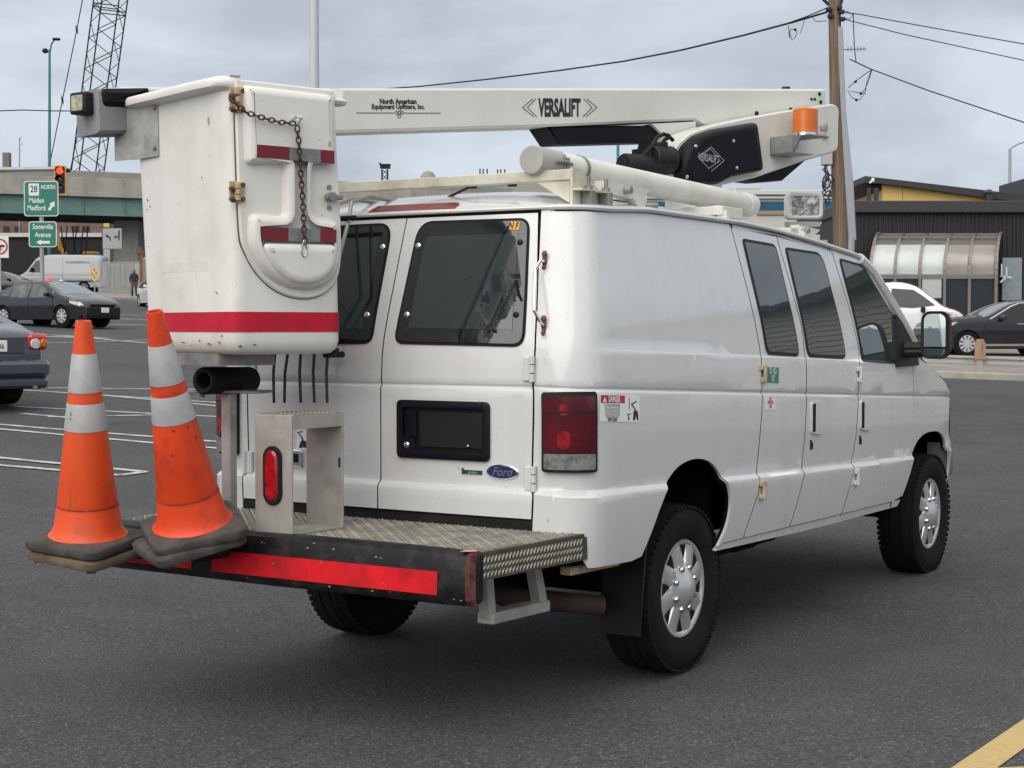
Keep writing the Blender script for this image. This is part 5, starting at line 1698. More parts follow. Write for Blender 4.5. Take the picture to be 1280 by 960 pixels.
# chain: swags from the hinge to the hook, then hangs straight down
def chain_pts():
    D_ = DT + 0.02
    knots = [bq(287, 122, -0.04), bq(295, 132, -0.05), bq(308, 141, -D_), bq(330, 148, -D_), bq(350, 153, -D_), bq(368, 154.5, -D_)]
    return [L2(u, -0.045 - 0.03 * min(1, i / 2), v) for i, (u, v) in enumerate(knots)]
def links(m, pts, pitch=0.0215):
    P = [Vector(p) for p in pts]
    d = [0]
    for a, b in zip(P[:-1], P[1:]): d.append(d[-1] + (b - a).length)
    n = int(d[-1] / pitch)
    for i in range(n):
        t = (i + 0.5) * d[-1] / n
        k = max(j for j in range(len(d) - 1) if d[j] <= t)
        f = (t - d[k]) / (d[k + 1] - d[k])
        c = P[k].lerp(P[k + 1], f)
        ax_ = (P[k + 1] - P[k]).normalized()
        side_ = ax_.cross(Vector((0, 1, 0))).normalized()
        if i % 2: side_ = Matrix.Rotation(rad(80), 3, ax_) @ side_
        side_ = Matrix.Rotation(rad(25), 3, ax_) @ side_
        ring = []
        for q in range(12):
            a = 2 * math.pi * q / 12
            x_ = 0.0155 * math.cos(a)
            y_ = 0.0088 * math.sin(a)
            ring.append(c + ax_ * x_ + side_ * y_)
        nrm = ax_.cross(side_)
        rr = 0.0034
        rings_ = []
        for q in range(12):
            o = (ring[q] - c).normalized()
            rings_.append([ring[q] + o * rr * math.cos(t_) + nrm * rr * math.sin(t_) for t_ in (0, 1.57, 3.14, 4.71)])
        rings_.append(rings_[0])
        m.ring_loft(rings_, True, False, False)
mbp = MB()
cp_ = chain_pts()
links(mbp, cp_)
bx = [bq(px, py, -DT - 0.018) for px, py in ((371, 158), (373.5, 180), (375.5, 215), (378, 250), (379.5, 280), (380.5, 304))]
links(mbp, [L2(u, -DT - 0.014 - 0.006, v) for u, v in bx])
mbp.build('chain', CHAINM, bucket, smooth=50)
mbp = MB()
hk = bq(368, 150, -DT)
mbp.tube([L2(hk[0] - 0.012, -DT, hk[1]), L2(hk[0] - 0.010, -DT - 0.035, hk[1] + 0.01), L2(hk[0] + 0.012, -DT - 0.035, hk[1] + 0.008), L2(hk[0] + 0.02, -DT, hk[1] - 0.01)], 0.006, 8)
e_ = bx[-1]
lp = [L2(e_[0] + 0.014 * math.sin(t) * (0.5 + 0.6 * (1 - math.cos(t)) / 2), -DT - 0.016, e_[1] + 0.012 - 0.032 * (1 - math.cos(t))) for t in np.linspace(0, 2 * math.pi, 17)]
mbp.tube(lp, 0.0042, 6)
mbp.build('snap_hook', CHROME, bucket)
# rust streaks and scuffs, ghost lettering
rnd = random.Random(3)
mbp = MB()
def splat(m, c, ru, rv, fr_, d, n=9):
    m.poly([fr_(c[0] + ru * math.cos(t) * rnd.uniform(0.5, 1.1), c[1] + rv * math.sin(t) * rnd.uniform(0.5, 1.1), d) for t in np.linspace(0, 2 * math.pi, n, endpoint=False)])
for px, py, ru, rv in ((187, 250, 0.006, 0.012), (190, 258, 0.005, 0.008), (186, 262, 0.009, 0.003), (183, 300, 0.005, 0.004), (188, 308, 0.006, 0.004), (255, 222, 0.005, 0.007), (265, 195, 0.003, 0.005), (225, 155, 0.003, 0.004), (213, 247, 0.003, 0.003), (213, 128, 0.003, 0.004), (272, 366, 0.012, 0.004), (240, 432, 0.014, 0.003), (262, 430, 0.02, 0.006), (250, 426, 0.01, 0.008), (275, 428, 0.012, 0.009), (230, 428, 0.02, 0.004), (278, 420, 0.008, 0.006)):
    splat(mbp, aq(px, py, 0), ru * 0.8, rv * 0.7, lambda u, v, d: L2(-0.012 * (v - ZB) / HB - d, u, v), 0.0035)
for px, py, ru, rv in ((318, 431, 0.010, 0.004), (300, 433, 0.012, 0.006)):
    splat(mbp, bq(px, py, 0), ru, rv, fd_, 0.003)
mbp.build('scuffs', SCUFF, bucket, smooth=0, kind='stuff')
mbp = MB()
for px, py, ru, rv in ((264, 151, 0.006, 0.02), (319, 151, 0.005, 0.035), (323, 141, 0.008, 0.012), (412, 180, 0.010, 0.012)):
    if px < 290: splat(mbp, aq(px, py, 0), ru, rv, lambda u, v, d: L2(-0.012 * (v - ZB) / HB - d, u, v), 0.0035)
    else: splat(mbp, bq(px, py, -DT), ru, rv, fd_, DT + 0.001 if px > 330 else DT - 0.012)
mbp.build('rust_stains', M('rust stain', (0.45, 0.33, 0.20), 0.8, var=0.3, scale=50), bucket, smooth=0, kind='stuff')
ga = aq(231, 331, 0)
text('Consolidated', 0.095, L2(-0.0006 - 0.012 * (ga[1] - ZB) / HB, ga[0], ga[1]), (0, -1, 0), (0, 0, 1), FAINT, bucket, 'ghost_lettering', sx=0.8)
# plate under the bucket
mbp = MB()
q = [bq(px, py, 0.25) for px, py in ((262, 441), (356, 441), (355, 456), (270, 458))]
mbp.ring_loft([[L2(u, v, ZB - 0.045) for u, v in rrect(0.02, 0.16, 0.29, 0.60, 0.02, 2)], [L2(u, v, ZB + 0.004) for u, v in rrect(0.02, 0.16, 0.29, 0.60, 0.02, 2)]])
mbp.build('bucket_platform', STEEL, lift)

# ------------------------------------------------------------------ boom
BQ = BD + 0.085                       # near face of the boom
Tk = 0.20
fb = lambda u, v, d: L2(u, BQ - d, v)
def pol(px, b):
    return [bq(x, y, b) for x, y in px]
P = pol(((150, 108), (418, 110), (720, 110), (1033, 111), (1034, 160), (880, 158), (868, 150), (690, 158), (418, 166), (150, 166)), BQ)
mbp = MB(); mbp.prism(P, fb, -Tk, 0.0, 0.012)
boom = mbp.build('boom', BOOMW, lift, smooth=30)
mbp = MB()
mbp.prism(pol(((418, 163.5), (690, 155.5), (690, 157.6), (418, 166.3)), BQ), fb, -0.02, 0.004)
mbp.build('boom_flange', M('grey boom seam', (0.42, 0.42, 0.38), 0.5, var=0.1), boom)
mbp = MB()
for px, py, r_ in ((945.5, 142, 0.014), (1014, 124, 0.008), (1018, 124, 0.008), (1024, 117.5, 0.011), (1025.5, 127.5, 0.011), (988, 137, 0.012)):
    u, v = bq(px, py, BQ)
    mbp.lathe([(r_, 0), (r_, 0.006), (r_ * 0.6, 0.008), (0.0005, 0.008)], fb(u, v, 0), (0, -1, 0), 12)
mbp.build('bolts', BLACKP, boom, kind='stuff')
mbp = MB(); u, v = bq(992, 109.5, BQ); mbp.lathe([(0.03, -0.01), (0.025, 0.01), (0.001, 0.014)], L2(u, BQ + 0.06, v), seg=10)
mbp.build('grease_cap', BLACKP, boom)
# lettering on the boom
def btext(s, cx, cy, wpx, hpx, mat, bold=0.0, nm='lettering'):
    (u0, v0), (u1, v1) = bq(cx - wpx / 2, cy, BQ), bq(cx + wpx / 2, cy, BQ)
    hh = bq(cx, cy - hpx / 2, BQ)[1] - bq(cx, cy + hpx / 2, BQ)[1]
    size = hh / 0.70
    o = text(s, size, (0, 0, 0), (1, 0, 0), (0, 0, 1), mat, boom, nm, bold=bold)
    xs_ = [v_.co.x for v_ in o.data.vertices]
    k = (u1 - u0) / (max(xs_) - min(xs_))
    xc = (max(xs_) + min(xs_)) / 2
    zs_ = [v_.co.z for v_ in o.data.vertices]
    zc = (max(zs_) + min(zs_)) / 2 if not any(c in s for c in 'py,') else 0.0
    uc, vc = (u0 + u1) / 2, (v0 + v1) / 2
    sl_ = (v1 - v0) / (u1 - u0)
    for v_ in o.data.vertices:
        x = (v_.co.x - xc) * k
        v_.co = Vector((uc + x, BQ - 0.0016, vc + (v_.co.z - zc) + sl_ * x))
    return o
btext('North American', 497.5, 126.8, 46, 6.2, INK, 0.0016)
btext('Equipment Upfitters, Inc.', 497.5, 133.6, 66, 6.0, INK, 0.0012)
btext('VERSALIFT', 699, 134.5, 53, 21, INK, 0.0055)
def bline(px0, px1, wd, m_=INK):
    a, b = Vector(bq(*px0, BQ)), Vector(bq(*px1, BQ))
    n = (b - a).normalized(); n = Vector((-n.y, n.x)) * wd / 2
    mm.poly([fb(p.x, p.y, 0.0015) for p in (a - n, b - n, b + n, a + n)])
mm = MB()
bline((445, 141.3), (492, 141.3), 0.0035); bline((505, 141.5), (551, 141.5), 0.0035)
for cx, cy in ((495.5, 141), (502.5, 141), (499, 145.5), (499, 141)):
    for a, b in (((cx - 2.6, cy), (cx, cy - 2.4)), ((cx, cy - 2.4), (cx + 2.6, cy)), ((cx + 2.6, cy), (cx, cy + 2.4)), ((cx, cy + 2.4), (cx - 2.6, cy))):
        bline(a, b, 0.003)
for d in (0, 6):
    for a, b in (((653 + d, 134.5), (666 + d * 0.6, 123.5)), ((653 + d, 134.5), (667 + d * 0.6, 146))):
        bline(a, b, 0.004)
    for a, b in (((746 - d, 134.5), (733 - d * 0.6, 123.5)), ((746 - d, 134.5), (732 - d * 0.6, 146))):
        bline(a, b, 0.004)
mm.build('logo_lines', INK, boom, smooth=0)
# boom tip: grey box with its work lamp and black cover
mbp = MB(); mbp.prism(pol(((116, 111.5), (160, 111), (162, 167), (118, 167.5)), BQ), fb, -0.17, 0.03, 0.012)
tipb = mbp.build('boom_tip', M('grey tip casing', (0.23, 0.23, 0.24), 0.5, var=0.12, scale=6, dirt=((0.12, 0.11, 0.10), 0.4, 9)), lift, smooth=30)
mbp = MB(); mbp.prism(round_poly(pol(((122, 112), (182, 111), (182, 136), (150, 135), (125, 134)), BQ), [0.02, 0.01, 0.02, 0.05, 0.02]), fb, -0.20, 0.05, 0.02)
mbp.build('tip_cover', BLACKC, tipb)
c0 = bq(116.5, 129, BQ)
wl = MB(); fr2 = lambda u, v, d: L2(c0[0] - 0.012 - d * 0.95 + 0.25 * u, BQ + 0.055 - u - 0.25 * d, c0[1] + v)
wl.prism(rrect(-0.04, -0.045, 0.055, 0.045, 0.008, 3), fr2, -0.02, 0.05, 0.006)
wlo = wl.build('work_lamp', BLACKP, tipb)
wl = MB(); wl.prism(rrect(-0.024, -0.032, 0.045, 0.032, 0.004, 2), fr2, 0.04, 0.053)
wl.build('lens', M('yellowed lamp lens', (0.40, 0.38, 0.26), 0.25, coat=0.4, var=0.5, scale=40), wlo)
# jib link behind the bucket (carries it at the boom tip)
mbp = MB(); mbp.bar(L2(0.10, BD - 0.02, ZB + 0.35), L2(0.10, BQ + 0.02, ZB + 0.35), 0.12, 0.12, 0.01); mbp.bar(L2(0.10, BD + 0.06, ZB - 0.03), L2(0.10, BD + 0.06, ZT - 0.05), 0.10, 0.06, 0.01)
mbp.build('bucket_mount', STEEL, lift)

# black tray under the boom
mbp = MB(); mbp.prism(round_poly(pol(((687, 157.5), (818, 156), (830, 165), (837, 177), (702, 180.5)), BQ), [0.004, 0.02, 0.03, 0.03, 0.004]), fb, -0.17, -0.02, 0.01)
mbp.build('under_tray', BLACKC, lift)
# grey-white web between boom and elbow
mbp = MB(); mbp.prism(pol(((815, 155), (870, 152), (870, 175), (842, 182)), BQ), fb, -0.14, 0.002, 0.004)
mbp.build('boom_gusset', BOOMW, lift)
# lower arm: white plate arm with black moulded cover
QA = BQ - 0.16
fa_ = lambda u, v, d: L2(u, QA - d, v)
arm = round_poly(pol(((836, 222), (838, 200), (846, 180), (862, 166), (885, 158), (935, 147), (1000, 135.5), (1042, 129.5), (1049.5, 134), (1048, 186), (1043, 190), (1000, 203), (945, 222), (905, 231), (870, 233)), QA), [0.01] + [0.03] * 6 + [0.05, 0.04, 0.06, 0.03, 0.02, 0.02, 0.02, 0.02])
mbp = MB(); mbp.prism(arm, fa_, -0.145, 0.0, 0.008)
lower = mbp.build('lower_arm', BOOMW, lift, smooth=30)
cov = round_poly(pol(((841, 218), (842, 202), (849, 184), (864, 170), (886, 162), (938, 153.5), (946, 214), (905, 222), (887, 232), (860, 232), (845, 228)), QA), [0.02, 0.03, 0.03, 0.03, 0.03, 0.02, 0.02, 0.02, 0.02, 0.02, 0.02])
Pc = [Vector(p) for p in cov]
ar = sum(Pc[i].x * Pc[(i + 1) % len(Pc)].y - Pc[(i + 1) % len(Pc)].x * Pc[i].y for i in range(len(Pc)))
if ar < 0: Pc.reverse()
raw = [Vector(p) for p in pol(((841, 218), (842, 202), (849, 184), (864, 170), (886, 162), (938, 153.5), (946, 214), (905, 222), (887, 232), (860, 232), (845, 228)), QA)]
if sum(raw[i].x * raw[(i + 1) % len(raw)].y - raw[(i + 1) % len(raw)].x * raw[i].y for i in range(len(raw))) < 0: raw.reverse()
cen = sum(raw, Vector((0, 0))) / len(raw)
def shr(k): return [cen + (Vector(p) - cen) * k for p in round_poly(raw, 0.03)]
mbp = MB(); mbp.ring_loft([[fa_(p.x, p.y, d) for p in shr(k)] for k, d in ((1.0, -0.01), (1.0, 0.035), (0.97, 0.062), (0.92, 0.078), (0.86, 0.086), (0.80, 0.09), (0.78, 0.09))])
cover = mbp.build('arm_cover', BLACKC, lower, smooth=50)
mm = MB()
for px, py in ((870, 183), (917, 176.5), (921, 210), (859, 221)):
    u, v = bq(px, py, QA - 0.09)
    mm.lathe([(0.011, 0), (0.010, 0.004), (0.001, 0.007)], fa_(u, v, 0.088), (0, -1, 0), 10)
mm.build('cover_screws', CHROME, lower, kind='stuff')
lg = MB()
def ln(px0, px1, wd):
    a, b = Vector(bq(*px0, QA - 0.0905)), Vector(bq(*px1, QA - 0.0905))
    n = (b - a).normalized(); n = Vector((-n.y, n.x)) * wd / 2
    lg.poly([fa_(p.x, p.y, 0.0915) for p in (a - n, b - n, b + n, a + n)])
for a, b in (((872, 196), (889, 183.5)), ((889, 183.5), (905, 201)), ((905, 201), (889, 214)), ((872, 196), (886, 210.5)), ((875, 196), (888, 186)), ((888, 186), (900, 200.5)), ((900, 200.5), (886, 210.5))):
    ln(a, b, 0.0032)
lg.build('logo_lines', INKG, lower, smooth=0)
(u0, v0), (u1, v1) = bq(876, 196.5, QA - 0.0905), bq(896, 199.5, QA - 0.0905)
t_ = text('VERSALIFT', 0.055, fa_((u0 + u1) / 2, (v0 + v1) / 2, 0.0915), (u1 - u0, 0, v1 - v0), (0, 0, 1), INKG, lower, sx=0.62, bold=0.001)
mbp = MB(); mbp.prism(pol(((900, 222), (946, 213), (1005, 198), (1012, 196), (978, 226), (952, 228)), QA + 0.06), lambda u, v, d: L2(u, QA + 0.06 - d, v), -0.12, 0.0, 0.006)
mbp.build('under_cover', BLACKC, lower)
# beacon and its bracket
QB = QA - 0.12
bu, bv0 = bq(1006.5, 167.5, QB)
bv1 = bq(1006.5, 136, QB)[1]
rr_ = 31 / F_PX * 9.4 / 2
mbp = MB(); mbp.lathe([(rr_ * 0.96, 0), (rr_, 0.006)] + [(rr_ * (0.985 if k % 2 else 1.0), 0.01 + (bv1 - bv0 - 0.02) * k / 14) for k in range(15)] + [(rr_ * 0.93, bv1 - bv0 - 0.003), (rr_ * 0.85, bv1 - bv0), (0.001, bv1 - bv0)], L2(bu, QB, bv0), seg=28)
bea = mbp.build('beacon', AMBER, lift, smooth=30)
mbp = MB(); mbp.lathe([(rr_ * 1.02, -0.012), (rr_ * 1.02, 0.004)], L2(bu, QB, bv0), seg=24)
mbp.build('beacon_base', CHROME, bea)
mbp = MB()
pb = pol(((987, 168), (1018, 168), (1000, 191), (975, 189)), QB)
zt_ = bv0 - 0.013
mbp.box(L2(bu, QB + 0.02, zt_ - 0.005), (2 * rr_ + 0.03, 2 * rr_ + 0.10, 0.008), 0.002)
zl_ = bq(985, 192, QB)[1]
lip = [L2(bu - rr_ - 0.015, QB - rr_ - 0.03, zt_ - 0.01), L2(bu - rr_ - 0.015, QA - 0.004, zt_ - 0.01), L2(bu - rr_ - 0.09, QA - 0.004, zl_), L2(bu - rr_ - 0.09, QA - 0.06, zl_)]
mbp.prism([(bu - rr_ - 0.015, zt_ - 0.006), (bu + rr_ + 0.015, zt_ - 0.006), (bu + rr_ * 0.3, zl_), (bu - rr_ - 0.09, zl_), (bu - rr_ - 0.09, zl_ + 0.09)], lambda u, v, d: L2(u, QA - 0.001 - d, v), 0, 0.006)
mbp.prism([(bu - rr_ - 0.09, zl_), (bu - rr_ - 0.09, zl_ + 0.10), (bu - rr_ - 0.015, zt_ - 0.006), (bu - rr_ - 0.02, zt_ - 0.02)], lambda u, v, d: L2(u, QA - 0.005 - d, v), 0, 0.16)
mbp.prism([(bu - rr_ - 0.09, zl_), (bu + rr_ * 0.3, zl_), (bu + rr_ * 0.3, zl_ + 0.004), (bu - rr_ - 0.09, zl_ + 0.004)], lambda u, v, d: L2(u, QA - 0.005 - d, v), 0, 0.16)
mbp.build('beacon_bracket', STEEL, bea, smooth=20)
mbp = MB()
for px, py, r_ in ((1028.5, 158.5, 0.030), (1027, 168, 0.016), (1031.5, 171, 0.013)):
    u, v = bq(px, py, QA)
    mbp.lathe([(r_, 0), (r_, 0.014), (r_ * 0.7, 0.02), (0.001, 0.022)], fa_(u, v, 0), (0, -1, 0), 14)
mbp.build('pivot_pin', GREYCAP, lower)
# hydraulic motor cluster and turret
mbp = MB()
QM = QA - 0.0
fm_ = lambda u, v, d: L2(u, QM - d, v)
def hb_(px, py, r_, L__, ax_=(0, -1, 0), q_=QM, m_=None):
    u, v = bq(px, py, q_)
    mbp.lathe([(r_ * 0.9, 0), (r_, 0.01), (r_, L__ - 0.01), (r_ * 0.9, L__), (0.001, L__)], L2(u, q_, v), ax_, 16)
hb_(779, 207, 0.065, 0.27, (1, 0, 0.02))
hb_(812, 198, 0.075, 0.16, (1, 0, 0))
for x0, y0, x1, y1 in ((814, 178, 832, 215), (826, 192, 840, 218), (795, 200, 815, 216), (806, 185, 822, 199)):
    mbp.prism(pol(((x0, y0), (x1, y0), (x1, y1), (x0, y1)), QM), fm_, -0.10, 0.03, 0.012)
mot = mbp.build('hydraulic_motor', BLACKP, lift)
for pts in (((778, 205), (784, 199), (793, 196), (806, 195)), ((813, 182), (818, 172), (826, 168), (833, 170)), ((823, 184), (828, 175), (834, 172), (838, 176)), ((800, 196), (808, 187), (814, 182))):
    mbp = MB(); mbp.tube([fm_(*bq(*p, QM), 0.02) for p in pts], 0.011, 8)
    mbp.build('hose', BLACKP, mot)
mbp = MB(); u, v = bq(812, 196, BQ + 0.15)
mbp.lathe([(0.11, 0.0), (0.12, 0.02), (0.12, 0.12), (0.11, 0.14), (0.001, 0.14)], L2(u, BQ + 0.14, v - 0.0), (0, -1, 0), 28)
mbp.build('arm_pivot', GREYCAP, lift)
tw = bq(870, 232, QA + 0.10)
mbp = MB(); mbp.lathe([(0.22, -0.36), (0.22, -0.30), (0.15, -0.28), (0.14, -0.05), (0.17, -0.03), (0.17, 0.03), (0.001, 0.03)], L2(tw[0] - 0.02, QA + 0.12, tw[1]), seg=28)
mbp.build('turret', BOOMW, lift)

# ------------------------------------------------------------------ background vehicles
def car_paint(name, rgb, **k):
    return M(name, rgb, 0.22, var=0.03, scale=2, coat=0.7, **k)
P_CHAR = car_paint('charcoal car paint', (0.013, 0.0135, 0.017))
P_BLUEG = car_paint('blue grey car paint', (0.040, 0.048, 0.066))
P_BLACK = car_paint('black car paint', (0.010, 0.010, 0.013))
P_WHITE = car_paint('white car paint', (0.70, 0.70, 0.71))
P_SILV = car_paint('silver van paint', (0.33, 0.335, 0.35))
ALLOY = M('alloy wheel', (0.62, 0.62, 0.63), 0.3, metal=0.5)
HEADL = M('headlight glass', (0.55, 0.56, 0.57), 0.12, coat=0.8, var=0.4, scale=20)
TAILR = M('tail light red', (0.45, 0.008, 0.014), 0.15, coat=0.8, var=0.35, scale=14)
CGLASS = M('car glass', (0.012, 0.014, 0.017), 0.04, spec=0.55)
CGLASSS = M('see-through car glass', (0.10, 0.11, 0.115), 0.05, spec=0.8, var=0.5, scale=2.5)
CGLASSB = M('bright windscreen glass', (0.16, 0.18, 0.20), 0.05, spec=1.0)

def vehicle(name, label, cat, pos, head, prof, w, belt, tum, arches, R, paint, wins, front_glass, back_glass, group=None, extra=None, glass=CGLASS,
            crown=0.04, taper=0.22, tl=0.9, spokes=7, wheel_mat=ALLOY, rocker=0.22, doors=(), trim=None, frontm=None):
    """side outline 'prof' runs from the front bumper's foot over the roof to the rear bumper's foot, (x forward, z up)"""
    root = thing(name, label, cat, pos, head, group)
    xf, xb = max(p[0] for p in prof), min(p[0] for p in prof)
    P = []
    for a, b in zip(prof[:-1], prof[1:]):
        k = max(1, int(math.hypot(b[0] - a[0], b[1] - a[1]) / 0.12))
        P += [(a[0] + (b[0] - a[0]) * i / k, a[1] + (b[1] - a[1]) * i / k) for i in range(k)]
    P.append(prof[-1])
    # soften the outline
    for _ in range(2):
        P = [P[0]] + [((P[i - 1][0] + 2 * P[i][0] + P[i + 1][0]) / 4, (P[i - 1][1] + 2 * P[i][1] + P[i + 1][1]) / 4) for i in range(1, len(P) - 1)] + [P[-1]]
    tx = sorted(P)
    def ztop(x):
        c = [z for px, z in P if abs(px - x) < 0.13]
        return max(c) if c else 1.0
    def W(x, z):
        t = max(max(0.0, x - (xf - tl)), max(0.0, (xb + tl) - x)) / tl
        v = w * (1 - taper * t ** 2.4)
        if z > belt: v -= tum * (z - belt) ** 1.15
        else: v *= 1 - 0.05 * ((belt - z) / belt) ** 2 + 0.012 * math.exp(-((z - belt * 0.72) / 0.10) ** 2)
        e = max(0.0, 1 - (ztop(x) - z) / 0.10)
        return v - 0.045 * e * e
    bott = [(xb + 0.05, rocker + 0.02)]
    for cx in sorted(arches):
        r = R * 1.13
        a0 = math.asin(min(1, max(-1, (rocker - R) / r)))
        bott += [(cx + r * math.cos(t), R + r * math.sin(t)) for t in np.linspace(math.pi - a0, a0, 11)]
    bott.append((xf - 0.05, rocker + 0.02))
    outline = list(P) + bott
    for sg in (1, -1):
        surf = lambda u, v, o, sg=sg: Vector((u, sg * (W(u, v) + o), v))
        panel('body_side', outline, surf, 0, 0, paint, root, step=(0.22, 0.10), smooth=40)
        for wp in wins:
            rp = round_poly(wp, 0.05, 3)
            panel('window', rp, surf, 0.004, 0.003, glass, root, step=(0.2, 0.1), smooth=40)
        for dl in doors:
            mb_ = MB()
            for a, b in zip(dl[:-1], dl[1:]):
                n = 5
                for i in range(n):
                    p, q = [(a[0] + (b[0] - a[0]) * f, a[1] + (b[1] - a[1]) * f) for f in (i / n, (i + 1) / n)]
                    mb_.quad(surf(p[0] - 0.006, p[1], 0.003), surf(p[0] + 0.006, p[1], 0.003), surf(q[0] + 0.006, q[1], 0.003), surf(q[0] - 0.006, q[1], 0.003))
            mb_.build('door_seam', BLACKG, root, smooth=0)
        if trim:
            for tr, m_ in trim:
                panel('trim', tr, surf, 0.010, 0.012, m_, root, step=(0.2, 0.2))
        # wheel wells
        for cx in arches:
            mb_ = MB()
            mb_.cyl((cx, sg * (w - 0.30), R), (cx, sg * (w - 0.055), R), R * 1.11, seg=24)
            mb_.build('wheel_well', BLACKG, root)
    def strip_(i0, i1, kx, off, mat, nm):
        R_ = []
        for i in range(i0, i1 + 1):
            x, z = P[i]
            a, b = P[max(0, i - 1)], P[min(len(P) - 1, i + 1)]
            t = Vector((b[0] - a[0], b[1] - a[1])).normalized()
            n = Vector((-t.y, t.x))
            if n.y < 0 and abs(t.y) < 0.9: n = -n
            if abs(t.y) >= 0.9: n = Vector((1, 0)) if x > 0 else Vector((-1, 0))
            ww = W(x, z) * kx
            R_.append([Vector((x + n.x * (off + crown * (1 - abs(u) ** 2.4)), ww * u, z + n.y * (off + crown * (1 - abs(u) ** 2.4)))) for u in np.sin(np.linspace(-1, 1, 13) * math.pi / 2)])
        m = MB(); m.ring_loft(R_, closed=False)
        return m.build(nm, mat, root, smooth=50)
    strip_(0, len(P) - 1, 1.0, 0, paint, 'body_top')
    def near(p): return min(range(len(P)), key=lambda i: (P[i][0] - p[0]) ** 2 + (P[i][1] - p[1]) ** 2)
    if front_glass: strip_(near(front_glass[0]), near(front_glass[1]), 0.90, 0.006, CGLASSB, 'windscreen')
    if back_glass: strip_(near(back_glass[0]), near(back_glass[1]), 0.88, 0.006, glass, 'rear_window')
    # dark floor
    m = MB(); m.box(((xf + xb) / 2, 0, rocker + 0.06), (xf - xb - 0.3, 2 * w - 0.2, 0.14)); m.build('underbody', DARKST, root)
    for cx in arches:
        for sg in (1, -1):
            wr = bpy.data.objects.new('wheel', None); COL.objects.link(wr); wr.parent = root; wr.location = (cx, sg * (w - 0.125), R)
            m = MB()
            m.lathe([(R * 0.66, -0.10), (R * 0.92, -0.105), (R, -0.07), (R, 0.07), (R * 0.92, 0.105), (R * 0.66, 0.10), (R * 0.64, 0.03)], axis=(0, sg, 0), seg=32)
            m.build('tyre', TYRE, wr)
            m = MB()
            m.lathe([(R * 0.67, 0.07), (R * 0.67, 0.10), (R * 0.62, 0.10), (R * 0.60, 0.06)], axis=(0, sg, 0), seg=32, cap=False)
            for k in range(spokes):
                a = 2 * math.pi * k / spokes
                for da in (-0.10, 0.10):
                    d0 = Vector((math.cos(a + da * 0.6), 0, math.sin(a + da * 0.6))); d1 = Vector((math.cos(a + da), 0, math.sin(a + da)))
                    m.bar(d0 * R * 0.10 + Vector((0, sg * 0.092, 0)), d1 * R * 0.63 + Vector((0, sg * 0.09, 0)), R * 0.10, 0.02, 0, (0, 1, 0))
            m.lathe([(R * 0.15, 0.08), (R * 0.13, 0.105), (0.001, 0.107)], axis=(0, sg, 0), seg=12)
            m.build('rim', wheel_mat, wr)
            m = MB(); m.lathe([(R * 0.63, 0.05), (0.001, 0.05)], axis=(0, sg, 0), seg=20, cap=False); m.build('brake_disc', DARKST, wr)
    root['_'] = 0
    del root['_']
    if extra: extra(root, W, P)
    return root

def patch(root, nm, W, poly, mat, off=0.006, sides=(1, -1), thick=0.006):
    for sg in sides:
        panel(nm, poly, lambda u, v, o, sg=sg: Vector((u, sg * (W(u, v) + o), v)), off, thick, mat, root, step=(0.12, 0.1))
def plate_box(root, nm, c, size, mat, b=0.004):
    m = MB(); m.box(c, size, b); return m.build(nm, mat, root)

SEDAN = [(2.28, 0.25), (2.33, 0.45), (2.30, 0.62), (2.22, 0.74), (1.9, 0.86), (1.25, 0.98), (0.55, 1.30), (0.15, 1.42), (-0.35, 1.435), (-0.9, 1.38), (-1.35, 1.22), (-1.72, 1.06), (-2.15, 1.02), (-2.26, 0.92), (-2.30, 0.60), (-2.26, 0.30)]
SW = [[(0.95, 0.93), (0.45, 1.23), (0.18, 1.33), (-0.10, 1.345), (-0.10, 0.90)], [(-0.17, 0.90), (-0.17, 1.345), (-0.62, 1.335), (-0.98, 1.24), (-1.02, 0.93)], [(-1.08, 0.95), (-1.03, 1.22), (-1.42, 1.06), (-1.45, 0.98)]]
SD = [[(0.98, 0.90), (1.0, 0.55), (0.9, 0.28)], [(-0.135, 0.90), (-0.14, 0.5), (-0.10, 0.28)]]
def sedan_front(root, W, P):
    patch(root, 'headlight', W, [(2.24, 0.66), (2.12, 0.74), (1.72, 0.79), (1.75, 0.72), (2.1, 0.62)], HEADL)
    patch(root, 'tail_light', W, [(-2.24, 0.98), (-1.85, 0.97), (-1.9, 0.85), (-2.27, 0.80)], TAILR)
    patch(root, 'door_handle', W, [(-0.02, 0.83), (-0.02, 0.865), (0.16, 0.87), (0.16, 0.84)], root.children[0].data.materials[0], 0.02, thick=0.02)
    m = MB(); m.box((2.335, 0, 0.44), (0.05, 1.30, 0.30), 0.02); m.build('grille', BLACKP, root)
    m = MB(); m.box((2.30, 0, 0.66), (0.10, 1.0, 0.05), 0.01); m.build('upper_grille', BLACKP, root)
    plate_box(root, 'number_plate', (2.372, 0, 0.50), (0.02, 0.31, 0.155), STICKW)
    for sg in (1, -1):
        m = MB(); m.box((0.80, sg * (W(0.8, 0.95) + 0.10), 1.00), (0.13, 0.20, 0.14), 0.03); m.build('door_mirror', root.children[0].data.materials[0], root)
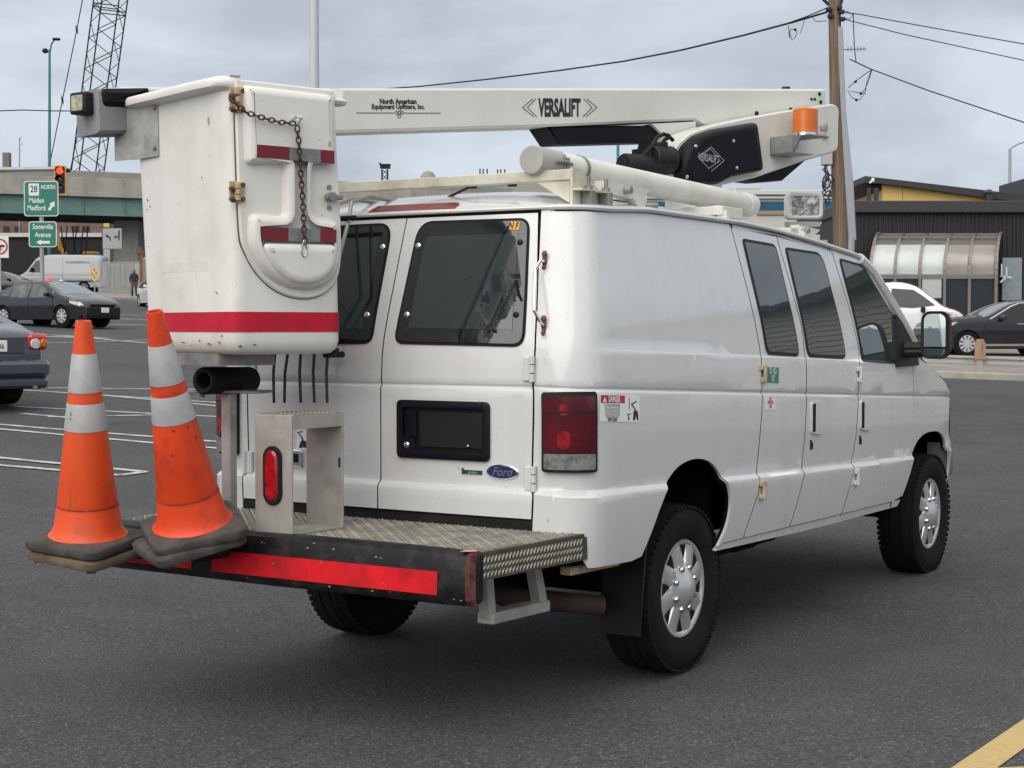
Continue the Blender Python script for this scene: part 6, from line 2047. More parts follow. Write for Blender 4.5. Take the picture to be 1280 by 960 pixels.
# charcoal sedan crossing on the left
def place_by(px, py, D, head, local):
    """position of a vehicle so that its local ground point 'local' stands at pixel column px, depth D"""
    p = at(px, py, D)
    c, s = math.cos(head), math.sin(head)
    x, y = p.x - (c * local[0] - s * local[1]), p.y - (s * local[0] + c * local[1])
    return Vector((x, y, gz(x, y)))
hd = rad(-33)
car1 = vehicle('parked_sedan', 'charcoal sedan with silver spoked wheels crossing behind the upright cone', 'car', place_by(79, 412, 50.5, hd, (1.36, -0.80)), hd, SEDAN, 0.89, 0.88, 0.50, (1.36, -1.34), 0.325, P_CHAR, SW, ((1.25, 0.98), (0.30, 1.38)), ((-1.0, 1.35), (-1.62, 1.10)), extra=sedan_front, doors=SD, spokes=8, glass=CGLASSS)
car1.name = 'sedan'
def red_top(root):
    m = MB(); m.lathe([(0.12, 0), (0.11, 0.06), (0.06, 0.10), (0.001, 0.11)], (-0.30, 0.1, 1.475), seg=14)
    m.build('roof_light', M('red roof lamp', (0.8, 0.10, 0.12), 0.3, coat=0.4, emit=((1.0, 0.08, 0.10), 0.25)), root)
    m = MB(); m.lathe([(0.06, 0), (0.05, 0.03), (0.001, 0.05)], (0.28, 0.1, 1.445), seg=12); m.build('roof_sensor', STICKW, root)
red_top(car1)
# blue-grey sedan leaving the frame at the left edge
hd = rad(90 + 47)
def sedan_rear(root, W, P):
    patch(root, 'tail_light', W, [(-2.27, 1.00), (-1.92, 0.99), (-1.95, 0.84), (-2.29, 0.76)], TAILR, 0.012)
    for sg in (1, -1):
        m = MB(); m.mat(TAILR); m.box((-2.27, sg * 0.66, 0.87), (0.10, 0.30, 0.22), 0.04)
        lt = m.build('tail_light', TAILR, root)
        m = MB(); m.lathe([(0.075, 0), (0.07, 0.02), (0.001, 0.03)], (-2.315, sg * 0.60, 0.85), (-1, 0, 0), 18); m.build('reverse_lens', HEADL, lt)
        m = MB(); m.lathe([(0.07, 0), (0.065, 0.02), (0.001, 0.03)], (-2.30, sg * 0.745, 0.86), (-1, sg * 0.35, 0), 18); m.build('indicator_lens', M('amber indicator', (0.6, 0.16, 0.01), 0.2, coat=0.6), lt)
    pl = plate_box(root, 'number_plate', (-2.335, 0, 0.82), (0.02, 0.31, 0.155), STICKW)
    text('UE 36', 0.10, (-2.348, 0, 0.81), (0, -1, 0), (0, 0, 1), M('plate red', (0.25, 0.08, 0.09), 0.5), pl, sx=0.85, bold=0.002)
    m = MB(); m.box((-2.325, 0, 0.83), (0.02, 0.86, 0.23), 0.03); m.build('plate_panel', P_BLUEG, root)
    m = MB()
    for a, b in ((0.075, 0.05), (0.028, 0.05), (0.05, 0.018)):
        m.tube([(-2.29, a * math.cos(t), 1.0 + b * math.sin(t)) for t in np.linspace(0, 2 * math.pi, 20)], 0.008, 5)
    m.build('emblem', CHROME, root)
    m = MB(); m.box((-2.27, 0, 0.50), (0.22, 1.66, 0.26), 0.07); m.build('rear_bumper', P_BLUEG, root)
    m = MB(); m.box((-2.28, 0, 0.30), (0.20, 1.56, 0.14), 0.04); m.build('bumper_skirt', P_BLUEG, root)
    m = MB(); m.cyl((-2.1, -0.55, 0.25), (-2.40, -0.55, 0.24), 0.03, seg=10); m.build('tailpipe', STEEL, root)
pz = place_by(-5, 500, 22.2, hd, (-2.3, 0))
car2 = vehicle('sedan', 'blue grey sedan seen from behind at the left edge with red tail light', 'car', pz, hd, SEDAN, 0.88, 0.90, 0.50, (1.34, -1.28), 0.315, P_BLUEG, SW, ((1.25, 0.98), (0.30, 1.38)), ((-1.0, 1.35), (-1.62, 1.10)), extra=sedan_rear, doors=SD)
# white car nosing out from behind the leaning cone
hd = rad(-66)
car3 = vehicle('sedan', 'white car nosing out behind the bucket above the leaning cone tip', 'car', place_by(175.5, 402, 79, hd, (-1.34, -0.8)), hd, SEDAN, 0.89, 0.88, 0.5, (1.36, -1.34), 0.325, P_WHITE, SW, ((1.25, 0.98), (0.30, 1.38)), ((-1.0, 1.35), (-1.62, 1.10)), extra=sedan_front, doors=SD)
# black car behind the charcoal sedan
hd = rad(-8)
car4 = vehicle('sedan', 'black car half hidden behind the roof of the charcoal sedan', 'car', place_by(47, 360, 88, hd, (2.3, -0.6)), hd, SEDAN, 0.89, 0.88, 0.5, (1.36, -1.34), 0.325, P_BLACK, SW, ((1.25, 0.98), (0.30, 1.38)), ((-1.0, 1.35), (-1.62, 1.10)), extra=sedan_front, doors=SD)
# silver high-roof van
VAN = [(2.90, 0.35), (2.95, 0.60), (2.88, 0.95), (2.55, 1.18), (2.15, 1.38), (1.55, 2.22), (1.25, 2.42), (0.5, 2.50), (-2.6, 2.46), (-2.90, 2.36), (-2.98, 1.0), (-2.98, 0.40)]
def sv_extra(root, W, P):
    patch(root, 'headlight', W, [(2.86, 0.80), (2.62, 1.10), (2.45, 1.08), (2.6, 0.80)], HEADL)
    patch(root, 'tail_light', W, [(-2.96, 1.6), (-2.86, 1.6), (-2.86, 1.0), (-2.96, 1.0)], TAILR)
    for sg in (1, -1):
        panel('side_rail', [(-2.9, 0.70), (1.6, 0.70), (1.6, 0.78), (-2.9, 0.78)], lambda u, v, o, sg=sg: Vector((u, sg * (W(u, v) + o), v)), 0.012, 0.015, BLACKP, root, step=(0.3, 1))
        m = MB(); m.box((1.75, sg * (W(1.75, 1.4) + 0.14), 1.50), (0.14, 0.22, 0.30), 0.04); m.build('door_mirror', BLACKP, root)
    t = text('N.E. BOOKBINDING CO.', 0.24, (-1.35, (W(-1.35, 2.0) + 0.012), 1.98), (-1, 0, 0), (0, 0, 1), INK, root, sx=0.62)
hd = math.pi - rad(4)
v1 = vehicle('delivery_van', 'silver high roofed delivery van parked under the green overpass', 'van', place_by(73, 366, 108, hd, (0, 0.95)), hd, VAN, 0.98, 1.25, 0.11, (1.95, -1.75), 0.36, P_SILV, [[(2.05, 1.36), (1.50, 2.12), (1.05, 2.14), (1.05, 1.30)]], ((2.15, 1.38), (1.62, 2.12)), None, extra=sv_extra, doors=[[(0.98, 2.2), (0.98, 0.6)], [(-0.3, 2.3), (-0.3, 0.55)]], taper=0.12, tl=0.6, wheel_mat=STEEL, rocker=0.34, crown=0.06)
# white compact van on the right
NV = [(2.15, 0.30), (2.22, 0.55), (2.18, 0.80), (2.02, 0.98), (1.48, 1.13), (0.98, 1.50), (0.55, 1.78), (0.1, 1.88), (-0.3, 1.89), (-2.05, 1.84), (-2.20, 1.70), (-2.24, 0.8), (-2.22, 0.35)]
def nv_extra(root, W, P):
    patch(root, 'headlight', W, [(2.10, 0.86), (1.80, 1.08), (1.45, 1.12), (1.6, 0.94), (1.95, 0.82)], HEADL)
    patch(root, 'indicator', W, [(1.78, 0.98), (1.62, 1.05), (1.52, 1.04), (1.62, 0.94)], M('orange indicator', (0.6, 0.15, 0.05), 0.3, coat=0.4), 0.012)
    patch(root, 'door_handle', W, [(-0.28, 0.98), (-0.28, 1.05), (-0.02, 1.05), (-0.02, 0.98)], BLACKP, 0.018, thick=0.02)
    for sg in (1, -1):
        m = MB(); m.box((0.82, sg * (W(0.8, 1.2) + 0.11), 1.16), (0.15, 0.22, 0.22), 0.05); m.build('door_mirror', BLACKP, root)
    m = MB(); m.box((-0.35, -0.55, 2.07), (0.22, 0.12, 0.10), 0.03); m.build('roof_bracket', BLACKP, root)
    m = MB(); m.box((-1.0, -0.45, 2.10), (0.55, 0.5, 0.16), 0.04); m.build('roof_pod', P_WHITE, root)
    m = MB(); m.box((2.18, 0, 0.62), (0.08, 1.1, 0.16), 0.03); m.build('grille', BLACKP, root)
hd = rad(-14)
v2 = vehicle('compact_van', 'white compact van parked beside the black building behind the wing mirror', 'van', place_by(1203, 430, 54, hd, (2.1, -0.7)), hd, [(x, z * 1.1) for x, z in NV], 0.86, 1.05, 0.20, (1.40, -1.32), 0.31, P_WHITE, [[(1.22, 1.30), (0.84, 1.60), (0.50, 1.83), (-0.22, 1.88), (-0.20, 1.26), (0.5, 1.21)]], ((1.44, 1.26), (0.60, 1.92)), None, extra=nv_extra, doors=[[(-0.32, 1.78), (-0.32, 0.4)], [(1.05, 1.12), (0.95, 0.4)]], taper=0.2, rocker=0.3)
# black crossover at the right edge
SUV = [(2.35, 0.30), (2.42, 0.55), (2.38, 0.80), (2.25, 0.98), (1.9, 1.06), (0.80, 1.14), (0.0, 1.52), (-0.4, 1.60), (-0.8, 1.63), (-1.3, 1.58), (-1.85, 1.40), (-2.25, 1.10), (-2.35, 0.85), (-2.35, 0.35)]
def suv_extra(root, W, P):
    patch(root, 'headlight', W, [(2.30, 0.84), (2.12, 0.97), (1.72, 0.99), (1.95, 0.86)], HEADL)
    patch(root, 'fog_lamp', W, [(2.36, 0.50), (2.1, 0.56), (2.1, 0.50), (2.36, 0.44)], HEADL)
    patch(root, 'door_handle', W, [(-0.40, 0.92), (-0.40, 0.955), (-0.12, 0.96), (-0.12, 0.93)], CHROME, 0.02, thick=0.02)
    for sg in (1, -1):
        m = MB(); m.box((0.36, sg * (W(0.4, 1.1) + 0.12), 1.12), (0.16, 0.22, 0.17), 0.05); m.build('door_mirror', P_BLACK, root)
    m = MB(); m.box((2.39, 0, 0.72), (0.08, 1.1, 0.24), 0.03); m.build('grille', CHROME, root)
hd = math.pi + rad(10)
v3 = vehicle('crossover', 'black crossover with chrome sill strip and bright alloy wheels at the right edge', 'car', place_by(1207, 442, 47, hd, (1.42, 0.80)), hd, SUV, 0.92, 1.0, 0.52, (1.42, -1.40), 0.37, P_BLACK, [[(0.62, 1.10), (0.02, 1.43), (-0.20, 1.51), (-0.42, 1.54), (-0.42, 1.04)], [(-0.50, 1.04), (-0.50, 1.55), (-1.1, 1.52), (-1.5, 1.42), (-1.55, 1.10)]], ((0.80, 1.14), (-0.2, 1.56)), ((-1.4, 1.55), (-2.1, 1.2)), extra=suv_extra,
             doors=[[(0.75, 1.06), (0.95, 0.7), (0.92, 0.32)], [(-0.46, 1.04), (-0.46, 0.35)]], spokes=10,
             trim=[([(-0.95, 0.30), (0.92, 0.30), (0.92, 0.36), (-0.95, 0.36)], CHROME), ([(0.75, 1.085), (0.02, 1.46), (-0.30, 1.565), (-0.9, 1.60), (-0.9, 1.575), (-0.3, 1.54), (0.0, 1.432), (0.69, 1.08)], CHROME)])

# ------------------------------------------------------------------ guard rail, kerb
RAILM = M('galvanised guard rail', (0.42, 0.42, 0.40), 0.5, metal=0.35, var=0.15, scale=3, dirt=((0.25, 0.21, 0.16), 0.6, 3))
CONC = M('pale concrete', (0.36, 0.345, 0.31), 0.85, var=0.12, scale=3, dirt=((0.20, 0.185, 0.16), 0.6, 2), bump=0.1, bscale=20)
def gpos(px, D):
    p = at(px, 400, D); return Vector((p.x, p.y, gz(p.x, p.y)))
gr = thing('guard_rail', 'weathered steel guard rail on short posts before the parked black crossover', 'guard rail', gpos(1228, 37.5))
o0 = gr.location
xa_, xb_ = gpos(1030, 38.5) - o0, gpos(1420, 36.8) - o0
hr = lambda px, y, D: at(px, y, D).z
zr = hr(1228, 451, 37.5) - o0.z
mbp = MB()
sec = [(0.0, 0.16), (-0.05, 0.14), (-0.05, 0.08), (0.0, 0.05), (0.02, 0.0), (0.0, -0.05), (-0.05, -0.08), (-0.05, -0.14), (0.0, -0.16), (0.02, -0.15), (0.035, 0.0), (0.02, 0.15)]
def base_at(f): 
    p = xa_.lerp(xb_, f) + o0
    return Vector((p.x - o0.x, p.y - o0.y, gz(p.x, p.y) - o0.z))
mbp.ring_loft([[base_at(f) + Vector((0, d * 0.9, zr + z * 0.62)) for d, z in sec] for f in np.linspace(0, 1, 12)])
mbp.build('rail', RAILM, gr)
for f in (0.03, 0.27, (1228 - 1030) / 390 + 0.0, 0.76, 0.98):
    b_ = base_at(f)
    h = 0.80
    mbp = MB(); mbp.box(b_ + Vector((0, -0.09, h / 2 - 0.05)), (0.16, 0.10, h), 0.01)
    ps = mbp.build('post', RAILM, gr)
    mbp = MB(); mbp.prism([(-0.15, 0.34), (0.15, 0.34), (0.15, 0.72), (0.08, 0.82), (-0.09, 0.82), (-0.15, 0.72)], lambda u, v, d: b_ + Vector((u * 0.8, -0.145 - d, v)), -0.06, 0.02, 0.01)
    mbp.build('block', M('weathered timber block', (0.34, 0.22, 0.14), 0.85, var=0.3, scale=9, stretch=(1, 1, 0.25)), ps)
mbp = MB()
ka, kb = gpos(960, 36.6), gpos(1600, 34.4)
for a, b in zip(np.linspace(0, 1, 15)[:-1], np.linspace(0, 1, 15)[1:]):
    p, q = ka.lerp(kb, a), ka.lerp(kb, b)
    for r_ in (p, q): r_.z = gz(r_.x, r_.y)
    mbp.ring_loft([[r_ + Vector((0, d, z)) for d, z in ((0, -0.1), (0.02, 0.13), (0.05, 0.15), (0.32, 0.15), (0.32, -0.1))] for r_ in (p, q)], True, a == 0, b == 1)
mbp.build('kerb', CONC, kind='structure')
# pavement behind the kerb where the vehicles stand
PAVE = M('pale pavement', (0.24, 0.225, 0.195), 0.9, var=0.15, scale=0.8, dirt=((0.13, 0.12, 0.11), 0.6, 0.9))
mbp = MB()
for i in range(12):
    for j in range(6):
        def pp_(i_, j_):
            p = ka.lerp(kb, i_ / 12) + Vector((0.3 * j_ / 6 * 20, 0.32 + j_ * 3.9, 0)); return (p.x, p.y, gz(p.x, p.y) + 0.03)
        mbp.quad(pp_(i, j), pp_(i + 1, j), pp_(i + 1, j + 1), pp_(i, j + 1))
mbp.build('pavement', PAVE, kind='structure', smooth=60)

# ------------------------------------------------------------------ black building with the curved glass front
DARKM = M('black ribbed cladding', (0.016, 0.016, 0.020), 0.55, var=0.15, scale=2)
CAPM = M('dark grey parapet cap', (0.035, 0.034, 0.038), 0.5)
FRAMEM = M('bronze grey frame', (0.24, 0.22, 0.20), 0.4, metal=0.5, var=0.12, scale=4)
DB = 60.0
def wx(px, D): return at(px, 300, D).x
def wz(py, D): return at(640, py, D).z
xl, xr = wx(1060, DB), wx(1620, DB)
zt = wz(251, DB)
zb = 0.2
bb = thing('black_building', 'black ribbed single storey building with curved glass front behind the parked vehicles', 'building', (xl, DB, zb))
B_ = Vector((xl, DB, zb))
mbp = MB(); mbp.box(Vector(((xl + xr) / 2, DB + 5.2, (zb + zt) / 2 - 0.2)) - B_, (xr - xl, 10, zt - zb - 0.4))
mbp.build('wall', DARKM, bb)
mbp = MB()
x = xl + 0.05
k = 0
while x < xr:
    mbp.box(Vector((x, DB + 0.18, (zb + zt) / 2 - 0.2)) - B_, (0.075, 0.07, zt - zb - 0.42), 0.012)
    x += 0.17 + 0.03 * ((k * 7) % 3 - 1); k += 1
mbp.build('cladding_ribs', DARKM, bb, kind='stuff')
mbp = MB(); mbp.box(Vector(((xl + xr) / 2, DB + 5.1, zt - 0.22)) - B_, (xr - xl + 0.2, 10.4, 0.44), 0.03)
mbp.build('parapet_cap', CAPM, bb)
# curved glass front: ribs from pixels at the wall and at the eave
topx, botx = [1100, 1130, 1160, 1190, 1220, 1252], [1088, 1119, 1150, 1181, 1212, 1245]
zs_top, zs_eave, zs_bot = wz(293, DB), wz(345, DB - 1.2), 0.6
def rib(i, f):
    """f 0 at the wall head .. 1 at the eave: quarter curve"""
    a = f * math.pi / 2
    x = wx(topx[i], DB) + (wx(botx[i], DB - 1.2) - wx(topx[i], DB)) * (1 - math.cos(a)) ** 0.55 if False else wx(topx[i], DB) + (wx(botx[i], DB - 1.2) - wx(topx[i], DB)) * math.sin(a)
    return Vector((x, DB + 0.10 - 1.25 * math.sin(a), zs_top + (zs_eave - zs_top) * (1 - math.cos(a)) ** 0.9)) - B_
gf = bpy.data.objects.new('glass_front', None); COL.objects.link(gf); gf.parent = bb
ribs_f = np.linspace(0, 1, 11)
for i in range(6):
    mbp = MB()
    pts = [rib(i, f) for f in ribs_f] + [Vector((rib(i, 1).x, rib(i, 1).y, 0))]
    for a, b in zip(pts[:-1], pts[1:]): mbp.bar(a + Vector((0, -0.03, 0)), b + Vector((0, -0.03, 0)), 0.11 if i not in (0, 5) else 0.2, 0.10, 0, (1, 0, 0))
    mbp.build('frame', FRAMEM, gf)
PANES = [M('pale reflecting pane', (0.50, 0.53, 0.515), 0.22, metal=0.2, var=0.10, scale=1.2), M('brown reflecting pane', (0.32, 0.29, 0.26), 0.16, metal=0.4, var=0.15, scale=1.2), M('smoky roof pane', (0.10, 0.095, 0.09), 0.15, spec=0.7)]
DARKG = M('dark door glass', (0.02, 0.022, 0.026), 0.08)
for i in range(5):
    for (f0, f1, m_) in ((0.02, 0.20, 2), (0.22, 0.40, 2), (0.42, 0.995, 0 if i < 3 else 1)):
        fs_ = np.linspace(f0, f1, 7)
        mbp = MB(); mbp.ring_loft([[rib(i, f).lerp(rib(i + 1, f), u) for u in (0.05, 0.95)] for f in fs_], closed=False)
        mbp.build('pane', PANES[m_], gf)
    mbp = MB()
    for f in (0.0, 0.21, 0.41, 1.0):
        mbp.bar(rib(i, f), rib(i + 1, f), 0.09, 0.09)
    mbp.bar(Vector((rib(i, 1).x, rib(i, 1).y, zs_eave - 0.02 - B_.z)), Vector((rib(i + 1, 1).x, rib(i + 1, 1).y, zs_eave - 0.02 - B_.z)), 0.12, 0.16)
    mbp.build('cross_rail', FRAMEM, gf)
    a, b = rib(i, 1), rib(i + 1, 1)
    mbp = MB(); mbp.quad(Vector((a.x, a.y + 0.02, 0)), Vector((b.x, b.y + 0.02, 0)), Vector((b.x, b.y + 0.02, a.z)), Vector((a.x, a.y + 0.02, a.z)))
    mbp.build('pane', DARKG, gf)
    if i == 2:
        mbp = MB(); zz0 = wz(376, DB - 1.2) - B_.z
        mbp.box(Vector(((a.x + b.x) / 2, a.y - 0.01, (zz0 + a.z) / 2)), (b.x - a.x - 0.20, 0.04, a.z - zz0 - 0.2)); mbp.build('pane', PANES[0], gf)
for sg_, i in ((0, 0), (1, 5)):
    mbp = MB(); mbp.poly([rib(i, f) for f in ribs_f] + [Vector((rib(i, 1).x, rib(i, 1).y, 0)), Vector((rib(i, 0).x, rib(i, 0).y, 0))]); mbp.build('side_panel', DARKG, gf)
# door at the right with pale glass, small white aerial on a bracket
mbp = MB(); mbp.box(Vector((wx(1266, DB), DB + 0.10, (wz(322, DB) + wz(376, DB)) / 2)) - B_, (wx(1279, DB) - wx(1254, DB), 0.14, wz(322, DB) - wz(376, DB)), 0.02)
dr_ = mbp.build('door', M('pale door glass', (0.30, 0.34, 0.36), 0.2, metal=0.3, var=0.1), bb)
mbp = MB()
for a, b in (((1258, 334), (1258, 346)), ((1250, 345), (1264, 347)), ((1250, 353), (1258, 346)), ((1252, 330), (1252, 346))):
    mbp.bar(at(*a, DB - 0.4) - B_, at(*b, DB - 0.4) - B_, 0.05, 0.05)
mbp.build('wall_aerial', STICKW, bb)
# yellow penthouse with the slanted dark roof
YW = M('mustard wall panel', (0.66, 0.46, 0.14), 0.7, var=0.05)
DY = 66.0
def by(px, py, D=DY): return at(px, py, D)
yb = thing('yellow_annex', 'mustard yellow upper storey with slanted dark roof above the black building', 'building', by(1103, 262))
o_ = yb.location
mbp = MB(); mbp.prism([((p - o_).x, (p - o_).z) for p in (by(1103, 268), by(1128, 268), by(1128, 232), by(1103, 229))], lambda u, v, d: Vector((u, d, v)), 0, 6)
mbp.build('wall_panel', YW, yb)
mbp = MB(); mbp.prism([((p - o_).x, (p - o_).z) for p in (by(1128.6, 268), by(1300, 270), by(1300, 255), by(1128.6, 232.5))], lambda u, v, d: Vector((u, d, v)), 0.03, 6)
mbp.build('wall_panel', YW, yb)
ROOFD = M('dark roof edge', (0.03, 0.029, 0.034), 0.5)
mbp = MB(); mbp.prism([((p - o_).x, (p - o_).z) for p in (by(1079, 221), by(1130, 227), by(1240, 240), by(1420, 262), by(1420, 272), by(1240, 249), by(1130, 234), by(1096, 230), by(1079, 229))], lambda u, v, d: Vector((u, d, v)), -0.35, 7)
mbp.build('roof', ROOFD, yb)
mbp = MB(); mbp.prism([((p - o_).x, (p - o_).z) for p in (by(1079, 229), by(1102, 231), by(1102, 237.5), by(1079, 228))], lambda u, v, d: Vector((u, d, v)), 0.2, 6.5)
mbp.build('soffit', ROOFD, yb)
mbp = MB(); mbp.box(by(1236, 252, DY - 0.6) - o_, (0.26, 0.3, 0.62), 0.02); mbp.lathe([(0.22, 0), (0.10, 0.12), (0.001, 0.14)], by(1236, 241, DY - 0.6) - o_, seg=12)
mbp.build('flue', ROOFD, yb)
mbp = MB(); q_ = by(1091, 225, DY - 1.1) - o_; mbp.box(q_, (0.12, 0.12, 0.16), 0.02); mbp.bar(q_, q_ + Vector((-0.14, 0, -0.12)), 0.07, 0.07)
mbp.build('camera', STICKW, yb)
for px in (1086, 1095):
    m_ = thing('roof_vent', 'small dark roof vent standing left of the yellow wall, ' + ('left one' if px == 1086 else 'right one') + ' of the pair', 'vent', at(px, 262, 64))
    mbp = MB(); mbp.box((0, 0, 0.35), (0.14 if px == 1086 else 0.17, 0.14, 0.95), 0.02); mbp.build('pipe', M('blue black vent', (0.03, 0.032, 0.06), 0.6), m_)
ub = thing('dark_block', 'dark grey roof block at the right edge above the black building', 'building', at(1290, 262, 72))
mbp = MB(); mbp.box((0.6, 2, 0.4), (at(1318, 250, 72).x - at(1268, 250, 72).x, 4, 2.0), 0.03); mbp.build('wall', M('grey block', (0.05, 0.052, 0.06), 0.7), ub)

# long pale building with blue windows, far behind the van roof
LB = M('cream facade', (0.50, 0.485, 0.44), 0.8, var=0.06, scale=0.5)
BW = M('blue window glass', (0.02, 0.10, 0.17), 0.12, metal=0.2, var=0.3, scale=0.8)
DL = 96.0
lo = at(740, 262, DL)
pb_ = thing('pale_building', 'long cream building with a row of blue windows beyond the van roof', 'building', lo)
def lbx(px): return at(px, 250, DL).x - lo.x
def lbz(py): return at(640, py, DL).z - lo.z
zbot = gz(at(900, 300, DL).x, DL) - lo.z - 0.3
mbp = MB(); mbp.box(((lbx(740) + lbx(1058)) / 2, 5, (lbz(240) + zbot) / 2), (lbx(1058) - lbx(740), 10, lbz(240) - zbot)); mbp.build('wall', LB, pb_)
mbp = MB(); mbp.box(((lbx(740) + lbx(1058)) / 2, 4.9, lbz(241)), (lbx(1059) - lbx(739), 10.4, 0.28), 0.03); mbp.box(((lbx(740) + lbx(1058)) / 2, -0.08, lbz(247)), (lbx(1058) - lbx(740), 0.2, 0.16), 0.02); mbp.build('cornice', M('pale cornice', (0.56, 0.56, 0.53), 0.8), pb_)
for px in (755, 803, 851, 899, 947, 995, 1031):
    wpx = 35 if px < 1000 else 15
    mbp = MB(); mbp.box((lbx(px + wpx / 2), -0.02, lbz(257.5)), (lbx(px + wpx) - lbx(px), 0.10, lbz(252) - lbz(263)), 0.01)
    wn = mbp.build('window', BW, pb_)
    mbp = MB(); mbp.box((lbx(px + wpx / 2), -0.08, lbz(266)), (lbx(px + wpx + 2) - lbx(px - 1), 0.08, lbz(263.5) - lbz(268.5)), 0.01)
    mbp.build('sill', M('brown sill panel', (0.30, 0.25, 0.19), 0.8), wn)
mbp = MB(); mbp.box((lbx(941), 2, lbz(238)), (1.4, 1.0, 0.55), 0.05); mbp.build('roof_unit', M('grey roof unit', (0.32, 0.32, 0.31), 0.7), pb_)
mbp = MB(); mbp.box((lbx(900), 2, lbz(237)), (2.0, 1.0, 0.4), 0.05); mbp.build('roof_unit', M('grey roof unit', (0.3, 0.3, 0.3), 0.7), pb_)

# ------------------------------------------------------------------ overpass
BC_ = M('weathered bridge concrete', (0.36, 0.34, 0.295), 0.9, var=0.12, scale=0.7, stretch=(1.6, 1, 0.35), dirt=((0.15, 0.14, 0.125), 0.6, 0.8))
BCT = M('bridge parapet top', (0.28, 0.265, 0.235), 0.9, var=0.1, scale=1)
BG = M('faded green girder', (0.13, 0.235, 0.205), 0.6, var=0.12, scale=0.5, stretch=(1, 1, 3), dirt=((0.10, 0.11, 0.09), 0.4, 0.7))
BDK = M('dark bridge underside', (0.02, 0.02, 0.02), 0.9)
br_ = thing('overpass', 'concrete overpass with a faded green steel girder crossing on the left', 'bridge', at(0, 281, 121.6))
ob_ = br_.location.copy()
pa, pb2 = at(-260, 300, 113), at(640, 300, 136.5)
dirb = Vector((pb2.x - pa.x, pb2.y - pa.y, 0)).normalized()
nb_ = Vector((-dirb.y, dirb.x, 0))
Lb = (Vector((pb2.x - pa.x, pb2.y - pa.y, 0))).length
zref = lambda py: at(60, py, 123.4).z
zT, zL, zP, zG, zU = zref(216.5), zref(224.5), zref(242.5), zref(270), zref(271.5)
def brg(name, m, z0, z1, d0, d1, bev=0.02):
    mm_ = MB()
    c = Vector((pa.x, pa.y, 0)) + dirb * Lb / 2 + nb_ * (d0 + d1) / 2 + Vector((0, 0, (z0 + z1) / 2))
    Rm = Matrix((dirb, nb_, Vector((0, 0, 1)))).transposed()
    mm_.box(c - ob_, (Lb, abs(d1 - d0), z1 - z0), bev, Rm)
    return mm_.build(name, m, br_)
brg('parapet', BC_, zP, zL, 0.0, 0.4)
brg('parapet_cap', BCT, zL, zT, 0.06, 0.34)
brg('deck_edge', BC_, zP - 0.35, zP, -0.12, 0.5)
brg('girder', BG, zG, zP - 0.352, 0.28, 0.34)
brg('girder_flange', BG, zG - 0.07, zG, 0.10, 0.52)
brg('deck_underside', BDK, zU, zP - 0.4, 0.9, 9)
for k in range(18):
    mm_ = MB()
    c = Vector((pa.x, pa.y, 0)) + dirb * (Lb * (k + 0.5) / 18) + nb_ * 0.2 + Vector((0, 0, (zG + zP) / 2 - 0.17))
    mm_.box(c - ob_, (0.04, 0.14, zP - zG - 0.36), 0, Matrix((dirb, nb_, Vector((0, 0, 1)))).transposed())
    mm_.build('stiffener', BG, br_)
for px in (-150, 163, 420):
    D_ = 128 if px < 300 else 136
    p = at(px, 320, D_)
    mm_ = MB(); z0 = gz(p.x, p.y) - 0.5
    mm_.box(Vector((p.x, p.y, (z0 + zU) / 2)) - ob_, (1.9 if px < 300 else 1.2, 3, zU - z0), 0.05)
    mm_.build('pier', M('pier concrete', (0.33, 0.32, 0.29), 0.9, var=0.1, scale=1, stretch=(1, 1, 0.3)), br_)

# ------------------------------------------------------------------ things under and before the overpass
def gthing(name, label, cat, px, D, rot=0.0, group=None):
    p = gpos(px, D)
    return thing(name, label, cat, p, rot, group), p
def ppl(o, px, py, D): return at(px, py, D) - o
bk, o_ = gthing('brick_building', 'brown brick building far beyond the overpass at the left edge', 'building', 20, 165)
m = MB(); a, b = ppl(o_, -60, 240, 165), ppl(o_, 128, 310, 165)
m.box(((a.x + b.x) / 2, 3, (a.z) / 2), (b.x - a.x, 6, a.z)); m.build('wall', M('brown brick', (0.17, 0.115, 0.09), 0.9, var=0.25, scale=1.5), bk)
for px in (-20, 8, 22, 95, 108):
    m = MB(); m.box(ppl(o_, px, 289, 165) + Vector((0, -0.02, 0)), (0.6, 0.1, 1.0)); m.build('window', DARKG, bk)
fc_, o_ = gthing('screened_fence', 'long dark screened construction fence with a pale rail under the overpass', 'fence', 60, 140)
m = MB(); a, b = ppl(o_, -80, 296, 140), ppl(o_, 128, 299, 140)
m.box(((a.x + b.x) / 2, 0, a.z / 2), (b.x - a.x, 0.06, a.z)); m.build('screen', M('black mesh screen', (0.014, 0.014, 0.015), 0.8, var=0.3, scale=0.6), fc_)
m = MB(); m.box(((a.x + b.x) / 2, -0.2, a.z + 0.15), (b.x - a.x, 0.2, 0.34)); m.build('rail', M('pale rail', (0.55, 0.55, 0.52), 0.7), fc_)
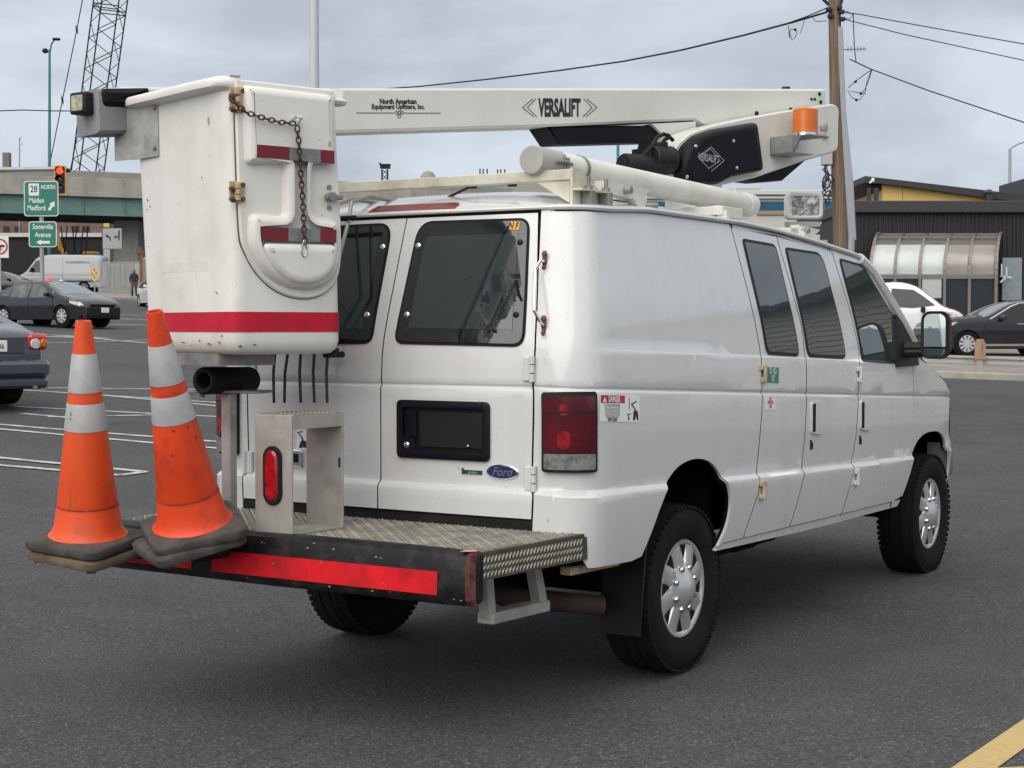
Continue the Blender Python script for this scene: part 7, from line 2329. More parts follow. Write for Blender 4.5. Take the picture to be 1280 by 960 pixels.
# yellow construction machine and black lattice pieces
mc, o_ = gthing('excavator', 'yellow excavator arm working behind the screened fence', 'excavator', 92, 134)
YM = M('machine yellow', (0.45, 0.22, 0.03), 0.5, var=0.15)
for nm, pts in (('arm', ((70, 288), (76, 312))), ('stick', ((76, 311), (84, 322)))):
    m = MB(); m.bar(ppl(o_, *pts[0], 134), ppl(o_, *pts[1], 134), 0.3, 0.36, 0.03, (0, 1, 0)); m.build(nm, YM, mc)
m = MB(); a = ppl(o_, 114, 319, 134); m.box(a, (1.1, 1.2, 0.55), 0.08); m.box((a.x, 0, a.z / 2), (0.7, 0.7, max(0.2, a.z))); m.build('cab_roof', YM, mc)
m = MB(); a = ppl(o_, 83, 326, 134); m.box(a, (0.3, 0.3, 0.5), 0.05); m.bar(a, Vector((a.x, 0, 0)), 0.2, 0.2); m.build('bucket', YM, mc)
# crane: lattice boom with four chords, and its hoist rope
CM = M('black crane lattice', (0.012, 0.013, 0.016), 0.6)
DC = 172.0
cb, o_ = gthing('crane', 'black lattice crane boom rising behind the overpass', 'crane', 92, DC)
p0, p1 = at(94, 330, DC) - o_, at(161, -170, DC - 14) - o_
axc = (p1 - p0).normalized()
sx_ = Vector((0.88, 0.55, 0)); sx_ = (sx_ - axc * sx_.dot(axc)).normalized()
sy_ = axc.cross(sx_)
hw = 1.28
corners = [(-1, -1), (1, -1), (1, 1), (-1, 1)]
Lc = (p1 - p0).length
for cx, cy in corners:
    m = MB(); m.tube([p0 + sx_ * hw * cx + sy_ * hw * cy, p1 + sx_ * hw * cx + sy_ * hw * cy], 0.075, 6); m.build('chord', CM, cb)
m = MB()
n = int(Lc / 1.55)
for k in range(n):
    za, zb_ = p0 + axc * (Lc * k / n), p0 + axc * (Lc * (k + 1) / n)
    for i in range(4):
        c0, c1 = corners[i], corners[(i + 1) % 4]
        if k % 2: c0, c1 = c1, c0
        m.tube([za + sx_ * hw * c0[0] + sy_ * hw * c0[1], zb_ + sx_ * hw * c1[0] + sy_ * hw * c1[1]], 0.045, 4)
        if k % 6 == 5:
            for e in (0, 0.35):
                m.tube([za + axc * e + sx_ * hw * c0[0] + sy_ * hw * c0[1], za + axc * e + sx_ * hw * c1[0] + sy_ * hw * c1[1]], 0.055, 4)
m.build('lacing', CM, cb, kind='stuff', smooth=0)
m = MB(); m.box((p0.x, p0.y, p0.z / 2), (3.4, 4, max(1.0, p0.z)), 0.2); m.build('machine_house', CM, cb)
m = MB()
rope = [at(106, -60, DC - 8) - o_, at(103, 0, DC - 6) - o_, at(96, 37, DC - 5) - o_, at(78, 125, DC - 3) - o_, at(64, 196, DC) - o_, at(58, 225, DC) - o_, at(52, 300, DC) - o_]
m.tube(rope, 0.055, 5)
for px, py in ((96, 37), (78, 125)):
    m.lathe([(0.02, -0.5), (0.14, 0), (0.02, 0.5)], at(px, py, DC - 4) - o_, (-0.22, 0, 1), 6)
m.tube([at(99, 160, DC) - o_, at(88, 212, DC) - o_, at(80, 300, DC) - o_], 0.05, 5)
m.build('rope', CM, cb)
m = MB()
for a, b in (((76, 282), (83, 330)), ((84, 282), (80, 330)), ((90, 282), (96, 330)), ((97, 282), (88, 330)), ((104, 282), (100, 330)), ((110, 282), (107, 320))):
    m.tube([at(*a, 131) - o_, at(*b, 131) - o_], 0.05, 5)
m.build('lower_frame', CM, cb)

# posts, signs and signals ---------------------------------------------------
GALV = M('galvanised pole', (0.36, 0.37, 0.37), 0.5, metal=0.4, var=0.1, scale=3)
GRNP = M('teal lamp pole', (0.05, 0.20, 0.19), 0.5)
SIGNG = M('sign green', (0.008, 0.17, 0.125), 0.45, var=0.05)
SIGNW = M('sign white', (0.72, 0.72, 0.71), 0.5)
sg_, o_ = gthing('guide_sign', 'two green guide signs on one grey post beyond the charcoal sedan', 'road sign', 51.5, 55)
DS = 55.0
def sp(px, py, d=0.0): return at(px, py, DS - d) - o_
m = MB(); top = sp(51.5, 262); m.cyl((top.x, 0.03, 0), (top.x, 0.03, top.z), 0.075, seg=12); m.build('post', GALV, sg_)
def board(px0, py0, px1, py1, name):
    a, b = sp(px0, py1), sp(px1, py0)
    c = ((a.x + b.x) / 2, (a.z + b.z) / 2); w2, h2 = (b.x - a.x) / 2, (b.z - a.z) / 2
    fr_ = lambda u, v, d: Vector((u, -0.06 - d, v))
    m = MB(); m.prism(rrect(c[0] - w2, c[1] - h2, c[0] + w2, c[1] + h2, 0.09, 4), fr_, 0, 0.02); o = m.build(name, SIGNW, sg_, smooth=20)
    m = MB(); m.prism(rrect(c[0] - w2 + 0.028, c[1] - h2 + 0.028, c[0] + w2 - 0.028, c[1] + h2 - 0.028, 0.07, 4), fr_, 0.018, 0.024); m.build('green_face', SIGNG, o, smooth=20)
    return o
def stext(s, px, py, hpx, par, mat=SIGNW, sx=0.85, bold=0.004, d=0.088):
    p = sp(px, py); hh = hpx * DS / F_PX / 0.70
    text(s, hh, (p.x, -d, p.z), (1, 0, 0), (0, 0, 1), mat, par, sx=sx, bold=bold)
def arrow(par, px0, py0, px1, py1, wd, hw_, hl, d=0.0875):
    a, b = sp(px0, py0), sp(px1, py1)
    a, b = Vector((a.x, a.z)), Vector((b.x, b.z))
    t = (b - a).normalized(); n = Vector((-t.y, t.x)); e = b - t * hl
    m = MB(); m.prism([tuple(q) for q in (a - n * wd, e - n * wd, e - n * hw_, b, e + n * hw_, e + n * wd, a + n * wd)], lambda u, v, dd: Vector((u, -d - dd, v)), 0, 0.003)
    m.build('arrow', SIGNW, par, smooth=0)
s1 = board(31, 226.5, 73.5, 270.5, 'upper_sign'); s2 = board(37, 277, 71.5, 309, 'lower_sign')
m = MB(); a, b = sp(36.8, 244.8), sp(49.6, 229.6); m.prism(rrect(a.x, a.z, b.x, b.z, 0.02, 2), lambda u, v, d: Vector((u, -0.084 - d, v)), 0, 0.004); m.build('route_shield', SIGNW, s1, smooth=0)
stext('28', 43.2, 237, 8.0, s1, INK, 0.80, 0.004, 0.0905)
stext('NORTH', 61, 234.3, 5.0, s1, SIGNW, 0.72)
stext('Malden', 46.5, 251.0, 6.4, s1, SIGNW, 0.72); stext('Medford', 46.5, 260.3, 6.4, s1, SIGNW, 0.72)
arrow(s1, 62, 263, 69.2, 251.8, 0.045, 0.11, 0.17)
stext('Somerville', 54.3, 283.8, 6.2, s2, SIGNW, 0.68); stext('Avenue', 54.5, 293.8, 6.2, s2, SIGNW, 0.74)
arrow(s2, 63.2, 303, 46, 303, 0.045, 0.09, 0.17)
# traffic signal on its mast arm
ts, o_ = gthing('traffic_signal', 'traffic signal showing red at the end of its mast arm above the guide signs', 'traffic signal', -70, 62)
DT_ = 62.0
tp_ = lambda px, py, d=0.0: at(px, py, DT_ - d) - o_
m = MB(); m.tube([tp_(-70, 214.5), tp_(0, 212.0), tp_(70, 211.2), tp_(84, 211)], [0.11, 0.10, 0.085, 0.07], 10); m.build('mast_arm', GALV, ts)
m = MB(); m.cyl((0, 0, 0), (0, 0, tp_(-70, 205).z), 0.14, seg=12); m.build('mast', GALV, ts)
a, b = tp_(68.3, 243.5, 0.2), tp_(82.8, 206.8, 0.2)
m = MB(); m.prism(rrect(a.x, a.z, b.x, b.z, 0.05, 3), lambda u, v, d: Vector((u, a.y - d, v)), 0, 0.03); m.build('backplate_edge', M('signal amber edge', (0.60, 0.30, 0.06), 0.5), ts, smooth=20)
m = MB(); m.prism(rrect(a.x + 0.055, a.z + 0.055, b.x - 0.055, b.z - 0.055, 0.04, 3), lambda u, v, d: Vector((u, a.y - 0.028 - d, v)), 0, 0.03); hd_ = m.build('housing', BLACKP, ts, smooth=20)
cx = (a.x + b.x) / 2
for k, (py, mt_) in enumerate(((214, M('lit red signal', (0.9, 0.05, 0.03), 0.3, emit=((1.0, 0.035, 0.015), 3.0))), (225, M('unlit signal', (0.05, 0.045, 0.03), 0.3)), (236, M('unlit signal', (0.03, 0.05, 0.04), 0.3)))):
    z = tp_(75, py).z
    m = MB(); m.lathe([(0.135, 0), (0.13, 0.02), (0.07, 0.045), (0.001, 0.05)], (cx, a.y - 0.056, z), (0, -1, 0), 18); m.build('lamp', mt_, hd_)
    m = MB(); m.ring_loft([[Vector((cx + 0.15 * math.cos(t), a.y - 0.056 - d, z + 0.15 * math.sin(t))) for t in np.linspace(-0.1, math.pi + 0.1, 12)] for d in (0, 0.2)], closed=False); m.build('visor', BLACKP, hd_)
    m_ = tp_(85.5, 213.5); 
m = MB(); q = tp_(84.5, 213.0); m.box(q, (0.20, 0.2, 0.14), 0.04); m.build('arm_clamp', BLACKP, ts)
# no-left-turn style sign at the left edge
nt_, o_ = gthing('prohibition_sign', 'white square sign with red ring cut by the left edge', 'road sign', 0, 57)
q = at(0, 309, 57) - o_
m = MB(); m.box((0, 0.04, q.z / 2), (0.08, 0.06, q.z)); m.build('post', GALV, nt_)
m = MB(); m.box((q.x, -0.02, q.z), (0.62, 0.02, 0.75), 0.005); bd2 = m.build('board', SIGNW, nt_)
m = MB(); m.lathe([(0.285, 0), (0.285, 0.006), (0.225, 0.006), (0.225, 0)], (q.x, -0.031, q.z + 0.02), (0, -1, 0), 32, False); m.bar(Vector((q.x - 0.17, -0.036, q.z + 0.19)), Vector((q.x + 0.17, -0.036, q.z - 0.15)), 0.004, 0.05, 0, (0, 1, 0)); m.build('red_ring', INKR, bd2)
m = MB(); m.box((q.x - 0.02, -0.033, q.z - 0.06), (0.10, 0.004, 0.20)); m.box((q.x + 0.05, -0.033, q.z + 0.04), (0.24, 0.004, 0.08)); m.build('black_arrow', INK, bd2)
# lane control sign
ln_, o_ = gthing('lane_sign', 'grey lane use sign with two black arrows under the overpass', 'road sign', 140, 112)
LG = M('grey sign face', (0.33, 0.34, 0.35), 0.5)
lp_ = lambda px, py: at(px, py, 112) - o_
for (x0, y0, x1, y1, nm) in ((128.5, 285.5, 152, 311, 'board'), (129.5, 311.6, 137.5, 324.5, 'small_board')):
    a, b = lp_(x0, y1), lp_(x1, y0)
    m = MB(); m.box(((a.x + b.x) / 2, 0, (a.z + b.z) / 2), (b.x - a.x, 0.04, b.z - a.z), 0.01); bo = m.build(nm, LG, ln_)
    if nm == 'board':
        m = MB()
        for pts in (((134, 297.5), (131.5, 294.5), (135, 293), (135, 294.5), (138, 296), (139, 301), (137.6, 301), (136.4, 297.5), (135, 296.5)), ((145, 298.5), (142, 296.3), (145, 294), (145, 295.4), (147.6, 295.2), (148, 288), (150, 288), (149.6, 300), (148, 301), (148, 296.8), (145, 297))):
            m.prism([(lp_(*p).x, lp_(*p).z) for p in pts], lambda u, v, d: Vector((u, -0.022 - d, v)), 0, 0.004)
        m.build('arrow', INK, bo, smooth=0)
        m = MB()
        for y in (305, 308):
            for x in (131, 143): 
                a2, b2 = lp_(x, y + 1.3), lp_(x + 7, y); m.box(((a2.x + b2.x) / 2, -0.022, (a2.z + b2.z) / 2), (b2.x - a2.x, 0.006, b2.z - a2.z))
        m.build('lines_of_words', INKG, bo, smooth=0)
m = MB(); a = lp_(132, 300); m.cyl((a.x, 0.08, 0), (a.x, 0.08, a.z), 0.06, seg=8); m.build('post', GALV, ln_)
m = MB(); a = lp_(133, 281.5); m.box((a.x, 0, a.z), (0.40, 0.04, 0.26)); m.build('yellow_tab', M('yellow tab', (0.55, 0.45, 0.06), 0.5), ln_)
# yellow diamond
dm, o_ = gthing('diamond_sign', 'pale yellow diamond sign on a thin post behind the silver van', 'road sign', 118, 84)
q = at(118, 342, 84) - o_
m = MB(); m.cyl((q.x, 0.03, 0), (q.x, 0.03, q.z), 0.035, seg=8); m.build('post', GALV, dm)
m = MB(); r_ = 11 * 84 / F_PX; m.prism([(q.x - r_ * 0.68, q.z), (q.x, q.z - r_), (q.x + r_ * 0.68, q.z), (q.x, q.z + r_)], lambda u, v, d: Vector((u, -d, v)), -0.01, 0.01); bd2 = m.build('board', M('faded yellow sign', (0.55, 0.47, 0.22), 0.6), dm, smooth=0)
m = MB()
for dx, dz in ((-0.12, -0.02), (0.10, 0.02), (0, -0.18), (0, 0.2)):
    m.prism([(q.x + dx - 0.03, q.z + dz - 0.08), (q.x + dx + 0.03, q.z + dz - 0.08), (q.x + dx + 0.06, q.z + dz), (q.x + dx, q.z + dz + 0.09), (q.x + dx - 0.06, q.z + dz)], lambda u, v, d: Vector((u, -0.011 - d, v)), 0, 0.003)
m.build('markings', M('faded marking', (0.45, 0.20, 0.10), 0.6), bd2, smooth=0)
# wall, mesh fence, wooden post, pedestrian
cw, o_ = gthing('concrete_wall', 'grey concrete barrier wall beneath the overpass behind the pedestrian', 'wall', 150, 116)
a, b = at(121, 330, 116) - o_, at(230, 330, 116) - o_
for k in range(6):
    x0, x1 = a.x + (b.x - a.x) * k / 6, a.x + (b.x - a.x) * (k + 1) / 6 - 0.03
    m = MB(); m.box(((x0 + x1) / 2, 0, a.z / 2), (x1 - x0, 0.3, a.z), 0.03); m.build('block', CONC, cw)
cf, o_ = gthing('mesh_fence', 'grey wire fence standing along the pavement under the overpass', 'fence', 145, 104)
for k, px in enumerate((126, 134, 142, 150, 158, 166, 174)):
    a = at(px, 326, 104) - o_
    m = MB(); m.cyl((a.x, 0, 0), (a.x, 0, a.z), 0.035, seg=6); m.build('post', GALV, cf)
m = MB()
a, b = at(125, 327, 104) - o_, at(180, 327, 104) - o_
for k in range(60):
    x = a.x + (b.x - a.x) * k / 59
    for d in (-1, 1):
        m.tube([Vector((x, 0, 0.05)), Vector((x + d * 0.75, 0, a.z))], 0.012, 3, False)
m.build('wire_mesh', GALV, cf, kind='stuff', smooth=0)
wp_, o_ = gthing('wooden_post', 'rusty brown square post with a dark box beside the pedestrian', 'post', 178, 98)
a = at(178, 313, 98) - o_
m = MB(); m.box((0, 0, a.z / 2), (0.22, 0.22, a.z), 0.01); m.build('post', M('orange brown timber', (0.20, 0.085, 0.025), 0.8, var=0.25), wp_)
m = MB(); q = at(174.5, 314, 98) - o_; m.box((q.x, -0.05, q.z), (0.34, 0.2, 0.42), 0.03); m.build('signal_box', M('brown box', (0.09, 0.07, 0.055), 0.6), wp_)
# pedestrian: one continuous skinned body
pr, o_ = gthing('person', 'person in black jacket with brown bag walking under the overpass', 'person', 168, 97)
H = 1.72
bmv = [(0, 0, 0.95), (0, 0, 1.15), (0, 0, 1.38), (0, -0.01, 1.50), (0, -0.03, 1.60), (0, -0.02, 1.70),
       (-0.09, 0, 0.90), (-0.11, -0.10, 0.50), (-0.11, 0.02, 0.08), (-0.11, -0.12, 0.04),
       (0.09, 0, 0.90), (0.10, 0.10, 0.50), (0.10, 0.20, 0.10), (0.10, 0.10, 0.04),
       (-0.19, 0, 1.38), (-0.24, 0.03, 1.12), (-0.20, -0.14, 0.95), (-0.19, -0.20, 0.90),
       (0.19, 0, 1.38), (0.24, 0.0, 1.12), (0.20, -0.18, 1.02), (0.18, -0.25, 1.02)]
ed = [(0, 1), (1, 2), (2, 3), (3, 4), (4, 5), (0, 6), (6, 7), (7, 8), (8, 9), (0, 10), (10, 11), (11, 12), (12, 13), (2, 14), (14, 15), (15, 16), (16, 17), (2, 18), (18, 19), (19, 20), (20, 21)]
rr = [0.15, 0.15, 0.16, 0.06, 0.095, 0.085, 0.105, 0.075, 0.05, 0.045, 0.105, 0.075, 0.05, 0.045, 0.08, 0.06, 0.045, 0.04, 0.08, 0.06, 0.045, 0.04]
me = bpy.data.meshes.new('body'); me.from_pydata(bmv, ed, [])
ob = bpy.data.objects.new('body', me); COL.objects.link(ob)
ob.modifiers.new('s', 'SKIN')
for v, r_ in zip(me.skin_vertices[0].data, rr): v.radius = (r_, r_)
me.skin_vertices[0].data[0].use_root = True
sb = ob.modifiers.new('u', 'SUBSURF'); sb.levels = 2; sb.render_levels = 2
me2 = bpy.data.meshes.new_from_object(ob.evaluated_get(bpy.context.evaluated_depsgraph_get()))
bpy.data.objects.remove(ob)
CL = [M('black jacket', (0.015, 0.015, 0.018), 0.8), M('brown trousers', (0.10, 0.07, 0.055), 0.85), M('skin', (0.30, 0.17, 0.12), 0.6), M('black boots', (0.01, 0.01, 0.01), 0.7), M('dark hair', (0.012, 0.01, 0.01), 0.8)]
me2.materials.clear()
for c in CL: me2.materials.append(c)
for p in me2.polygons:
    z = p.center.z
    p.material_index = 3 if z < 0.42 else 1 if z < 0.98 and abs(p.center.x) < 0.2 else 2 if 1.50 < z < 1.64 and p.center.y < -0.085 else 4 if z > 1.52 else 0
link('body', me2, pr, 60)
m = MB(); m.box((0.20, -0.12, 0.92), (0.10, 0.26, 0.28), 0.05); m.build('bag', M('brown bag', (0.10, 0.06, 0.04), 0.7), pr)
pv_, o_ = None, None
mbp = MB()
for i in range(14):
    def q_(i_, j_):
        p = gpos(100 + i_ * 7.0, 92 + j_ * 22); return (p.x, p.y, gz(p.x, p.y) + 0.12)
    mbp.quad(q_(i, 0), q_(i + 1, 0), q_(i + 1, 1), q_(i, 1))
    a, b = Vector(q_(i, 0)), Vector(q_(i + 1, 0)); mbp.quad(a, b, b - Vector((0, 0, 0.3)), a - Vector((0, 0, 0.3)))
mbp.build('far_pavement', PAVE, kind='structure', smooth=60)

# lamp posts -------------------------------------------------------------------
def lamp_head(m, p, d, L=0.55):
    m.ring_loft([[p + d * f * L + Vector((0, 0, z * h)) + Vector((-d.y, d.x, 0)) * (u * wd_) for u, z in ((-1, 0), (-0.6, 1), (0.6, 1), (1, 0), (0, -0.4))] for f, h, wd_ in ((0, 0.05, 0.05), (0.3, 0.13, 0.14), (0.8, 0.12, 0.15), (1, 0.03, 0.05))])
tl_, o_ = gthing('street_lamp', 'teal street lamp with two heads rising behind the overpass', 'street lamp', 62, 135)
dq = lambda px, py: at(px, py, 135) - o_
m = MB(); t = dq(62, 62); m.tube([Vector((0, 0, 0)), Vector((t.x, 0, t.z))], [0.17, 0.10], 8); m.build('pole', GRNP, tl_)
m = MB(); m.tube([dq(62, 68), dq(64, 56), dq(67.5, 50)], 0.07, 6); m.tube([dq(62, 66), dq(58, 64)], 0.07, 6); m.build('arm', GRNP, tl_)
m = MB(); m.box(dq(70.5, 49), (0.62, 0.4, 0.20), 0.07); m.build('lamp_head', BLACKP, tl_)
m = MB(); m.box(dq(56.5, 63.5), (0.5, 0.4, 0.40), 0.14); m.build('lamp_head', BLACKP, tl_)
cp2, o_ = gthing('camera_pole', 'thin white camera mast above the overpass at far left', 'mast', 24.5, 150)
t = at(24.5, 172, 150) - o_
m = MB(); m.cyl((0, 0, 0), (t.x, 0, t.z), 0.06, seg=6); m.build('pole', GALV, cp2)
m = MB(); m.box((t.x, 0, t.z), (0.25, 0.25, 0.35), 0.06); m.box((t.x + 0.2, 0, t.z - 0.5), (0.15, 0.15, 0.3), 0.04); m.build('camera', SIGNW, cp2)
ch, o_ = gthing('chimney', 'short brown chimney stub beyond the overpass at far left', 'chimney', 8.5, 180)
a, b = at(4.5, 216, 180) - o_, at(12.8, 191, 180) - o_
m = MB(); m.box(((a.x + b.x) / 2, 0, b.z / 2), (b.x - a.x, 0.8, b.z), 0.03); m.build('stack', M('brown concrete stack', (0.19, 0.16, 0.15), 0.9), ch)
tp, o_ = gthing('light_pole', 'tall pale grey pole rising behind the bucket out of the frame top', 'pole', 393, 36)
t = at(392.6, -190, 36) - o_
m = MB(); m.tube([Vector((0, 0, 0)), Vector((t.x, 0, t.z))], [0.13, 0.092], 14); m.build('shaft', M('pale pole paint', (0.52, 0.54, 0.57), 0.5), tp)
m = MB(); m.tube([Vector((t.x, 0, t.z - 0.1)), Vector((t.x + 0.8, 0, t.z + 0.2))], 0.05, 8); lamp_head(m, Vector((t.x + 0.8, 0, t.z + 0.2)), Vector((1, 0, 0))); m.build('lamp_head', GALV, tp)
gp, o_ = gthing('street_lamp', 'thin teal pole standing far behind the hydraulic motor', 'pole', 772, 84)
t = at(772.5, 150, 84) - o_
m = MB(); m.cyl((0, 0, 0), (t.x, 0, t.z), 0.075, seg=8); m.build('pole', GRNP, gp)
rl, o_ = gthing('street_lamp', 'street lamp with curved arm at the right edge above the yellow roof', 'street lamp', 1261, 78)
dq2 = lambda px, py: at(px, py, 78) - o_
t = dq2(1262.5, 186)
m = MB(); m.tube([Vector((0, 0, 0)), t], [0.10, 0.07], 8); m.build('pole', GALV, rl)
m = MB(); m.tube([dq2(1262.5, 187), dq2(1265, 184), dq2(1272, 180), dq2(1280, 177.5), dq2(1295, 176)], 0.05, 6); m.build('arm', GALV, rl)
m = MB(); lamp_head(m, dq2(1295, 176), Vector((1, 0, 0))); m.build('lamp_head', GALV, rl)
# far tower and dome on the skyline
tw_, o_ = gthing('lookout_tower', 'tiny black lattice tower on the skyline under the boom', 'tower', 481, 280)
u_ = lambda px, py: at(px, py, 280) - o_
m = MB()
for px in (477.5, 484.5):
    for dy in (-0.5, 0.5): m.tube([Vector((u_(px, 300).x, dy, 0)), u_(px, 212) + Vector((0, dy, 0))], 0.10, 4)
for y0, y1 in ((225, 218), (218, 212), (232, 225)):
    m.tube([u_(477.5, y0), u_(484.5, y1)], 0.06, 4); m.tube([u_(484.5, y0), u_(477.5, y1)], 0.06, 4)
m.build('legs', BLACKP, tw_)
m = MB(); m.box(u_(481.5, 209), (1.7, 1.5, 0.45), 0.03); m.box(u_(481.5, 206), (1.9, 1.7, 0.16)); m.tube([u_(476, 206), u_(474.5, 203)], 0.12, 4); m.build('cabin', BLACKP, tw_)
# skyline building whose flat top shows left of the rack
sk, o_ = gthing('far_building', 'low beige building on the skyline between bucket and roof rack', 'building', 560, 200)
m = MB(); a, b = at(515, 226, 200) - o_, at(742, 226, 200) - o_
m.box(((a.x + b.x) / 2, 4, a.z / 2), (b.x - a.x, 8, a.z)); m.build('wall', M('beige far wall', (0.33, 0.31, 0.27), 0.9), sk)
m = MB(); q = at(535, 223, 200) - o_; m.lathe([(1.0, -0.4), (0.95, 0.2), (0.6, 0.75), (0.001, 0.95)], q, seg=16); m.build('dome', M('beige dome', (0.30, 0.28, 0.25), 0.8), sk)
for px, h in ((600, 0.6), (604, 0.5), (609, 0.55), (622, 0.4), (626, 0.45), (631, 0.45)):
    m = MB(); q = at(px, 225, 200) - o_; m.box(q + Vector((0, 0, 0.8)), (0.16, 0.16, h + 0.6)); m.build('vent', BLACKP, sk)

# ------------------------------------------------------------------ utility pole and wires
WOOD = M('weathered pole timber', (0.185, 0.13, 0.092), 0.9, var=0.45, scale=2.4, stretch=(7, 7, 0.22), dirt=((0.035, 0.026, 0.02), 0.95, 2.6), bump=0.3, bscale=8)
CAB = M('black cable', (0.012, 0.012, 0.013), 0.6)
DU = 31.0
up, o_ = gthing('utility_pole', 'brown timber utility pole with a wide grey cable guard on its right side', 'utility pole', 1056, DU)
U = lambda px, py, d=0.0: at(px, py, DU - d) - o_
t = U(1041.5, -150)
m = MB(); m.tube([Vector((U(1052.5, 300).x + 0.02, 0, 0)), U(1051, 300), U(1045.5, 150), U(1043, 0), t], [0.16, 0.145, 0.125, 0.115, 0.105], 14); m.build('shaft', WOOD, up)
GG = M('grey cable guard', (0.33, 0.345, 0.37), 0.5, var=0.06, scale=2)
m = MB()
def guard(py, x0, x1):
    a, b = U(x0, py, 0.06), U(x1, py, 0.06)
    return [a, a + Vector((0.02, -0.05, 0)), b + Vector((-0.02, -0.05, 0)), b, b + Vector((0, 0.10, 0)), a + Vector((0, 0.10, 0))]
m.ring_loft([guard(py, x0, x1) for py, x0, x1 in ((300, 1059.5, 1070.5), (230, 1055, 1067), (140, 1049.5, 1057.5), (34, 1043.5, 1053.5))]); m.build('cable_guard', GG, up)
m = MB(); m.cyl(U(1063, 330, 0.05), U(1064, 296, 0.05), 0.075, seg=12); m.cyl((U(1063, 330).x, -0.05, 0), U(1063, 330, 0.05), 0.07, seg=12); m.build('conduit', GG, up)
m = MB(); m.box(U(1033.5, 197, 0.1), (0.20, 0.16, 0.30), 0.02); m.build('junction_box', M('pale box', (0.42, 0.41, 0.39), 0.6), up)
rnd = random.Random(11)
m = MB()
for k in range(5):
    pts = [U(1030 + k * 1.6, 206, 0.12)]
    for j in range(7):
        pts.append(U(1031 + rnd.uniform(-4, 6), 212 + j * 7, 0.12 + rnd.uniform(-0.03, 0.05)))
    m.tube(pts, 0.011, 5)
for cx, cy, r_ in ((1034, 232, 6), (1033, 228, 5), (1035, 226, 6.5)):
    m.tube([U(cx + r_ * math.cos(t_) , cy + r_ * 1.3 * math.sin(t_), 0.14) for t_ in np.linspace(0, 2 * math.pi, 18)], 0.011, 5)
m.build('cable_coil', CAB, up)
for a_, b_ in ((U(1026, -4), U(1036, 6)), (U(1054, -5), U(1050, 8))):
    m = MB(); m.bar(a_, b_, 0.05, 0.05); m.build('brace', CAB, up)
for x, y in ((1052, 15), (1053, 24), (1036, 12), (1038, 20), (1049, 10)):
    m = MB(); m.box(U(x, y, 0.1), (0.10, 0.12, 0.07), 0.01); m.build('insulator', CAB, up)
m = MB(); m.tube([U(1055, 62), U(1083, 61)], 0.012, 5)
for x in (1060, 1064, 1068, 1072, 1076, 1080): m.tube([U(x, 58), U(x, 65)], 0.007, 4)
m.build('aerial', STEEL, up)
for pts_, r_ in (
    ([U(1066.5, 17), U(1067, 35), U(1068, 60), U(1070, 77)], 0.010),
    ([U(1053, 17), U(1058, 14), U(1066, 18), U(1062, 24), U(1054, 23)], 0.008),
    ([U(1090, 87), U(1082, 92), U(1070, 101), U(1060, 110)], 0.008),
    ([U(1090, 87), U(1086, 100), U(1081, 112), U(1076, 117)], 0.008),
    ([U(1089, 88), U(1083, 104), U(1082, 114), U(1075, 125), U(1066, 123), U(1059, 113), U(1068, 115), U(1082, 117)], 0.007),
    ([U(985, 32), U(988, 45), U(990, 50), U(994, 47), U(996, 40), U(990, 36), U(986, 41), U(987, 48)], 0.008),
    ([U(1006, 24), U(1003, 34), U(1000, 42)], 0.006),
    ([U(1016, 22), U(1020, 27), U(1034, 26)], 0.007),
    ):
    m = MB(); m.tube(pts_, r_, 5); m.build('drop_wire', CAB, up)
for x, y in ((1069.5, 102), (1076, 117), (1070.5, 125), (994, 37)):
    m = MB(); m.lathe([(0.001, -0.03), (0.028, -0.015), (0.028, 0.015), (0.001, 0.03)], U(x, y), seg=8); m.build('wire_clamp', CAB, up)
def wire(pts, r, label, grp='overhead cables'):
    o = thing('overhead_cable', label, 'cable', at(*pts[0]), 0, grp)
    m = MB()
    P = [at(*p) - o.location for p in pts]
    r *= 0.72
    Q = []
    for a, b in zip(P[:-1], P[1:]):
        for i in range(4): Q.append(a.lerp(b, i / 4))
    Q.append(P[-1])
    m.tube(Q, r, 6); m.build('cable', CAB, o)
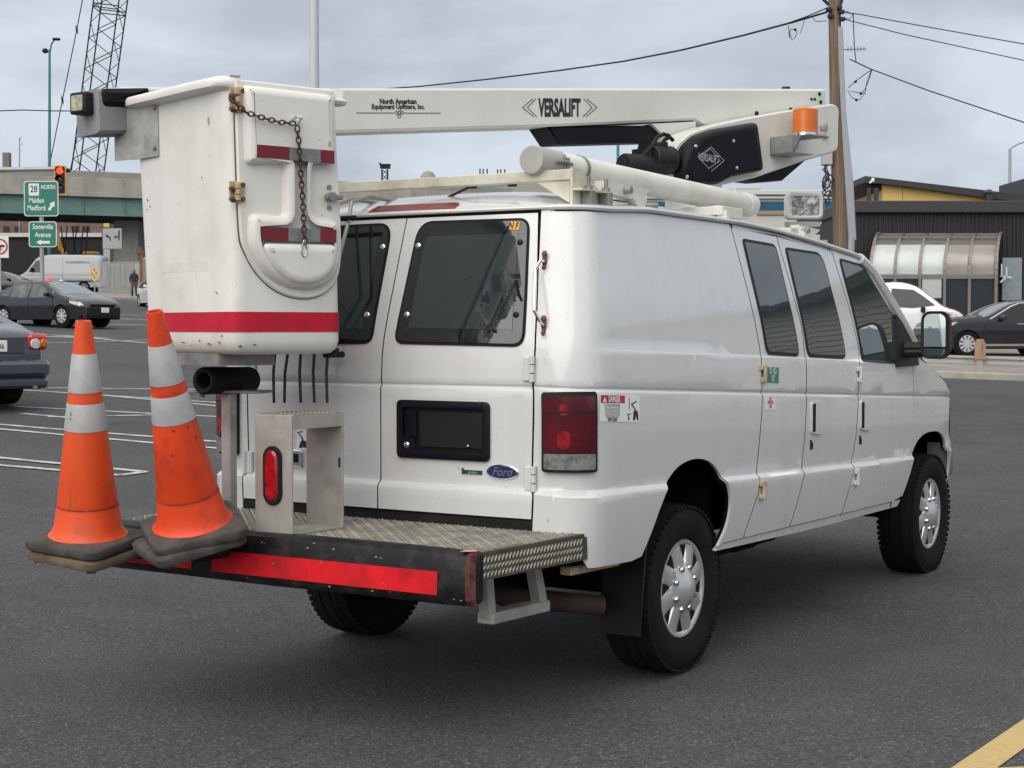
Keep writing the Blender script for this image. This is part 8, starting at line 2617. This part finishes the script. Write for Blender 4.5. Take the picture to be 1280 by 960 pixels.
wire([(1034, 15, 31), (990, 28, 31.5), (930, 44, 33), (850, 63, 35), (780, 76.5, 37), (700, 88, 39), (610, 99, 42), (525, 108, 45), (380, 118, 50), (200, 124, 57)], 0.028, 'thick bundled cable sagging left from the utility pole over the boom')
wire([(1036, 9, 31), (1010, 20, 31.2), (985, 29, 31.5)], 0.016, 'short upper cable joining the bundle left of the utility pole')
wire([(1052, 15, 31), (1075, 18, 31), (1150, 32, 30), (1280, 55, 29), (1420, 78, 28)], 0.014, 'upper thin cable running right from the utility pole')
wire([(1053, 23.5, 31), (1130, 43, 30), (1280, 75.5, 29), (1420, 104, 28)], 0.014, 'middle thin cable running right from the utility pole')
wire([(1062, 74, 31), (1090, 87, 31), (1160, 113, 30), (1280, 153, 29), (1420, 196, 28)], 0.016, 'lowest thin cable dropping right from the utility pole')
wire([(-120, 138, 100), (0, 138.5, 100), (30, 137.5, 99), (60, 138.5, 98), (130, 139, 96)], 0.05, 'distant cable crossing behind the teal street lamp')

# ------------------------------------------------------------------ clapboard building out to the right, mirrored in the van windows
cb2 = thing('clapboard_building', 'grey clapboard building standing beyond the right edge and mirrored in the van side windows', 'building', (13.6, 19.2, 0))
cb2.rotation_euler = (0, 0, math.atan2(-0.82, 0.57))
SID = M('grey clapboard', (0.36, 0.35, 0.32), 0.7, var=0.1, scale=0.8)
m = MB(); m.box((0, 2.6, 2.2), (15, 5, 4.4)); m.build('wall', SID, cb2)
for k in range(22):
    m = MB(); m.ring_loft([[Vector((x, y, z)) for y, z in ((0.10, k * 0.2), (0.04, k * 0.2), (0.085, k * 0.2 + 0.205), (0.10, k * 0.2 + 0.205))] for x in (-7.5, 7.5)]); m.build('clapboard', SID, cb2)
m = MB(); m.box((0, 2.5, 4.48), (15.6, 5.8, 0.16)); m.build('roof', ROOFD, cb2)
for x in (-4.5, 0.5, 4.8):
    m = MB(); m.box((x, 0.03, 2.1), (1.1, 0.10, 1.3), 0.01); wn = m.build('window', SIGNW, cb2)
    m = MB(); m.box((x, -0.02, 2.1), (0.94, 0.02, 1.14)); m.build('pane', DARKG, wn)
